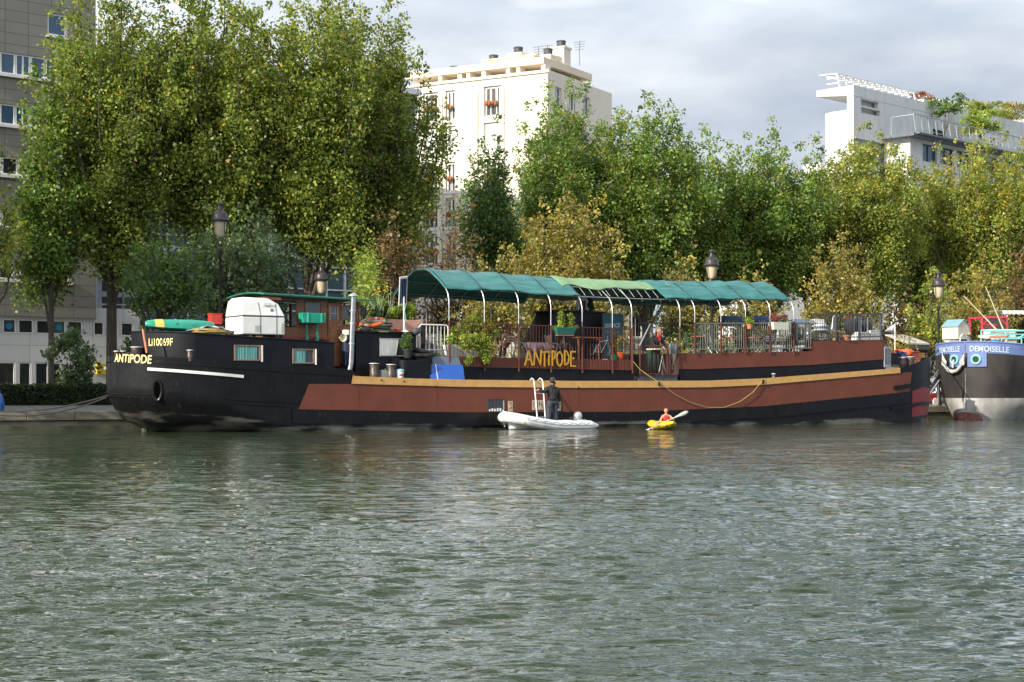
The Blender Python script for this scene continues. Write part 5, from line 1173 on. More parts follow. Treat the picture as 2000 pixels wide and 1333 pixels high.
# solar panel on its pole
o = place('solar_panel', 'narrow solar panel on a white pole beside the awning end', 'solar panel', 788, 652, 1.0); Hs = ht(788, 540, 652, 1.0); hp_ = ht(788, 540, 598, 1.0); X = .34; mt = Matrix.Rotation(R(-8), 3, 'Y') @ Matrix.Rotation(R(18), 3, 'X')
m_ = MB(); m_.box((-.05, -.06, Hs - hp_ / 2), (X, .04, hp_), mt); pf = m_.build('panel_frame', WHITE, o, bevel=.005)
m_ = MB(); nn = mt @ Vector((0, -.024, 0)); m_.box(Vector((-.05, -.06, Hs - hp_ / 2)) + nn, (X * .8, .008, hp_ * .86), mt); m_.build('cells', mat('solar_cells', (.01, .03, .08), (.015, .045, .10), rough=.15, scale=6), pf)
m_ = MB()
for k in (-1, 0, 1): m_.box(Vector((-.05, -.06, Hs - hp_ / 2)) + nn * 1.3 + mt @ Vector((k * .085, 0, 0)), (.006, .004, hp_ * .85), mt)
m_.build('grid_lines', GALV, pf)
m_ = MB(); m_.cyl((.02, 0, 0), (.02, 0, Hs - hp_ * .5), .028); m_.build('pole', WHITE, o)
m_ = MB(); m_.tube([(.06 + .03 * math.sin(k * 1.3), -.03, k * .1) for k in range(12)], .012, 5); m_.build('cable', mat('turquoise_cord', (.15, .5, .45)), o)
m_ = MB(); m_.lathe([(.2, 0), (.17, .06), (.05, .14)], (.06, 0, 0), 10); m_.build('foot', WHITE, o)
# planting on the middle cabin roof
def trough(name, label, px0, px1, py0, py1, v, mt, pal=None, ph=.5, seed=1, leaf=.07, cnt=900, cat='planter', d=.35, lip=True, pale=.85, **kw):
    pm = (px0 + px1) / 2; o = place(name, label, cat, pm, py1, v); X = wd(px0, px1, v); H_ = ht(pm, py0, py1, v)
    m_ = MB(); bot = [(-X / 2 * pale, 0), (X / 2 * pale, 0), (X / 2 * pale, d * pale), (-X / 2 * pale, d * pale)]; top_ = [(-X / 2, -.03), (X / 2, -.03), (X / 2, d), (-X / 2, d)]
    m_.add([(x, y, 0) for x, y in bot] + [(x, y, H_) for x, y in top_], [(3, 2, 1, 0), (0, 1, 5, 4), (1, 2, 6, 5), (2, 3, 7, 6), (3, 0, 4, 7)]); m_.build('pot', mt, o, solid=.03)
    m_ = MB(); m_.box2((-X / 2 + .03, 0, H_ - .06), (X / 2 - .03, d - .03, H_ - .04)); m_.build('soil', SOIL, o)
    if pal:
        rd = random.Random(seed); cl = []
        for i in range(12): cl.append((rd.uniform(-.42, .42) * X, d / 2 + rd.uniform(-.1, .1), H_ + ph * rd.uniform(.1, .75), X * .13, .14, ph * .28, cnt / 12))
        leaves('foliage', cl, pal, leaf, seed, o, **kw)
    return o
trough('planter', 'long faded pink trough full of greenery on the middle cabin roof', 760, 820, 625, 649, 1.5, PINKT, 'lime', .75, 4, .09, 2300, d=.5)
o = place('planter', 'variegated leafy plant in a hidden tub left of the pink trough', 'planter', 748, 646, 2.3); m_ = MB(); m_.lathe([(.25, 0), (.32, .35), (.34, .35), (.3, .3)], n=14); m_.build('pot', TERRA, o); leaves('foliage', [(x, .1, z, .3, .3, .25, 420) for x, z in ((-.2, .6), (.15, .75), (.35, .5), (0, .95))], 'lime', .1, 12, o)
def spiky(name, label, px, py, v, n, hgt, spread, mt, seed, cat='plant'):
    rd = random.Random(seed); o = place(name, label, cat, px, py, v); m_ = MB()
    for i in range(n):
        a = rd.random() * 6.28; r = spread * (.2 + .8 * rd.random()); h = hgt * rd.uniform(.7, 1); w_ = .035
        p = [Vector((0, 0, 0)), Vector((math.cos(a) * r * .3, math.sin(a) * r * .3, h * .5)), Vector((math.cos(a) * r * .65, math.sin(a) * r * .65, h * .85)), Vector((math.cos(a) * r, math.sin(a) * r, h))]
        t_ = Vector((-math.sin(a), math.cos(a), 0)); ws = [w_, w_ * 1.2, w_ * .8, .003]
        m_.grid([[q + t_ * x for q, x in zip(p, ws)], [q + Vector((0, 0, -.012)) for q in p], [q - t_ * x for q, x in zip(p, ws)]])
    m_.build('blades', mt, o, smooth=True); m_ = MB(); m_.lathe([(.13, -.3), (.17, -.02), (.15, -.02), (.1, -.06)], n=12); m_.build('pot', TERRA, o); return o
AG = mat('agave_green', (.17, .24, .14), (.12, .18, .09), rough=.5, scale=5)
spiky('agave', 'spiky grey green agave behind the orange life ring', 738, 628, 2.2, 16, .95, .75, AG, 5)
spiky('agave', 'slender spiky plant just right of the steel flue pipe', 708, 640, 2.4, 13, 1.0, .7, AG, 6)
o = place('flowering_plant', 'tall stems with yellow flowers leaning between bamboo and solar panel', 'plant', 745, 640, 1.9); rd = random.Random(2); ms, mf = MB(), MB()
for px, py in ((740, 565), (738, 572), (742, 571), (752, 568), (757, 561), (763, 563), (733, 568)):
    q = Q(px, py, 1.9); b = Q(745, 640, 1.9); dx, dz = q.x - b.x, q.z - b.z; ms.tube([(0, 0, 0), (dx * .8 + rd.uniform(-.2, .2), 0, dz * .5), (dx, 0, dz)], .012, 4); mf.lathe([(.01, -.03), (.06, .0), (.07, .02), (.01, .03)], (dx, 0, dz), 8)
ms.build('stem', AG, o); mf.build('petals', mat('yellow_petals', (.8, .5, .02), rough=.6), o)
# life ring, rope heap, lamp, small things on the middle cabin roof
q = Q(727, 630, 1.25); o = onb('life_ring', 'orange life ring with white bands lying on a rope heap', 'life ring', q.x, 1.25, q.z); ringp = []
mt = Matrix.Rotation(R(-14), 3, 'Y') @ Matrix.Rotation(R(12), 3, 'X')
m_ = MB(); m_.tube([mt @ Vector((.44 * math.cos(a * .2618), .44 * math.sin(a * .2618), 0)) for a in range(24)], .075, 10, closed=True); m_.build('ring', ORANGE, o, smooth=True)
for a0 in (.5, 2.07, 3.64, 5.2): m_ = MB(); m_.tube([mt @ Vector((.44 * math.cos(a0 + k * .06), .44 * math.sin(a0 + k * .06), 0)) for k in range(5)], .08, 10); m_.build('band', WHITE, o, smooth=True)
coil('rope_heap', 'heap of grey green mooring rope under the life ring', 737, 650, 1.15, .62, .35, ROPEG, 15, .035, 8, hgt=.42)
coil('rope_heap', 'small tangle of dark rope at the left end of the middle cabin roof', 712, 651, 1.05, .25, .2, ROPEG, 7, .025, 9, hgt=.25)
o = place('cardboard_box', 'brown cardboard box beside the rope heap', 'box', 748, 650, 1.0); m_ = MB(); m_.box2((-.26, 0, 0), (.26, .3, .3)); m_.build('carton', mat('cardboard', (.34, .25, .17), (.28, .2, .13), rough=.85, scale=4), o, bevel=.01); m_ = MB(); m_.box2((-.28, -.01, .301), (.02, .3, .33)); m_.build('flap', mat('cardboard', (1, 1, 1)), o)
def pot(name, label, px, py, v, r, h, mt, pal=None, ph=.3, pr=.2, seed=1, leaf=.05, cnt=500, group=None, cat='plant pot'):
    o = place(name, label, cat, px, py, v, group=group); m_ = MB(); m_.lathe([(r * .72, 0), (r * .95, h * .8), (r * 1.08, h * .8), (r * 1.08, h), (r * .95, h), (r * .85, h * .85)], n=16); m_.build('pot', mt, o, smooth=True)
    if pal:
        rd = random.Random(seed); cl = [(rd.uniform(-.6, .6) * pr, rd.uniform(-.6, .6) * pr, h + ph * rd.uniform(.15, .85), pr * .5, pr * .5, ph * .3, cnt / 9) for _ in range(9)]; leaves('foliage', cl, pal, leaf, seed, o)
        m_ = MB(); m_.tube([(0, 0, h * .8), (0, .01, h + ph * .6)], .015, 5); m_.build('stem', BARK, o)
    return o
pot('plant_pot', 'small orange terracotta pot in front of the pink trough', 777, 650, 1.05, .13, .14, ORANGE)
pot('plant_pot', 'tiny brown pot beside the orange one on the cabin roof', 765, 650, 1.1, .1, .12, TERRA)
pot('plant_pot', 'round green bush in a black pot on the steel tank', 797, 699.5, .5, .2, .33, RUBBER, 'dark', .55, .28, 7, .055, 1500)
o = place('deck_lamp', 'round black floodlight on a stalk at the left of the cabin roof', 'floodlight', 709, 650, 1.0); Z_ = ht(709, 609, 650, 1.0); m_ = MB(); m_.cyl((0, .05, 0), (0, .05, Z_ - .1), .02); m_.build('stalk', DGREY, o); m_ = MB(); m_.lathe([(.02, .16), (.13, .1), (.16, 0), (.14, -.02), (.02, -.01)], (0, 0, Z_), 16, axis='y'); m_.build('lamp_head', RUBBER, o, smooth=True)
o = place('crowd_barrier', 'white tubular crowd barrier between the middle cabin and the awning', 'barrier', 847, 690, 1.1); X = wd(818, 875, 1.1); H_ = ht(847, 629, 684, 1.1); m_ = MB()
m_.tube([(-X / 2, 0, .12), (-X / 2, 0, H_ - .1), (-X / 2 + .1, 0, H_), (X / 2 - .12, 0, H_), (X / 2 - .03, 0, H_ - .03), (X / 2, 0, H_ - .13), (X / 2, 0, -.12)], .028, 7); m_.cyl((-X / 2, 0, .12), (X / 2, 0, .12), .025); m_.build('frame', WHITE, o, smooth=True)
m_ = MB()
for k in range(1, 8): x_ = -X / 2 + X * k / 8; m_.cyl((x_, 0, .12), (x_, 0, H_), .011, n=6)
m_.build('bars', WHITE, o)
o = place('corrugated_duct', 'black corrugated duct standing in a heap of tyres', 'duct', 826, 688, .75); H_ = ht(826, 637, 690, .75); m_ = MB(); pr_ = []
for k in range(26): pr_ += [(.075, H_ * k / 26), (.1, H_ * (k + .5) / 26)]
m_.lathe(pr_, n=14); m_.build('corrugated_tube', RUBBER, o); m_ = MB(); m_.ell((-.28, 0, H_ * .75), (.16, .12, .14)); m_.tube([(-.1, 0, H_ * .9), (-.2, 0, H_ * .85), (-.28, 0, H_ * .78)], .04); m_.build('muffler', DGREY, o)
for i, (px, py, r_, lab) in enumerate(((815, 699, .3, 'flat black tyre at the left of the tyre heap'), (829, 699, .33, 'flat black tyre at the right of the tyre heap'), (822, 691, .3, 'tilted black tyre on top of the tyre heap'))):
    o = place('tyre', lab, 'tyre', px, py, .62, group='tyres on the steel tank'); m_ = MB(); mt = Matrix.Rotation(R((4, -3, 14)[i]), 3, 'Y'); m_.tube([mt @ Vector((r_ * math.cos(a * .349), r_ * .8 * math.sin(a * .349), .08)) for a in range(18)], .085, 9, closed=True); m_.build('tyre_ring', RUBBER, o, smooth=True)
# cans on the side deck
o = place('jerrycan', 'translucent white jerrycan between two steel bollards', 'jerrycan', 749, 739, .4); m_ = MB(); m_.box2((-.14, -.1, 0), (.14, .1, .3)); m_.build('can', mat('milky_plastic', (.45, .46, .42), rough=.4), o, bevel=.03); m_ = MB(); m_.cyl((.08, 0, .301), (.08, 0, .35), .03); m_.build('cap', mat('lime_cap', (.35, .5, .1)), o)
o = place('bucket', 'white paint bucket with red print and blue lid rim', 'bucket', 781, 740, .3); m_ = MB(); m_.lathe([(.13, 0), (.155, .28), (.165, .28), (.165, .31)], n=18); m_.build('pail', WHITE, o, smooth=True); m_ = MB(); m_.lathe([(.168, .28), (.172, .3), (.15, .34), (.1, .36)], n=18); m_.build('lid', mat('pale_blue_lid', (.25, .42, .5)), o, smooth=True)
m_ = MB(); m_.grid([[(.151 * math.sin(a), -.151 * math.cos(a), z) for a in np.linspace(-.7, .7, 8)] for z in (.11, .16)]); m_.build('red_print', RED, o)
o = place('blue_board', 'bright blue board with a white strip leaning on the coaming', 'board', 873, 743, .28); m_ = MB(); A = Q(838, 712, .3); B = Q(908, 743, .12); c0 = Q(873, 743, .28)
def leanbd(pxs, pys, v0, v1, th=.03):
    qs = [Q(px, py, v) for px, py, v in zip(pxs, pys, (v1, v1, v0, v0))]; vs = [(q.x - c0.x, q.y - .28, q.z - c0.z) for q in qs]; return vs + [(x, y + th, z) for x, y, z in vs]
BX = [(0, 1, 2, 3), (7, 6, 5, 4), (0, 4, 5, 1), (1, 5, 6, 2), (2, 6, 7, 3), (3, 7, 4, 0)]
m_.add(leanbd((838, 904, 908, 842), (711.5, 713, 743.5, 742), .1, .42), BX); m_.build('panel', BLUE, o)
m_ = MB(); m_.add([(x, y - .004, z) for x, y, z in leanbd((850, 851.5, 856, 854.5), (712, 712, 742.5, 742.5), .095, .415, .003)], BX); m_.build('strip', WHITE, o)
o = place('grey_board', 'slate grey board leaning behind the blue one', 'board', 873, 743, .28); m_ = MB(); m_.add(leanbd((843, 896, 901, 846), (696, 698, 716, 714), .43, .47), BX); m_.build('panel', GREYB, o)
# planter with trailing climber
o = trough('planter', 'white ribbed planter with a big trailing climber at the left railing', 878, 936, 674, 698, 1.15, WHITE, None, d=.5)
rd = random.Random(6); cl = []
for px, py, r_, n_ in ((900, 655, .4, 500), (918, 640, .45, 600), (935, 650, .45, 600), (912, 668, .4, 400), (930, 668, .35, 400), (945, 670, .4, 450), (955, 640, .3, 250), (948, 690, .25, 220), (918, 700, .16, 120), (913, 708, .12, 70), (965, 650, .25, 150), (890, 650, .25, 160), (950, 700, .22, 140), (880, 662, .2, 90), (925, 628, .3, 220), (940, 632, .25, 160)):
    vv = .38 if (py > 660 and n_ < 500) else .9; q = Q(px, py, vv); b = Q(907, 698, 1.15); cl.append((q.x - b.x, q.y - 1.15, q.z - b.z, r_, r_ * .6, r_, n_ * 1.6))
leaves('foliage', cl, 'lime', .075, 21, o, yellow=.1); m_ = MB()
for c in cl[:12]: m_.tube([(0, .2, .4), (c[0] * .6, c[1] + .1, c[2] * .7 + .1), c[:3]], .012, 4)
m_.build('stem', BARK, o)
# people ------------------------------------------------------
def skin_mesh(name, joints, edges, mt, parent, sub=2, root=0):
    me = bpy.data.meshes.new(name); me.from_pydata([j[:3] for j in joints], edges, []); o = bpy.data.objects.new(name, me); col.objects.link(o)
    o.modifiers.new('skin', 'SKIN').use_smooth_shade = True; md = o.modifiers.new('sub', 'SUBSURF'); md.levels = md.render_levels = sub
    for i, j in enumerate(joints): sv = me.skin_vertices[0].data[i]; r = j[3]; sv.radius = r if isinstance(r, tuple) else (r, r); sv.use_root = (i == root)
    bpy.context.view_layer.update(); dg = bpy.context.evaluated_depsgraph_get(); m2 = bpy.data.meshes.new_from_object(o.evaluated_get(dg)); bpy.data.objects.remove(o)
    for p in m2.polygons: p.use_smooth = True
    m2.materials.clear(); m2.materials.append(mt); o = bpy.data.objects.new(name, m2); col.objects.link(o); o.parent = parent; return o
def merge_into(o, mb):
    """join extra surfaces (head, fingers) into a body mesh"""
    import bmesh
    bm = bmesh.new(); bm.from_mesh(o.data); tmp = mb.mesh('t'); bm.from_mesh(tmp); bpy.data.meshes.remove(tmp)
    bmesh.ops.recalc_face_normals(bm, faces=bm.faces); bm.to_mesh(o.data); bm.free(); o.data.polygons.foreach_set('use_smooth', [True] * len(o.data.polygons))
def head_mb(mb, c, r, yaw):
    """skull, jaw, nose, ears, brow and lips; yaw is where the face points, in the local frame"""
    c = Vector(c); mt = Matrix.Rotation(yaw, 3, 'Z'); P = lambda x, y, z: c + mt @ Vector((x, y, z)) * r
    def e(p, q, n=14, m=10):
        t = MB().ell((0, 0, 0), q, n, m); mb.add([P(*(Vector(v) + Vector(p))) for v in t.v], t.f)
    e((0, -.05, .15), (.76, .95, .88)); e((.22, 0, -.35), (.55, .62, .62)); e((.88, 0, -.12), (.16, .11, .24), 8, 6); e((.82, 0, -.5), (.1, .24, .06), 8, 5)
    e((0, .78, -.1), (.16, .07, .24), 8, 6); e((0, -.82, -.1), (.16, .07, .24), 8, 6); e((.75, .3, .1), (.08, .13, .06), 8, 5); e((.75, -.3, .1), (.08, .13, .06), 8, 5)
def hand_mb(mb, w, d, up, s=1., curl=.9):
    """palm with four unequal curled fingers and a thumb from its side; w wrist, d direction, up back-of-hand"""
    w, d, up = Vector(w), Vector(d).normalized(), Vector(up).normalized(); sd = d.cross(up).normalized(); up = sd.cross(d)
    mb.tube([w, w + d * .04 * s, w + d * .085 * s], [.024 * s, .036 * s, .034 * s], 8)
    for i, l in enumerate((.07, .08, .075, .06)):
        b = w + d * .08 * s + sd * (-.03 + .02 * i) * s; dd = d; pts = [b]
        for k in range(3): dd = (dd * math.cos(curl * .6) - up * math.sin(curl * .6)).normalized(); pts.append(pts[-1] + dd * l * s * (.45, .32, .23)[k])
        mb.tube(pts, [.0095 * s, .009 * s, .0085 * s, .0065 * s], 6)
    b = w + d * .03 * s - sd * .033 * s; mb.tube([b, b - sd * .025 * s + d * .025 * s, b - sd * .025 * s + d * .055 * s - up * .025 * s], [.012 * s, .011 * s, .008 * s], 6)
def hair_mb(mb, c, r, yaw, long=0.):
    c = Vector(c); mt = Matrix.Rotation(yaw, 3, 'Z')
    for p, q in (((-.12, 0, .32), (.86, .9, .8)), ((-.35, 0, -.05), (.6, .82, .75)), ((.25, 0, .72), (.6, .62, .34))) + ((((-.35, 0, -.75), (.45, .6, .6)),) if long else ()):
        t = MB().ell((0, 0, 0), q, 14, 10); rr = random.Random(3)
        mb.add([c + mt @ (Vector(v) + Vector(p)) * r * (1 + rr.uniform(-.05, .05)) for v in t.v], t.f)
# man in the dinghy: back towards us, left arm out to the ladder
vd = -1.3
o = place('person', 'person in black jacket and dark trousers standing in the white dinghy, holding the ladder', 'person', 1078, 832, vd)
k_ = ht(1078, 738, 832, vd) / 1.78
def K(*a): return [tuple(x * k_ for x in j[:3]) + ((tuple(r * k_ for r in j[3]) if isinstance(j[3], tuple) else j[3] * k_),) for j in a]
hx, sh = .02, .0
legs = K((.02, 0, .95, (.17, .13)), (-.10, 0, .84, (.135, .13)), (-.13, .02, .5, (.105, .1)), (-.17, 0, .1, (.085, .08)), (-.17, -.02, .04, (.09, .08)), (.14, .0, .84, (.135, .13)), (.18, .04, .5, (.105, .1)), (.23, .08, .1, (.085, .08)), (.23, .07, .04, (.09, .08)))
skin_mesh('trousers', legs, [(0, 1), (1, 2), (2, 3), (3, 4), (0, 5), (5, 6), (6, 7), (7, 8)], DENIM, o)
jk = K((.03, 0, .90, (.215, .15)), (.02, 0, 1.12, (.225, .15)), (0, 0, 1.32, (.235, .15)), (.01, 0, 1.42, (.13, .11)), (.02, .0, 1.5, (.07, .07)), (-.19, 0, 1.38, (.1, .1)), (-.36, -.03, 1.25, (.08, .08)), (-.58, -.02, 1.30, (.058, .058)), (.22, 0, 1.34, (.11, .11)), (.31, .0, 1.1, (.085, .085)), (.34, -.02, .88, (.062, .062)))
skin_mesh('jacket', jk, [(0, 1), (1, 2), (2, 3), (3, 4), (2, 5), (5, 6), (6, 7), (2, 8), (8, 9), (9, 10)], CLOTHK, o)
bd = K((.02, 0, 1.38, .06), (.03, .0, 1.5, .052), (.04, .0, 1.58, .055))
bo = skin_mesh('body', bd, [(0, 1), (1, 2)], SKIN, o); m_ = MB(); hd = Vector((.045, 0, 1.655)) * k_; head_mb(m_, hd, .112 * k_, R(15)); hand_mb(m_, Vector((-.57, -.02, 1.31)) * k_, (-1, 0, .35), (0, 0, 1), 1.05, 1.3); hand_mb(m_, Vector((.34, -.02, .88)) * k_, (.1, 0, -1), (1, 0, 0), 1.05, .7); merge_into(bo, m_)
m_ = MB(); hair_mb(m_, hd + Vector((-.01, 0, .012)), .122 * k_, R(15)); m_.ell(hd + Vector((.035, -.01, -.085)), (.075, .085, .06)); m_.build('hair', HAIRD, o, smooth=True)
for x_, y_ in ((-.16, -.05), (.22, .04)): m_ = MB(); m_.ell((x_ * k_, y_ - .05, .035), (.055, .14, .045)); m_.ell((x_ * k_, y_ - .08, .015), (.058, .13, .02)); m_.build('shoe', CLOTHK, o, smooth=True)
m_ = MB(); m_.tube([Vector((.02, 0, 1.5)) * k_ + Vector((.075 * math.cos(a * .52), .075 * math.sin(a * .52), .01)) for a in range(12)], .022, 6, closed=True); m_.build('collar', CLOTHK, o, smooth=True)
m_ = MB(); m_.ell(Vector((.0, -.09, 1.42)) * k_, (.12, .06, .07)); m_.build('hood', CLOTHK, o, smooth=True)
# dinghy: white inflatable with a high bow to the left
o = place('inflatable_dinghy', 'white inflatable dinghy with an outboard motor alongside the barge', 'dinghy', 1069, 846, vd - .1); X = wd(984, 1158, vd - .6); o.location.z = 0; s_ = X / 3.9
TB = mat('white_rubber_tube', (.76, .76, .75), (.60, .60, .57), rough=.42, scale=2.5, stretch=(1, 1, 2), pos=(.4, .75), bump=.15)
def tubepath(side):
    pts = []
    for i in range(31):
        f_ = i / 30; x = X / 2 - X * .02 - f_ * (X * .96); y = side * .60; z = .12 + .36 * max(0, (f_ - .42) / .58) ** 1.5
        if f_ > .72: g_ = (f_ - .72) / .28; y = side * .58 * math.sqrt(max(0, 1 - g_ ** 2.2)); 
        pts.append((x, y, z))
    return pts
rs = lambda f_: .205 if f_ > .1 else .05 + 1.55 * f_
for side in (-1, 1):
    p = tubepath(side); m_ = MB(); m_.tube(p, [rs(i / 30) for i in range(31)], 14); m_.build('tube', TB, o, smooth=True)
    if side < 0:
        m_ = MB(); m_.tube([(x - (.0 if i < 24 else .03), y - .202 * (1 if i < 26 else .7), z + .03) for i, (x, y, z) in enumerate(p) if 2 < i < 30], .018, 5); m_.tube([(x, y - .19 * (1 if i < 26 else .7), z - .07) for i, (x, y, z) in enumerate(p) if 2 < i < 30], .012, 5); m_.build('rubbing_strip', mat('grey_blue_strip', (.3, .36, .42), rough=.5), o, smooth=True)
m_ = MB(); pp = tubepath(-1)
for i in range(4, 26, 3): a_, b_ = Vector(pp[i]), Vector(pp[min(i + 3, 26)]); m_.tube([a_ + Vector((0, -.17, .13)), (a_ + b_) / 2 + Vector((0, -.22, .06)), b_ + Vector((0, -.17, .13))], .009, 5)
m_.build('grab_line', GREYC, o, smooth=True)
m_ = MB(); rr = []
for i in range(13): f_ = i / 12; x = X / 2 - .35 - f_ * (X * .84); hw = .5 * math.sqrt(max(.02, 1 - max(0, (f_ - .6) / .4) ** 2)); z = -.02 + .3 * max(0, f_ - .5); rr.append([(x, -hw, z + .12), (x, -hw * .5, z - .06), (x, 0, z - .12), (x, hw * .5, z - .06), (x, hw, z + .12)])
m_.grid(rr); m_.build('floor', TB, o, smooth=True, solid=.02)
m_ = MB(); m_.box2((X / 2 - .55, -.42, .05), (X / 2 - .5, .42, .36)); m_.build('transom', GREYB, o)
x_ = X / 2 - .62 + .0; x_ = Q(1126, 800, vd).x - Q(1069, 800, vd - .1).x
m_ = MB(); m_.lathe([(.1, .3), (.15, .33), (.17, .4), (.17, .5), (.14, .6), (.08, .645), (.01, .65)], (x_, 0, 0), 14); m_.build('outboard_cowling', mat('silver_cowling', (.45, .47, .5), (.55, .55, .55), rough=.2, metal=.6), o, smooth=True); mo = bpy.data.objects[-1] if 0 else None
m_ = MB(); m_.box2((x_ - .06, -.05, -.35), (x_ + .06, .05, .3)); m_.cyl((x_ - .1, 0, .45), (x_ - .45, -.1, .4), .02); m_.lathe([(.02, 0), (.12, .01), (.02, .02)], (x_ + .1, 0, -.3), 10, axis='z'); m_.build('motor_leg', DGREY, o)
for xx in (-.62, .45, 1.05): m_ = MB(); m_.lathe([(.06, 0), (.05, .02), (.02, .025)], (xx * s_, -.59, .31), 10); m_.box2((xx * s_ - .1, -.62, .32), (xx * s_ + .1, -.56, .35)); m_.build('lifting_handle', TB, o)
m_ = MB(); m_.ell((-X / 2 + .55, -.66, .27), (.07, .03, .07)); m_.build('valve', mat('yellowed_valve', (.7, .5, .2)), o); m_ = MB(); m_.tube([(-X / 2 + .12, 0, .3), (-X / 2 + .05, 0, .2), (-X / 2 + .12, 0, .08)], .02); m_.ell((-X / 2 + .1, 0, .12), (.04, .04, .04)); m_.build('towing_eye', CHROME, o)
m_ = MB(); m_.box2((.1, -.42, .24), (.6, .42, .28)); m_.build('thwart', TB, o, bevel=.01)
# boarding ladder from dinghy to gunwale
o = place('boarding_ladder', 'white boarding ladder with hooked tops between dinghy and barge', 'ladder', 1054, 819, -.7); A = Q(1054, 819, -.7)
def lp(px, py, v): q = Q(px, py, v); return Vector((q.x - A.x, q.y + .7, q.z - A.z))
for (x0, y0), (x1, y1), ex in (((1050, 819), (1043, 746), 1035.5), ((1065.5, 820), (1060, 746), 1051)):
    a = lp(x0, y0, -.7); b = lp(x1, y1, -.2); m_ = MB(); e_ = lp(ex, 745, .1); m_.tube([a - Vector((0, .0, .12)), a.lerp(b, .5), b, b.lerp(e_, .2) + Vector((0, 0, .09)), b.lerp(e_, .6) + Vector((0, 0, .12)), e_ + Vector((0, 0, .03)), e_ - Vector((0, 0, .06))], .024, 8); m_.build('stile', WHITE, o, smooth=True)
for y in (753, 769, 784, 799, 815): f_ = (819 - y) / 73; m_ = MB(); m_.cyl(lp(1050 - 7 * f_, y, -.7 + .5 * f_), lp(1065.5 - 5.5 * f_, y, -.7 + .5 * f_), .015, n=6); m_.build('rung', GALV, o)
# kayak and paddler (frames aligned with the world axes: they face the camera)
YK = 61.0; KP = atY(1301, 838, YK)
o = thing('kayak', 'short yellow kayak seen bow on with a paddler aboard', 'kayak', (KP.x, YK, .02))
rk = kshape(2.9, .80, .15, rocker=.12, deckh=1.1); mt = Matrix.Rotation(R(-78), 3, 'Z')
m_ = MB(); m_.grid([[mt @ Vector((x - .55, y, z + .12)) for x, y, z in r] for r in rk], closed=True); m_.build('kayak_hull', YKAYAK, o, smooth=True)
m_ = MB(); m_.tube([mt @ Vector((.0 + .42 * math.cos(a * .39), .27 * math.sin(a * .39), .28)) for a in range(16)], .025, 6, closed=True); m_.build('cockpit_rim', YKAYAK, o, smooth=True); m_ = MB(); m_.add([mt @ Vector((.0 + .4 * math.cos(a * .39), .25 * math.sin(a * .39), .27)) for a in range(16)], [tuple(range(16))]); m_.build('cockpit_hole_shade', HOLE_SHADE, o)  # flat black face paints the shade down in the cockpit
zz0 = .14; o = thing('person', 'person paddling the yellow kayak in a red buoyancy vest with bare arms', 'person', (KP.x, YK, zz0)); k_ = (atY(1300, 799.5, YK).z - zz0) / .86
def pk(px, py, dv=0): q = atY(px, py, YK + dv); return (q.x - KP.x, dv, q.z - zz0)
hl = pk(1274, 835.5, -.3); hr_ = pk(1311, 819, -.25)
bj = [(.0, 0, .0, (.14 * k_, .11 * k_)), (0, 0, .28 * k_, (.13 * k_, .1 * k_)), (0, 0, .5 * k_, (.15 * k_, .1 * k_)), (0, 0, .6 * k_, (.055, .055)), (0, -.01, .68 * k_, (.05, .05)),
      (-.18 * k_, 0, .5 * k_, (.055, .055)), (-.3 * k_, -.12, .28 * k_, (.042, .042)), (hl[0] + .05, hl[1], hl[2] + .03, (.028, .028)),
      (.18 * k_, 0, .5 * k_, (.055, .055)), (.38 * k_, -.1, .30 * k_, (.042, .042)), (hr_[0] + .02, hr_[1], hr_[2], (.028, .028)), (-.09, -.2, .04, .07), (-.1, -.7, .03, .05), (.09, -.2, .04, .07), (.1, -.7, .03, .05)]
bo = skin_mesh('body', bj, [(0, 1), (1, 2), (2, 3), (3, 4), (2, 5), (5, 6), (6, 7), (2, 8), (8, 9), (9, 10), (0, 11), (11, 12), (0, 13), (13, 14)], SKIN, o)
m_ = MB(); hd = Vector((.0, -.03, .76 * k_)); head_mb(m_, hd, .112 * k_, R(-90)); hand_mb(m_, Vector(hl) + Vector((.05, .03, .03)), (-.6, -.5, -.4), (0, -.3, 1), 1, 1.4); hand_mb(m_, Vector(hr_) + Vector((.03, .05, 0)), (-.5, -.8, .2), (0, -.2, 1), 1, 1.4); merge_into(bo, m_)
m_ = MB(); hair_mb(m_, hd + Vector((0, .035, .02)), .113 * k_, R(-90)); m_.build('hair', HAIRB, o, smooth=True)
vj = [(0, 0, .04, (.17 * k_, .14 * k_)), (0, 0, .25 * k_, (.175 * k_, .14 * k_)), (0, 0, .45 * k_, (.18 * k_, .13 * k_)), (0, 0, .56 * k_, (.1 * k_, .1 * k_))]
skin_mesh('buoyancy_vest', vj, [(0, 1), (1, 2), (2, 3)], CLOTHR, o)
m_ = MB()
for x_ in (-.06, .06): m_.ell((x_ * k_, -.1, .4 * k_), (.05, .04, .12))
m_.box2((-.14 * k_, -.165 * k_, .17 * k_), (.14 * k_, -.14 * k_, .2 * k_)); m_.build('vest_panel', CLOTHR, o, smooth=True)
o = thing('paddle', 'double bladed paddle held low on the left by the kayak paddler', 'paddle', (KP.x, YK, 0))
hlw = Vector(hl) + Vector((0, 0, zz0)); hrw = Vector(hr_) + Vector((0, 0, zz0)); d = (hrw - hlw).normalized(); L0 = hlw - d * .06; L1 = hrw + d * .14
m_ = MB(); m_.cyl(L0, L1, .016, n=8); m_.build('shaft', mat('pale_shaft', (.6, .55, .42), rough=.4), o)
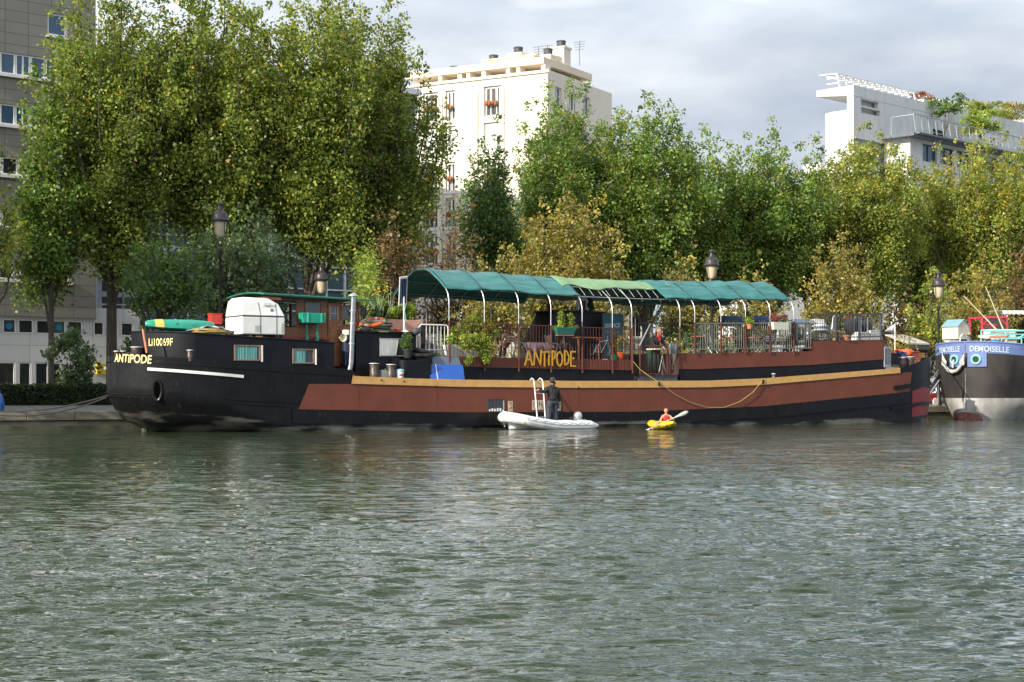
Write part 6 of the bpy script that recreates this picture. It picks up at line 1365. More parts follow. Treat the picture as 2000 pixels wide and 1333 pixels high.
for p, sg in ((L0, -1), (L1, 1)):
    m_ = MB(); sd = Vector((.15, .3, 1)).normalized() if sg > 0 else Vector((.2, 1, .25)).normalized(); sd = (sd - d * sd.dot(d)).normalized(); n_ = d.cross(sd); q0 = []
    for f_, w_ in ((0, .02), (.12, .04), (.3, .075), (.42, .07), (.5, .03)): c = p + d * sg * f_ * (1.1 if sg > 0 else .6); q0.append([c + sd * w_, c + n_ * .012, c - sd * w_])
    m_.grid(q0); m_.build('blade', WHITE if sg < 0 else mat('grey_blade', (.42, .42, .36), rough=.4), o, smooth=True, solid=.012)
# seated person seen between the railings, and the person at the gate
def chair_slat(loc_s, v, z, rot, label, group, mt, fm, proto={}):
    key = mt.name + fm.name
    if key in proto: return copy_tree(proto[key], None, W(loc_s, v, z), TH + rot, label)
    o = onb('folding_chair', label, 'chair', loc_s, v, z, rot, group)
    m_ = MB()
    for k in range(5): m_.box((0, -.16 + k * .08, .45), (.4, .055, .018))
    m_.build('seat', mt, o)
    m_ = MB()
    for k in range(3): m_.box((0, .23 + k * .012, .66 + k * .09), (.4, .014, .055))
    m_.build('backrest', mt, o)
    for x_ in (-.21, .21):
        m_ = MB(); m_.tube([(x_, -.2, 0), (x_, .2, .5), (x_, .26, .88)], .011, 6); m_.build('leg', fm, o); m_ = MB(); m_.tube([(x_ * .93, .2, 0), (x_ * .93, -.19, .44)], .011, 6); m_.build('leg', fm, o)
    m_ = MB(); m_.tube([(-.21, .26, .88), (-.1, .27, .9), (.1, .27, .9), (.21, .26, .88)], .011, 6); m_.build('top_rail', fm, o)
    proto[key] = o; return o
v_ = 1.5; q = Q(994, 700, v_)
chair_slat(q.x, v_, zD1, R(170), 'slatted wooden chair under the seated dark haired person', 'folding chairs on the deck', WOODL, DGREY)
o = onb('person', 'dark haired person in a brown top seated with their back to the left railing', 'person', q.x, v_, zD1)
bj = [(0, .05, .5, (.15, .12)), (0, -.02, .72, (.14, .11)), (0, -.02, .93, (.17, .11)), (0, -.01, 1.04, .06), (0, .0, 1.12, .055), (-.19, 0, .95, .06), (-.24, .1, .72, .05), (-.12, .32, .66, .04), (.19, 0, .95, .06), (.24, .1, .72, .05), (.12, .32, .66, .04), (-.1, .45, .5, .085), (-.11, .5, .1, .06), (.1, .45, .5, .085), (.11, .5, .1, .06)]
E_ = [(0, 1), (1, 2), (2, 3), (3, 4), (2, 5), (5, 6), (6, 7), (2, 8), (8, 9), (9, 10), (0, 11), (11, 12), (0, 13), (13, 14)]
bo = skin_mesh('body', bj, E_, CLOTHB, o); bo['label'] = 'clothed body in brown'
m_ = MB(); head_mb(m_, (0, .02, 1.22), .108, R(80)); m_.cyl((0, 0, 1.08), (0, .01, 1.18), .05); hand_mb(m_, (-.12, .32, .66), (.3, 1, 0), (0, 0, 1), 1, .5); hand_mb(m_, (.12, .32, .66), (-.3, 1, 0), (0, 0, 1), 1, .5); hh = m_.build('head_and_hands', SKIN, o, smooth=True); m_ = MB(); hair_mb(m_, (0, 0, 1.23), .12, R(80), 1); m_.build('hair', HAIRR, o, smooth=True)
v_ = 1.6; q = Q(1279, 700, v_); 
o = onb('person', 'person in dark jacket and red scarf leaning over a table at the gate', 'person', q.x, v_, 2.05); hh_ = Q(1279, 640, v_).z - 2.05; k_ = hh_ / 1.6
bj = K((0, .05, .88, (.15, .12)), (-.02, 0, 1.05, (.15, .12)), (-.03, -.08, 1.24, (.18, .12)), (0, -.14, 1.33, .06), (.02, -.17, 1.4, .05), (-.2, -.06, 1.22, .065), (-.2, -.2, 1.0, .055), (.05, -.32, .96, .04), (.17, -.12, 1.2, .065), (.27, -.22, .99, .055), (.2, -.38, .93, .04), (-.1, .05, .5, .085), (-.1, .08, .05, .06), (.1, .05, .5, .085), (.1, .08, .05, .06))
bo = skin_mesh('body', bj, E_, CLOTHK, o); bo['label'] = 'clothed body in dark jacket'
m_ = MB(); hd = Vector((.03, -.2, 1.47)) * k_; head_mb(m_, hd, .11 * k_, R(-60)); m_.cyl(Vector((0, -.14, 1.32)) * k_, hd, .05); hand_mb(m_, Vector((.05, -.32, .96)) * k_, (.4, -1, -.2), (0, 0, 1), 1, .6); hand_mb(m_, Vector((.2, -.38, .93)) * k_, (.1, -1, -.3), (0, 0, 1), 1, .6); m_.build('head_and_hands', SKIN, o, smooth=True)
m_ = MB(); hair_mb(m_, hd + Vector((-.01, .01, .03)), .115 * k_, R(-60)); m_.build('hair', mat('grey_blond_hair', (.28, .24, .17), (.2, .16, .1), rough=.8, scale=20), o, smooth=True); m_ = MB(); m_.ell(Vector((.0, -.19, 1.3)) * k_, (.1, .07, .1)); m_.ell(Vector((.03, -.22, 1.2)) * k_, (.06, .05, .1)); m_.build('scarf', CLOTHR, o, smooth=True)
v_ = 1.0; q = Q(1290, 683, v_); o = onb('folding_table', 'pale folding table covered in papers at the gate', 'table', q.x, v_, q.z); X = wd(1278, 1305, v_); m_ = MB(); m_.box2((-X / 2, -.1, -.02), (X / 2, .5, .04)); m_.build('tabletop', mat('cream_top', (.72, .64, .48), rough=.6), o, bevel=.01)
for a, b in ((-X * .45, X * .3), (X * .45, -X * .3)): m_ = MB(); m_.cyl((a * .2 + .1, 0, -.02), (b * .8 + .1, .0, -.95), .02); m_.build('leg', GALV, o); m_ = MB(); m_.cyl((a * .2 + .1, .4, -.02), (b * .8 + .1, .4, -.95), .02); m_.build('leg', GALV, o)
o = place('dark_green_tarpaulin', 'dark green cloth hanging behind the gate below the person in the red scarf', 'tarpaulin', 1277, 730, 1.25); m_ = MB(); Hh = ht(1277, 684, 730, 1.25); m_.grid([[(-.3 + i * .06, .04 * math.sin(i * 1.9), 0) for i in range(12)], [(-.32 + i * .062, .03 * math.sin(i * 1.9 + .5), Hh) for i in range(12)]]); m_.build('cloth', GGREEN, o, smooth=True, solid=.01)
o = place('towel', 'grey cloth hung over the gate rail beside the galvanised railing', 'cloth', 1315, 692, .42); m_ = MB(); X = wd(1307, 1323, .42); Hh = ht(1315, 672, 692, .42); m_.grid([[(-X / 2 + X * i / 10, -.03 - .015 * math.sin(i * 1.7), -.04 * math.sin(i)) for i in range(11)], [(-X / 2 + X * i / 10, -.02, Hh) for i in range(11)], [(-X / 2 + X * i / 10, .05, Hh * .5) for i in range(11)]]); m_.build('cloth', GREYC, o, smooth=True, solid=.01)
# bar hut, chalkboard
v_ = 3.0; a = Q(1082, 609, v_); b = Q(1177, 609, v_); bl = Q(1061, 652, v_); o = onb('bar_hut', 'black painted bar hut with a sloping side under the awning', 'bar hut', a.x, v_, zD1); Hh = a.z - zD1
m_ = MB(); m_.prism([(bl.x - a.x - .3, 0), (b.x - a.x, 0), (b.x - a.x, Hh), (0, Hh), (bl.x - a.x, bl.z - zD1)], 0, 1.3); m_.build('hut_body', mat('black_board', (.006, .007, .011), (.012, .014, .02), rough=.6), o, bevel=.01)
m_ = MB(); m_.box2((-.1, -.12, Hh + .002), (b.x - a.x + .1, 1.35, Hh + .06)); m_.build('roof_board', RUBBER, o); m_ = MB()
for px, wdd, hgt, mt in ((1090, .12, .5, 0), (1160, .35, .7, 0)): x_ = Q(px, 600, v_).x - a.x; m_ = MB(); m_.lathe([(wdd * .8, Hh + .061), (wdd, Hh + hgt * .5), (wdd * .7, Hh + hgt * .9), (.02, Hh + hgt)], (x_, .6, 0), 10); m_.build('stored_cover', mat('brown_black_cover', (.03, .022, .015), (.015, .012, .01), rough=.8), o, smooth=True)
o = onb('hung_arch_panel', 'pale arched panel with a red centre standing on the bar hut roof', 'panel', Q(1141, 610, 3.2).x, 3.3, Q(1141, 609, 3.2).z + .07); m_ = MB(); m_.prism([(.33 * math.cos(k * math.pi / 12), .62 * math.sin(k * math.pi / 12) ** .8) for k in range(13)], 0, .05); m_.build('arch', CURTW, o); m_ = MB(); m_.box2((-.14, -.02, .0), (.14, -.002, .38)); m_.build('centre', mat('dull_red', (.16, .03, .02)), o)
v_ = 2.4; a = Q(1177, 613, v_); b = Q(1216, 613, v_); o = onb('chalkboard', 'teal menu board chalked with white words beside the bar hut', 'chalkboard', (a.x + b.x) / 2, v_, zD1); X = b.x - a.x; Hh = a.z - zD1
TEALB = mat('teal_board', (.015, .10, .13), (.012, .08, .11), rough=.6); m_ = MB(); m_.box2((-X / 2, 0, .05), (X / 2, .05, Hh)); m_.build('board', TEALB, o); m_ = MB()
for p, q_ in (((-X / 2, Hh), (X / 2, Hh)), ((-X / 2, .05), (-X / 2, Hh)), ((X / 2, .05), (X / 2, Hh))): m_.beam((p[0], -.004, p[1]), (q_[0], -.004, q_[1]), .03, .03)
m_.build('frame', DGREY, o)
CH_ = mat('chalk', (.6, .65, .68), rough=.9); zt_ = Q(1196, 641, v_).z - zD1; m_ = text_mb('SERVICE', .17, lambda x, y: (-X / 2 + .08 + x, -.012, zt_ - .0 + y + x * .05), width=X * .8, shear=.15); m_.build('chalk_writing', CH_, o, solid=.004)
m_ = MB()
for i in range(5): x_ = -X / 2 + .15 + i * .15; m_.tube([(x_, -.012, zt_ - .22), (x_ + .05, -.012, zt_ - .12), (x_ + .1, -.012, zt_ - .2 + .02 * (i % 2))], .006, 4)
m_.build('chalk_scribble', CH_, o)
# rail planters
trough('planter', 'dark green trough with two clipped yellow green conifers on the left railing', 1087, 1124, 640, 653, .3, GREEND, None, d=.3); o_ = [x for x in scn.objects if x.get('label', '').startswith('dark green trough')][0]
cl = []
for px, py0 in ((1096, 613), (1114, 616)):
    for k in range(7): q = Q(px + (k % 2) * 3 - 1, py0 + 26 - k * 4.2, .42); b = Q(1105.5, 653, .3); cl.append((q.x - b.x, .12, q.z - b.z, .17 - .006 * k, .12, .12, 190))
for px in (1086, 1124): q = Q(px, 640, .4); cl.append((q.x - Q(1105.5, 653, .3).x, .1, q.z - Q(1105.5, 653, .3).z, .14, .1, .12, 90))
leaves('foliage', cl, 'lime', .05, 31, o_)
m_ = MB(); m_.box2((-.38, .0, -.06), (.38, .26, -.03)); m_.build('tray', TERRA, o_)
pot('plant_pot', 'small pink terracotta pot with lime green plant hung on the right railing', 1464, 643, .3, .125, .2, TERRA, 'lime', .32, .2, 11, .05, 600)
o = trough('planter', 'cream trough of faded pink heather hung on the right railing', 1510, 1540, 630, 644, .3, mat('cream_trough', (.72, .70, .56), (.66, .64, .5), rough=.5), 'heather', .42, 12, .05, 1800, d=.3)
for i, (px, py, v, rx, rz, pal, lab, zo) in enumerate(((1463, 668, 2.0, .28, .6, 'lime', 'tall ball topped lime plant behind the small pink pot', 1.35), (1543, 668, 3.2, .5, .85, 'dark', 'dark conical conifer behind the cream heather trough', .9), (1446, 672, 4.0, .35, .8, 'dark', 'dark upright conifer between the two blue banners', .8), (1660, 660, 1.4, .22, .55, 'red', 'red and green spiky potted plant on the fore deck', .75), (1575, 676, 2.5, .35, .5, 'dark', 'leafy potted plant at the end of the galvanised railing', .5), (1205, 696, 1.6, .4, .55, 'autumn', 'brownish potted grasses behind the left railing end', .6), (890, 690, 3.6, .7, .7, 'poplar', 'leafy green potted shrub at the far side of the left deck', .7), (1035, 668, 4.0, .6, .5, 'poplar', 'fresh green potted shrub left of the bar hut', .6))):
    q = Q(px, py, v); zz = zD3 if px > 1590 else (zD2 if px > 1328 else zD1); shrub('potted_plant', lab, W(q.x, v, zz), rx, rx, rz, pal, 120 + i, .07, 1300 * (rx * rz / .3), 'potted plant', k=10, zoff=zo)
pot('plant_pot', 'empty orange terracotta pot at the foot of the chalkboard', 1211, 703, .9, .18, .3, ORANGE); pot('plant_pot', 'green plastic pot beside the orange terracotta pot', 1197, 704, .8, .2, .2, GREENP)
pot('plant_pot', 'brown terracotta bowl on the raised fore deck', 1651, 664, .6, .22, .18, TERRA)
# tables and chairs
def rtable(px, v, z, label, mt, group='deck tables', proto={}):
    q = Q(px, 700, v)
    if mt.name in proto: return copy_tree(proto[mt.name], None, W(q.x, v, z), TH, label)
    o = onb('deck_table', label, 'table', q.x, v, z, 0, group); m_ = MB(); m_.lathe([(.36, .72), (.37, .74), (.36, .76), (.01, .765)], n=18); m_.build('tabletop', mt, o); m_ = MB(); m_.lathe([(.2, 0), (.2, .02), (.03, .05), (.025, .7), (.1, .719)], n=10); m_.build('pedestal', DGREY, o); proto[mt.name] = o; return o
TR = mat('red_tabletop', (.45, .12, .07), (.35, .09, .05), rough=.5)
for px, v, lab in ((1425, 1.5, 'red topped round table behind the second right canopy post'), (1366, 1.6, 'red topped round table just right of the gate'), (1473, 1.4, 'red topped round table under the small pink pot'), (1530, 2.2, 'red topped round table behind the cream heather trough')): rtable(px, v, zD2, lab, TR)
for px, v, z, r_, lab, mt, fm in (
    (1390, 1.6, zD2, 12, 'slatted chair left of the second right canopy post', WOODL, GALV), (1436, 2.1, zD2, 200, 'slatted chair behind the left blue banner end', WOODL, GALV), (1485, 1.6, zD2, 15, 'pale slatted chair right of the small pink pot', WOODL, GALV),
    (1497, 2.3, zD2, 170, 'white slatted chair behind the third canopy post from the right end', WHITE, GALV), (1515, 1.5, zD2, 185, 'slatted chair below the cream heather trough', WOODL, GALV), (1350, 2.4, zD2, 40, 'slatted chair beyond the gate on the quay side', WOODL, GALV),
    (1247, 4.0, 2.6, 190, 'dark slatted chair silhouetted beyond the gate opening', DGREY, DGREY), (1228, 3.6, 2.6, 150, 'dark slatted chair right of the chalkboard', DGREY, DGREY)):
    chair_slat(Q(px, 700, v).x, v, z, R(r_), lab, 'folding chairs on the deck', mt, fm)
def tubchair(px, v, rot, label, proto=[]):
    q = Q(px, 700, v)
    if proto: return copy_tree(proto[0], None, W(q.x, v, zD1), TH + rot, label)
    o = onb('tube_chair', label, 'chair', q.x, v, zD1, rot, 'bent tube chairs behind the left railing'); proto.append(o)
    for x_ in (-.24, .24): m_ = MB(); m_.tube([(x_, -.25, 0), (x_, -.18, .4), (x_, -.05, .62), (x_, .2, .62)], .016, 7); m_.build('front_leg', CHROME, o, smooth=True); m_ = MB(); m_.tube([(x_, .32, 0), (x_, .22, .45), (x_, .3, .95)], .016, 7); m_.build('rear_leg', CHROME, o, smooth=True)
    m_ = MB(); m_.box((0, .0, .42), (.46, .44, .04)); m_.build('seat', CLOTHB, o, bevel=.01); m_ = MB(); m_.box((0, .27, .78), (.46, .03, .3)); m_.build('backrest', CLOTHB, o, bevel=.01); return o
tubchair(1018, 1.2, R(60), 'bent tube chair right of the seated person'); tubchair(1082, 1.3, R(80), 'bent tube chair below the green conifer trough'); tubchair(1103, 1.7, R(100), 'bent tube chair left of the wooden table')
v_ = 1.3; q = Q(1147, 659, v_); o = onb('wooden_table', 'varnished wooden table behind the left railing right of the conifer trough', 'table', q.x, v_, zD1); X = wd(1124, 1170, v_); zt_ = q.z - zD1; m_ = MB(); m_.box2((-X / 2, -.2, zt_ - .05), (X / 2, .6, zt_)); m_.build('tabletop', WOOD, o, bevel=.01)
for x_, y_ in ((-X / 2 + .06, -.12), (X / 2 - .1, -.12), (-X / 2 + .06, .5), (X / 2 - .1, .5)): m_ = MB(); m_.box2((x_, y_, 0), (x_ + .06, y_ + .06, zt_ - .051)); m_.build('leg', WOOD, o)
o = onb('draped_table', 'low table under a faded mauve cloth behind the painted name', 'table', Q(1045, 700, 1.6).x, 1.6, zD1); m_ = MB(); m_.box2((-.7, -.3, .6), (.7, .5, .64)); m_.build('tabletop', WOOD, o); m_ = MB(); m_.grid([[(-.72 + i * .06, -.33 + .02 * math.sin(i), .645) for i in range(25)], [(-.72 + i * .06, -.35 + .03 * math.sin(i * 1.3), .2 + .12 * math.sin(i * .5)) for i in range(25)]]); m_.build('cloth', mat('mauve_cloth', (.2, .13, .15), (.14, .09, .11), rough=.9), o, smooth=True, solid=.01)
# bicycle leaning behind the railing
o = onb('bicycle', 'silver bicycle with a red saddle leaning behind the left railing', 'bicycle', Q(1176, 700, .95).x, .95, zD1, R(6))
for x_ in (-.42, .42):
    m_ = MB(); m_.tube([(x_ + .3 * math.cos(a * .3142), 0, .3 + .3 * math.sin(a * .3142)) for a in range(20)], .018, 6, closed=True); wo_ = m_.build('wheel', RUBBER, o, smooth=True); m_ = MB()
    for k in range(10): m_.cyl((x_, 0, .3), (x_ + .29 * math.cos(k * .628), 0, .3 + .29 * math.sin(k * .628)), .003, n=4)
    m_.build('spokes', CHROME, wo_)
m_ = MB()
for p, q_ in (((-.42, 0, .3), (-.05, 0, .28)), ((-.05, 0, .28), (-.15, 0, .75)), ((-.05, 0, .28), (.3, 0, .8)), ((-.15, 0, .7), (.28, 0, .78)), ((.42, 0, .3), (.27, 0, .95)), ((-.42, 0, .3), (-.15, 0, .68))): m_.cyl(p, q_, .016, n=7)
m_.build('frame', CHROME, o, smooth=True); m_ = MB(); m_.ell((-.16, 0, .79), (.14, .07, .03)); m_.build('saddle', CLOTHR, o, smooth=True); m_ = MB(); m_.cyl((.26, -.25, .97), (.26, .25, .97), .013); m_.build('handlebar', CHROME, o)
# blue banners on the quay side rail
BAN = mat('navy_banner', (.012, .045, .13), (.02, .06, .16), rough=.7, scale=2)
for i, (p0_, p1_, txt, lab) in enumerate(((1403, 1450, 'ANO', 'left navy banner with dull yellow letters on the quay side railing'), (1472, 1516, 'VA', 'right navy banner with dull yellow letters on the quay side railing'))):
    v_ = 4.45; a = Q(p0_, 617, v_); b = Q(p1_, 637, v_); o = onb('banner', lab, 'banner', a.x, v_, b.z, 0, 'navy banners'); X = b.x - a.x; Hh = a.z - b.z
    m_ = MB(); m_.grid([[(X * i_ / 12, .02 * math.sin(i_ * 1.1), z) for i_ in range(13)] for z in (-.05, Hh)]); m_.build('cloth', BAN, o, smooth=True, solid=.008); m_ = text_mb(txt, Hh * .5, lambda x, y: (x + X * .2, -.03, y + .02), width=X * (.6 if i == 0 else .35), bold=.01); m_.build('lettering', mat('dull_yellow', (.42, .36, .12)), o, solid=.005)
# string lights under the awning edge
for i, (px0, px1, bulbs, lab) in enumerate(((1240, 1330, (1254, 1290, 1309), 'string of white bulbs under the pale green awning cloth'), (1330, 1470, (1339, 1373, 1400), 'string of white bulbs under the right teal awning'))):
    v_ = 2.9; a = Q(px0, 580, v_); o = onb('string_light', lab, 'string light', a.x, v_, a.z); b = Q(px1, 582, v_); m_ = MB(); n_ = 12; cp = lambda f_: ((b.x - a.x) * f_, 0, (b.z - a.z) * f_ - .05 * math.sin(f_ * math.pi * 3) ** 2); m_.tube([cp(k / n_) for k in range(n_ + 1)], .008, 4); m_.build('cord', RUBBER, o)
    for pb in bulbs: f_ = (Q(pb, 580, v_).x - a.x) / (b.x - a.x); c = cp(f_); m_ = MB(); m_.lathe([(.01, -.16), (.05, -.12), (.055, -.08), (.025, -.02), (.02, 0)], c, 10); m_.build('bulb', mat('white_bulb', (.85, .86, .85), rough=.2), o, smooth=True)
# fore deck clutter
def fd(px, v): return Q(px, 700, v).x
for px, v, zb_, lab in ((1596, 1.6, .62, 'white topped side table at the left of the fore deck'), (1561, 2.6, .5, 'pale blue topped side table behind the galvanised railing end')):
    z_ = zD3 if px > 1590 else zD2; o = onb('side_table', lab, 'table', fd(px, v), v, z_); q = Q(px, 631, v).z - z_; m_ = MB(); m_.box2((-.32, -.2, q - .04), (.32, .3, q)); m_.build('tabletop', WHITE, o, bevel=.01)
    m_ = MB(); m_.box2((-.3, -.15, q + .001), (.3, .2, q + .16)); m_.build('box_on_top' if 0 else 'raised_tray', WHITE if px > 1590 else mat('pale_blue', (.45, .55, .7)), o, bevel=.01)
    for x_ in (-.28, .25):
        for y_ in (-.15, .22): m_ = MB(); m_.box2((x_, y_, 0), (x_ + .03, y_ + .03, q - .041)); m_.build('leg', GALV, o)
o = onb('cushion_stack', 'pale blue grey cushions piled on a low frame of the fore deck', 'cushions', fd(1602, 1.0), 1.0, zD3); m_ = MB(); m_.ell((0, 0, .62), (.42, .3, .12)); m_.ell((.02, 0, .45), (.4, .3, .1)); m_.build('cushion', mat('pale_grey_blue', (.4, .46, .52), (.5, .5, .5), rough=.8), o, smooth=True); m_ = MB()
for x_ in (-.3, .3): m_.box2((x_, -.2, 0), (x_ + .03, -.17, .36)); m_.box2((x_, .2, 0), (x_ + .03, .23, .36))
m_.box2((-.35, -.22, .33), (.38, .25, .36)); m_.build('stand', DGREY, o)
o = onb('deck_chair', 'grey deck chair with yellow legs on the fore deck', 'deck chair', fd(1627, 1.1), 1.1, zD3, R(10)); m_ = MB(); m_.tube([(-.25, -.1, .45), (-.2, -.1, .62), (.02, .0, 1.1), (.14, .0, 1.12), (.18, 0, 1.0), (.16, 0, .4)], .025, 7); m_.build('back_frame', WHITE, o, smooth=True); m_ = MB(); m_.prism([(-.2, .5), (.14, .42), (.15, 1.05), (.03, 1.06), (-.17, .64)], -.02, .0); m_.build('back_cloth', GREYC, o)
m_ = MB(); m_.box2((-.3, -.25, .4), (.2, .2, .44)); m_.build('seat', WHITE, o)
for x_ in (-.25, .2):
    for y_ in (-.22, .15): m_ = MB(); m_.box2((x_, y_, 0), (x_ + .045, y_ + .04, .45)); m_.build('leg', mat('yellow_metal', (.75, .5, .03)), o)
for px, r_, lab in ((1664, .42, 'big round black covered grill on the fore deck'), (1691, .33, 'smaller black covered grill with a white handle frame')):
    o = onb('covered_grill', lab, 'grill', fd(px, 1.3), 1.3, zD3, 0); m_ = MB(); m_.ell((0, 0, .68), (r_, r_ * .8, r_ * .95), 16, 10); m_.build('cover', CLOTHK, o, smooth=True); m_ = MB()
    for a in (0, 2.1, 4.2): m_.cyl((.15 * math.cos(a), .15 * math.sin(a), .4), (.32 * math.cos(a), .32 * math.sin(a), 0), .015)
    m_.tube([(-r_ * .5, -r_ * .85, .35), (-r_ * .5, -r_ * .85, 1.1), (r_ * .5, -r_ * .85, 1.1), (r_ * .5, -r_ * .85, .35)], .018, 6); m_.build('frame', GALV, o)
for px, X, Hh, lab in ((1687, .75, .36, 'white storage box under the smaller grill'), (1710, .62, .45, 'long white storage box at the fore deck corner')):
    o = onb('storage_box', lab, 'box', fd(px, .9), .9, zD3, 0, 'white storage boxes on the fore deck'); m_ = MB(); m_.box2((-X / 2, 0, 0), (X / 2, .45, Hh)); m_.build('box_body', WHITE, o, bevel=.02); m_ = MB(); m_.box2((-X / 2 - .02, -.02, Hh + .001), (X / 2 + .02, .47, Hh + .05)); m_.build('lid', WHITE, o, bevel=.01)
q = Q(1748, 633, 2.6); o = onb('pennant', 'white triangular pennant on a thin pole at the bow', 'flag', q.x, 2.6, Q(1748, 700, 2.6).z); Hh = q.z - Q(1748, 700, 2.6).z; m_ = MB(); m_.cyl((0, 0, 0), (0, 0, Hh), .025, n=8); m_.build('pole', WHITE, o); X = wd(1727, 1748, 2.6); m_ = MB(); h2_ = ht(1748, 633, 653, 2.6)
m_.grid([[(-X * f_, .04 * math.sin(f_ * 5), Hh - (h2_ * .72) * f_) for f_ in (0, .25, .5, .75, 1)], [(-X * f_, .04 * math.sin(f_ * 5), Hh - h2_ - (h2_ * -.25 + .0) * f_) for f_ in (0, .25, .5, .75, .98)]]); fl_ = m_.build('flag_cloth', mat('white_flag', (.66, .67, .68), rough=.8), o, smooth=True, solid=.006)
m_ = MB(); m_.tube([(-.18, -.02, Hh - .3), (-.26, -.02, Hh - .38), (-.34, -.02, Hh - .33), (-.42, -.02, Hh - .42)], .018, 5); m_.tube([(-.16, -.02, Hh - .42), (-.34, -.02, Hh - .44)], .016, 5); m_.build('flag_emblem', DGREY, fl_)
o = place('air_conditioner', 'narrow grey grille unit at the fore end of the brown panel', 'grille unit', 1734, 718, .5); X = wd(1728, 1741, .5); Hh = ht(1734, 677, 717, .5); m_ = MB(); m_.box2((-X / 2, 0, 0), (X / 2, .4, Hh)); m_.build('casing', GALV, o, bevel=.01); m_ = MB(); m_.box2((-X / 2 + .05, -.012, .15), (X / 2 - .05, -.002, Hh - .08)); m_.build('grille_opening', RUBBER, o); m_ = MB()
for k in range(13): m_.box2((-X / 2 + .05, -.02, .18 + k * (Hh - .28) / 13), (X / 2 - .05, -.013, .2 + k * (Hh - .28) / 13))
for x_ in (-.05, .05): m_.box2((x_, -.024, .15), (x_ + .015, -.0205, Hh - .08))
m_.build('louvres', GALV, o)
for i, (px, py0, py1, v, X, mt, lab, d) in enumerate(((1751, 690, 712, 1.6, .62, RUBBER, 'black crate at the left of the bow clutter', .5), (1765, 688, 697, 1.8, .42, mat('blue_crate', (.03, .2, .5)), 'blue crate under the orange sheet at the bow', .35), (1784, 686, 706, 2.2, .75, mat('dull_red_box', (.32, .06, .05)), 'dull red locker in the middle of the bow', .5), (1799, 690, 702, 2.4, .5, mat('ochre_box', (.5, .25, .06)), 'ochre box at the tip of the bow', .4), (1792, 700, 712, 1.8, .4, TERRA, 'rusty red stool by the bow rail', .35))):
    o = place('crate', lab, 'crate', px, py1, v, group='crates stacked on the bow'); Hh = ht(px, py0, py1, v); m_ = MB(); m_.box2((-X / 2, 0, 0), (X / 2, d, Hh * .86)); m_.build('crate_body', mt, o, bevel=.015); m_ = MB(); m_.box2((-X / 2 - .02, -.02, Hh * .86 + .002), (X / 2 + .02, d + .02, Hh)); m_.build('lid', mt, o, bevel=.01)
o = place('orange_sheet', 'bright orange sheet thrown over the bow crates', 'sheet', 1764, 688, 2.0); m_ = MB(); m_.grid([[(-.5 + i * .1, -.25 + j * .12, .1 * math.sin(i * .8 + j) + .04 - (.12 if j == 0 else 0)) for j in range(5)] for i in range(12)]); m_.build('sheet', ORANGE, o, smooth=True, solid=.015)
# ropes
q0 = [Q(x, y, v) for x, y, v in ((1236, 706, .4), (1250, 722, .3), (1268, 735, .1), (1288, 748, -.08), (1320, 772, -.1), (1350, 787, -.1), (1383, 796.5, -.1), (1415, 796, -.1), (1445, 785, -.1), (1470, 767, -.1), (1489, 745, -.08))]
m_ = MB(); P_ = [W(*p) for p in q0]; pts = []
for i in range(len(P_) - 1):
    for k in range(4): pts.append(P_[i].lerp(P_[i + 1], k / 4))
pts.append(P_[-1]); m_.tube(pts, .014, 6); tag(m_.build('mooring_rope', ROPEY, smooth=True), 'yellow rope hanging in a loop along the brown barge side', 'rope')
def rope(name, label, pts, r, mt, sag=.3, n=16):
    m_ = MB(); a, b = pts; m_.tube([a.lerp(b, k / n) - Vector((0, 0, sag * 4 * (k / n) * (1 - k / n))) for k in range(n + 1)], r, 6); return tag(m_.build(name, mt, smooth=True), label, 'rope')
rope('mooring_line', 'dark mooring line running left from the stern to the quay, upper of two', (W(*Q(213, 772, 3.2)), atY(-40, 802, 61)), .03, RUBBER, .25)
rope('mooring_line', 'dark mooring line running left from the stern to the quay, lower of two', (W(*Q(213, 775, 3.0)), atY(-40, 806, 61)), .03, RUBBER, .35)
rope('mooring_line', 'mooring line from the bow of the main barge to the second barge', (W(*Q(1806, 702, 2.2)), W(*Q(1838, 676, 6.5))), .03, RUBBER, .15)
o = thing('gangway', 'grey aluminium gangway between the two barges', 'gangway', W(*Q(1808, 790, 5.0)), TH + R(20)); a = Vector((0, 0, 0)); m_ = MB()
m_.beam((-1.5, 0, -.2), (2.6, .6, 1.3), .7, .08); m_.build('walkway', GALV, o); m_ = MB()
for y_ in (-.32, .32): m_.beam((-1.5, y_, .3), (2.6, .6 + y_, 1.95), .03); m_.beam((-1.5, y_, .0), (2.6, .6 + y_, 1.6), .02, .3) if y_ < 0 else None
m_.build('side_rail', GALV, o)
o = thing('trolley', 'red and white handcart with a green bag parked on the quay between the barges', 'trolley', W(QS(1817, 9.6), 9.6, .66), TH); m_ = MB(); m_.box2((-.6, 0, .25), (.5, .5, .7)); m_.build('tray', RED, o, bevel=.02)
for x_ in (-.35, .35): m_ = MB(); m_.lathe([(.2, -.03), (.22, 0), (.2, .03)], (x_, -.05, .22), 14, axis='y'); m_.build('wheel', WHITE, o, smooth=True)
m_ = MB(); m_.ell((-.1, .2, .85), (.35, .25, .2)); m_.build('bag', GREENP, o, smooth=True)
# blue thing at the left frame edge
o = thing('rubbish_bag', 'blue bag on the quay cut by the left edge of frame', 'bag', W(QS(-3, 9.6), 9.6, .66), TH); m_ = MB(); m_.ell((0, 0, .25), (.22, .3, .5), 12, 8); m_.ell((0, 0, .7), (.08, .1, .14)); m_.build('bag_body', mat('blue_bag', (.03, .1, .32), (.02, .07, .25), rough=.4, bump=.6, scale=6), o, smooth=True)
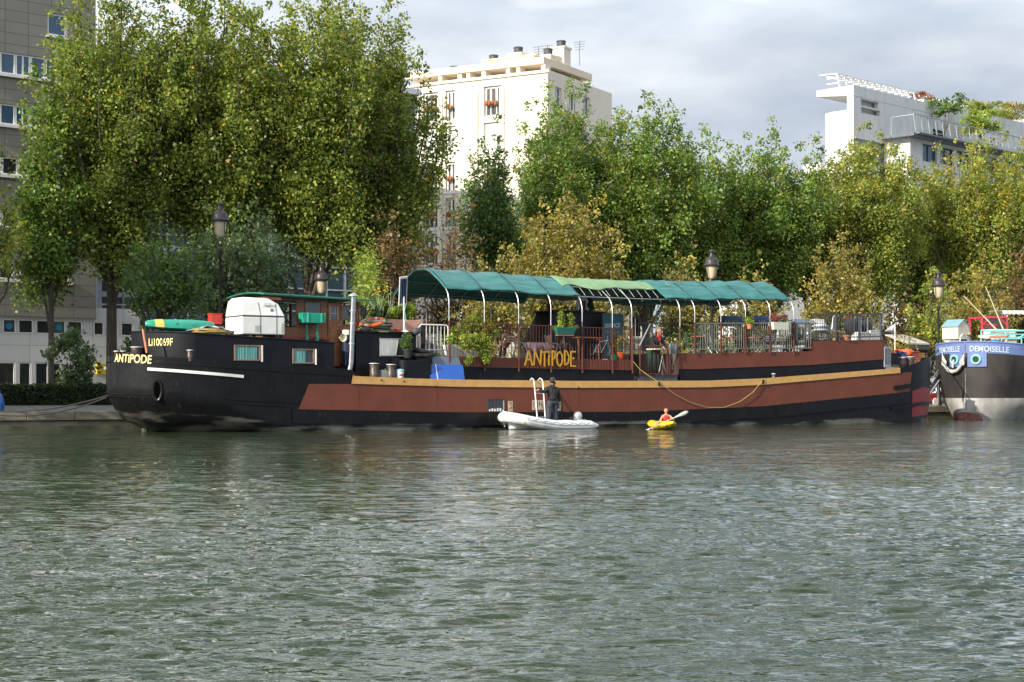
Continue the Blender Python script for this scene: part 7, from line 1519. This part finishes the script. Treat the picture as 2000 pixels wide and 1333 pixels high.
# ---------------------------------------------------------------- the second barge
YD = 82.5; PB = atY(1887, 700, YD); AD = R(48); PB.z = 0
B2 = thing('barge', 'second barge with black bow, white lower hull and blue name band at the right edge', 'barge', PB, AD)
PP = Plane(1887, YD, AD)
def dz(py): return CH + (HZ - py) * YD / F
tz = dz(669)
HB2 = 2.6
def d2v(s, z):       # half breadth of the bluff bow at distance s behind the stem
    full = 2.6 + (2.6 - min(z, 2.6)) * 1.1; t = min(1, max(0, s) / full); return HB2 * (1 - (1 - t) ** 2.2) ** (1 / 2.0) * (1 if z > .8 else (.62 + .38 * max(0, z + .3) / 1.1))
lev = [1, .9, .76, .6, .45, .3, .18, .08, 0, -.2]
def d2top(s): return tz - .20 * min(s, 8) * (1 - .07 * s) * .55
bnd = lambda s: d2top(s) - .54
S2 = [2.6 * (i / 16) ** 2 for i in range(17)] + list(np.linspace(3.2, 24, 14))
def row2(zf):
    R1, R2 = [], []
    for s in S2:
        z = zf(s); h = d2v(s, z); rk_ = -.12 * max(0, z) / 4; R1.append((s + rk_, -h, z)); R2.append((s + rk_, h, z))
    return R1, R2
DB = mat('second_barge_black', (.016, .014, .014), (.04, .033, .03), rough=.5, scale=1.5, bump=.2, stretch=(1, 1, .5)); DW = mat('second_barge_white', (.40, .39, .37), (.22, .21, .2), rough=.6, scale=1.2, bump=.2, pos=(.45, .7), stretch=(1, 1, .6)); DBL = mat('second_barge_blue', (.11, .16, .36), (.13, .18, .38), rough=.5, scale=3)
def shell(name, zfs, mt, parent=B2, proud=0, smooth=True):
    m = MB()
    for side in (0, 1):
        rr = [row2(f)[side] for f in zfs]
        if proud: rr = [[(x - proud * .3, y + (-proud if side == 0 else proud), z) for x, y, z in r] for r in rr]
        m.grid(rr)
    return m.build(name, mt, parent, smooth=smooth)
zw = dz(778)
shell('hull', [bnd, lambda s: (bnd(s) + zw) / 2 + .3, lambda s: (bnd(s) + zw) / 2 - .2, lambda s: zw - .0], DB, label='' if 0 else None) if 0 else shell('hull', [bnd, lambda s: bnd(s) - .5, lambda s: bnd(s) - 1.1, lambda s: zw + .3, lambda s: zw], DB)
shell('lower_hull', [lambda s: zw, lambda s: zw * .75, lambda s: zw * .5, lambda s: zw * .25, lambda s: .02, lambda s: -.4], DW)
shell('name_band', [d2top, lambda s: d2top(s) - .2, lambda s: d2top(s) - .42, lambda s: bnd(s)], DBL, proud=.012)
m_ = MB(); m_.tube([(-.14, 0, tz + .04), (-.12, 0, tz - .8), (-.06, 0, 1.6), (-.02, 0, -.2)], .022, 8); m_.build('stem', mat('grey_stem', (.35, .34, .34), (.06, .05, .05), rough=.6, scale=3), B2, smooth=True)
m_ = MB(); 
for sd in (-1, 1):
    m_.grid([[(.26 * u_ ** 1.3 - .06, sd * (d2v(.26 * u_ ** 1.3, t_ * .5) + .02), t_ * .42 * math.sqrt(max(0, 1 - u_ * u_)) - .02) for u_ in np.linspace(0, 1, 12)] for t_ in np.linspace(0, 1, 6)])
m_.build('forefoot_patch', mat('faded_crimson', (.15, .035, .03), (.25, .12, .1), rough=.7, scale=4), B2, smooth=True)
m_ = MB(); R1, R2 = row2(d2top); m_.grid([[(x, y * .97, z - .35) for x, y, z in R1], [(x, y * .97, z - .35) for x, y, z in R2]]); m_.build('deck', mat('deck_grey', (.25, .25, .25), rough=.7), B2)
m_ = MB(); m_.tube([(x, y, z + .02) for x, y, z in R1], .05, 6); m_.tube([(x, y, z + .02) for x, y, z in R2], .05, 6); m_.build('capping_rail', DBL, B2, smooth=True)
def arcpos(sd, z):
    A = [0.]; S = [0.]; s = 0
    while A[-1] < 5: s2 = s + .004 + .004 * s; A.append(A[-1] + math.hypot(s2 - s, d2v(s2, z) - d2v(s, z))); S.append(s2); s = s2
    return lambda x: float(np.interp(x, A, S))
for sd in (-1, 1):
    ap = arcpos(sd, 3.4); X = 1.95 if sd < 0 else 1.5
    if sd < 0: fn = lambda x, y: (lambda s: (s - .14, -(d2v(s, 3.4) + .035), d2top(s) - .47 + y))(ap(.22 + x))
    else: fn = lambda x, y: (lambda s: (s - .14, (d2v(s, 3.4) + .035), d2top(s) - .47 + y))(ap(.25 + X - x))
    m_ = text_mb('DEMOISELLE', .29, fn, width=X, bold=.012); m_.build('name_lettering', mat('pale_blue_letters', (.5, .6, .7), rough=.5), B2, solid=.006)
# hawse plates and anchor
CY = mat('turquoise_paint', (.22, .62, .56), (.18, .52, .48), rough=.5)
for sd in (-1, 1):
    zc = dz(703); ap = arcpos(sd, 2.6); m_ = MB(); rr = []
    for z in (zc - .36, zc - .18, zc, zc + .18, zc + .36): rr.append([(lambda s: (s - .14, sd * (d2v(s, z) + .05), z))(ap(x)) for x in np.linspace(.05, 1.05 if sd < 0 else .85, 16)])
    m_.grid(rr); hp = m_.build('hawse_plate', DBL, B2, smooth=True)
    s = ap(.52); n1 = Vector((s - .16, sd * (d2v(s, zc) + .07), zc)); s2 = ap(.62); tg = Vector((s2 - s, sd * (d2v(s2, zc) - d2v(s, zc)), 0)).normalized(); nr = Vector((-abs(tg.y), sd * tg.x, 0)).normalized()
    m_ = MB(); m_.tube([n1 + nr * .02 + tg * .21 * math.cos(a * .3927) + Vector((0, 0, .21 * math.sin(a * .3927))) for a in range(16)], .055, 8, closed=True); ho = m_.build('hawse_pipe', CY, hp, smooth=True); m_ = MB(); m_.add([n1 + nr * .022 + tg * .2 * math.cos(a * .3927) + Vector((0, 0, .2 * math.sin(a * .3927))) for a in range(16)], [tuple(range(16))]); m_.build('hawse_hole_shade', RUBBER, ho)  # black disc stands in for the shade inside the pipe
    if sd > 0:
        m_ = MB(); c = n1 + nr * .12 + Vector((0, 0, -.25)) - tg * .0; up = Vector((0, 0, 1)); m_.tube([n1 + nr * .05, c, c - up * .15], [.06, .06, .05], 8); m_.tube([c - tg * .62 + up * .3, c - tg * .5 - up * .05, c - tg * .25 - up * .3, c - up * .36, c + tg * .25 - up * .3, c + tg * .5 - up * .05, c + tg * .62 + up * .3], [.03, .07, .09, .1, .09, .07, .03], 8)
        for q in (-1, 1): b_ = c + tg * q * .55; m_.add([b_ + tg * q * .14 + up * .6, b_ + tg * q * -.16 + up * .15, b_ - up * .12 + tg * q * -.1, b_ + tg * q * .16 - up * .0, b_ + nr * .08 + up * .15], [(0, 1, 4), (1, 2, 4), (2, 3, 4), (3, 0, 4), (3, 2, 1, 0)])
        m_.build('anchor', mat('galvanised_anchor', (.5, .5, .49), (.3, .3, .29), rough=.6, scale=8), B2, smooth=True)
m_ = MB()
for k, z in enumerate(np.arange(.4, 2.9, .28)): 
    for sd in (-1, 1): s = .35; m_.box((s, sd * (d2v(s, z) + .004), z), (.12, .01, .05), AD * 0) if 0 else None
# things on the second barge
zd = tz - .35
def on2(name, label, cat, px, py, ds, rot=0, group=None):
    Pq = Plane(1887, YD, AD); P2 = Pq.o
    # depth ds metres behind the stem plane, in column px
    Y = YD + ds; return thing(name, label, cat, atY(px, py, Y), AD + rot, group), Y
def bx2(name, label, cat, px0, px1, py0, py1, ds, d, mt, part='box_body', rot=0, lid=True):
    o, Y = on2(name, label, cat, (px0 + px1) / 2, py1, ds); X = (px1 - px0) / F * Y; Hh = (py1 - py0) / F * Y; o.rotation_euler = (0, 0, rot); m = MB(); m.box2((-X / 2, 0, 0), (X / 2, d, Hh)); m.build(part, mt, o, bevel=.02)
    if lid: m = MB(); m.box2((-X / 2 - .03, -.03, Hh + .001), (X / 2 + .03, d + .03, Hh + .04)); m.build('lid', mt, o)
    return o, X, Hh
CRM = mat('cream_boards', (.62, .58, .45), (.56, .52, .4), rough=.6, scale=2, bump=.2, stretch=(1, 1, 8))
o, Y = on2('locker_shed', 'cream gabled locker with pale blue roof on the second barge bow', 'shed', 1893, 663, 3.0); p_ = Y / F; o.rotation_euler = (0, 0, R(20)); fw, hw_, rw = 35 * p_, 24 * p_, 38 * p_
m_ = MB(); m_.prism([(-fw, 0), (0, 0), (0, hw_), (-fw / 2, hw_ + 13 * p_), (-fw, hw_)], 0, 1.0); m_.build('wall', CRM, o)
m_ = MB()
for a, b in (((-fw - .05, hw_ - .03), (-fw / 2, hw_ + 13 * p_)), ((.05, hw_ - .03), (-fw / 2, hw_ + 13 * p_))): m_.add([(a[0], -.04, a[1] + .01), (b[0], -.04, b[1] + .01), (b[0], 1.04, b[1] + .01), (a[0], 1.04, a[1] + .01), (a[0], -.04, a[1] + .05), (b[0], -.04, b[1] + .05), (b[0], 1.04, b[1] + .05), (a[0], 1.04, a[1] + .05)], [(0, 1, 2, 3), (7, 6, 5, 4), (0, 4, 5, 1), (2, 6, 7, 3), (0, 3, 7, 4), (1, 5, 6, 2)])
m_.build('roof', mat('pale_blue_roof', (.17, .30, .36), (.14, .26, .32), rough=.5), o); o.rotation_euler = (0, 0, R(38)); 
o.location = atY(1893, 663, Y)
bx2('deck_chest', 'long white chest behind the turquoise rail of the second barge', 'chest', 1933, 1986, 645, 662, 4.2, .8, WHITE, rot=R(12))
bx2('deck_chest', 'low white hatch box left of the cream locker', 'chest', 1853, 1872, 667, 673, 1.6, .4, WHITE, rot=R(20))
o, Y = on2('covered_boat', 'white and faded red covered tender on the second barge deck', 'boat', 1940, 667, 3.2); m_ = MB(); q = Y / F; m_.grid(kshape(60 * q, .7, .2), closed=True); m_.build('boat_hull', mat('red_white_cover', (.75, .72, .7), (.5, .12, .08), rough=.5, scale=1.2, pos=(.45, .52)), o, smooth=True); o.rotation_euler = (0, 0, R(5)); o.location.z += .12
o, Y = on2('windlass', 'small dark anchor windlass at the stem of the second barge', 'windlass', 1893, 668, 1.2); m_ = MB(); m_.lathe([(.14, -.1), (.14, .1), (.08, .18), (.08, .3), (.13, .32), (.13, .36)], n=12); m_.build('drum', DGREY, o, smooth=True); m_ = MB(); m_.lathe([(.1, .361), (.1, .48), (.03, .5)], n=12); m_.build('lamp', mat('tan_lamp', (.35, .25, .15)), o)
o, Y = on2('hoop_fender', 'white curved pipe hoop at the left of the windlass', 'pipe hoop', 1880, 669, 1.3); m_ = MB(); m_.tube([(-.3, 0, 0), (-.22, 0, .3), (0, 0, .42), (.22, 0, .38), (.3, 0, .2)], .03, 6); m_.build('hoop', WHITE, o, smooth=True)
o, Y = on2('cleat_pair', 'turquoise bitts with blue rope on the second barge deck', 'bitts', 1945, 672, 2.2); m_ = MB()
for x_ in (-.25, .2): m_.lathe([(.1, -.2), (.1, .2), (.14, .22), (.14, .27)], (x_, 0, 0), 10)
m_.build('bitts', CY, o, smooth=True); m_ = MB(); [m_.tube([(-.02 + .35 * math.cos(a * .52), .2 * math.sin(a * .52), .0 + k * .06) for a in range(12)], .03, 6, closed=True) for k in range(4)]; m_.build('rope_turns', mat('blue_rope', (.05, .3, .42)), o, smooth=True)
def frame_box(): 
    o, Y = on2('display_rack', 'red framed rack with dark panels and red lettering on the second barge', 'rack', 1917, 662, 6.0); q = Y / F; X, Hh = 55 * q, 44 * q; o.rotation_euler = (0, 0, R(8)); X0 = 0
    m = MB()
    for x_ in (0, X - .1): m.box2((x_, 0, 0), (x_ + .1, .1, Hh)); m.box2((x_, 1.6, 0), (x_ + .1, 1.7, Hh))
    m.box2((.1, 0, Hh - .1), (X - .1, .1, Hh)); m.box2((.1, 1.6, Hh - .1), (X - .1, 1.7, Hh)); m.box2((0.002, .1, Hh - .098), (.098, 1.6, Hh - .002)); m.box2((X - .098, .1, Hh - .098), (X - .002, 1.6, Hh - .002))
    m.beam((.1, .05, Hh - .45), (.45, .05, Hh - .1), .07); m.beam((X - .1, .05, Hh - .45), (X - .45, .05, Hh - .1), .07)
    m.build('frame', mat('red_frame', (.55, .05, .07), rough=.45), o); m = MB(); m.box2((.1, .04, Hh * .45), (X - .1, .06, Hh - .1)); m.box2((X - .06, .1, Hh * .45), (X - .04, 1.6, Hh - .1)); m.build('panel', mat('charcoal_panel', (.045, .04, .045), rough=.6), o)
    t = text_mb('ROCKROD', .17, lambda x, y: (.2 + x, .03, Hh * .48 + y), width=X * .42); t.build('lettering', mat('red_letters', (.5, .05, .08)), o, solid=.005)
    m = MB(); [m.box2((.1, .02, .2 + k * .28), (X * .6, .06, .24 + k * .28)) for k in range(3)]; m.build('lower_rail', mat('red_frame', (1, 1, 1)), o)
frame_box()
o, Y = on2('deck_railing', 'turquoise tube railing along the second barge deck', 'railing', 1916, 668, 3.8); q = Y / F; m_ = MB(); X = 84 * q + 4
o.rotation_euler = (0, 0, R(10)); m_.tube([(0, 0, 0), (0, 0, 22 * q), (X, 0, 22 * q)], .05, 7); m_.cyl((0, 0, 15 * q), (X, 0, 15 * q), .03); m_.cyl((0, 0, 9 * q), (X, 0, 9 * q), .03); m_.build('rails', CY, o, smooth=True); m_ = MB(); [m_.cyl((x_, 0, 0), (x_, 0, 22 * q), .035) for x_ in np.arange(1.4, X, 1.4)]; m_.build('post', CY, o)
o, Y = on2('companion_frame', 'turquoise framed stair hatch with slatted locker at the right frame edge', 'hatch frame', 1956, 690, 2.6); q = Y / F; o.rotation_euler = (0, 0, R(10)); m_ = MB(); m_.tube([(0, 0, 0), (0, 0, 28 * q), (42 * q, 0, 28 * q), (42 * q, 0, -.3)], .045, 7); m_.tube([(34 * q, .0, 28 * q), (60 * q, 0, 44 * q)], .04, 7); m_.build('tube_frame', CY, o, smooth=True); m_ = MB(); m_.box2((15 * q, .1, 4 * q), (34 * q, .6, 26 * q)); m_.build('locker', mat('olive_cream', (.5, .48, .36)), o); m_ = MB(); [m_.box2((15.5 * q + k * .06, .06, 0), (15.5 * q + k * .06 + .03, .09, 12 * q)) for k in range(8)]; m_.build('slats', WOODL, o)
o, Y = on2('deck_awning', 'white scalloped awning edge at the right of the second barge', 'awning', 1958, 611, 6.5); q = Y / F; o.rotation_euler = (0, 0, R(5)); X = 70 * q; m_ = MB(); n_ = 60
m_.grid([[(X * i / n_, 0, 4 * q) for i in range(n_ + 1)], [(X * i / n_, 0, -.03 - .07 * abs(math.sin(i * .4))) for i in range(n_ + 1)]]); m_.grid([[(0, 0, 4 * q), (X, 0, 4 * q)], [(0, 2, 4 * q + .06), (X, 2, 4 * q + .06)]]); m_.build('cloth', WHITE, o, solid=.012); m_ = MB(); [m_.cyl((x_, .1, -(dz(611) - zd)), (x_, .1, 4 * q - .02), .035) for x_ in (.3, X - .3)]; m_.build('post', WHITE, o)
for i, (a, b, lab) in enumerate((((1947, 645), (1882, 578), 'left of two slanting pale poles above the second barge'), ((1959, 643), (1925, 560), 'right of two slanting pale poles above the second barge'))):
    A = atY(a[0], a[1], YD + 4.6); B = atY(b[0], b[1], YD + 4.9); m_ = MB(); m_.tube([A, B], [.035, .02], 7); tag(m_.build('boat_pole', mat('pale_pole', (.6, .5, .32), rough=.5), smooth=True), lab, 'pole', 'slanting poles')
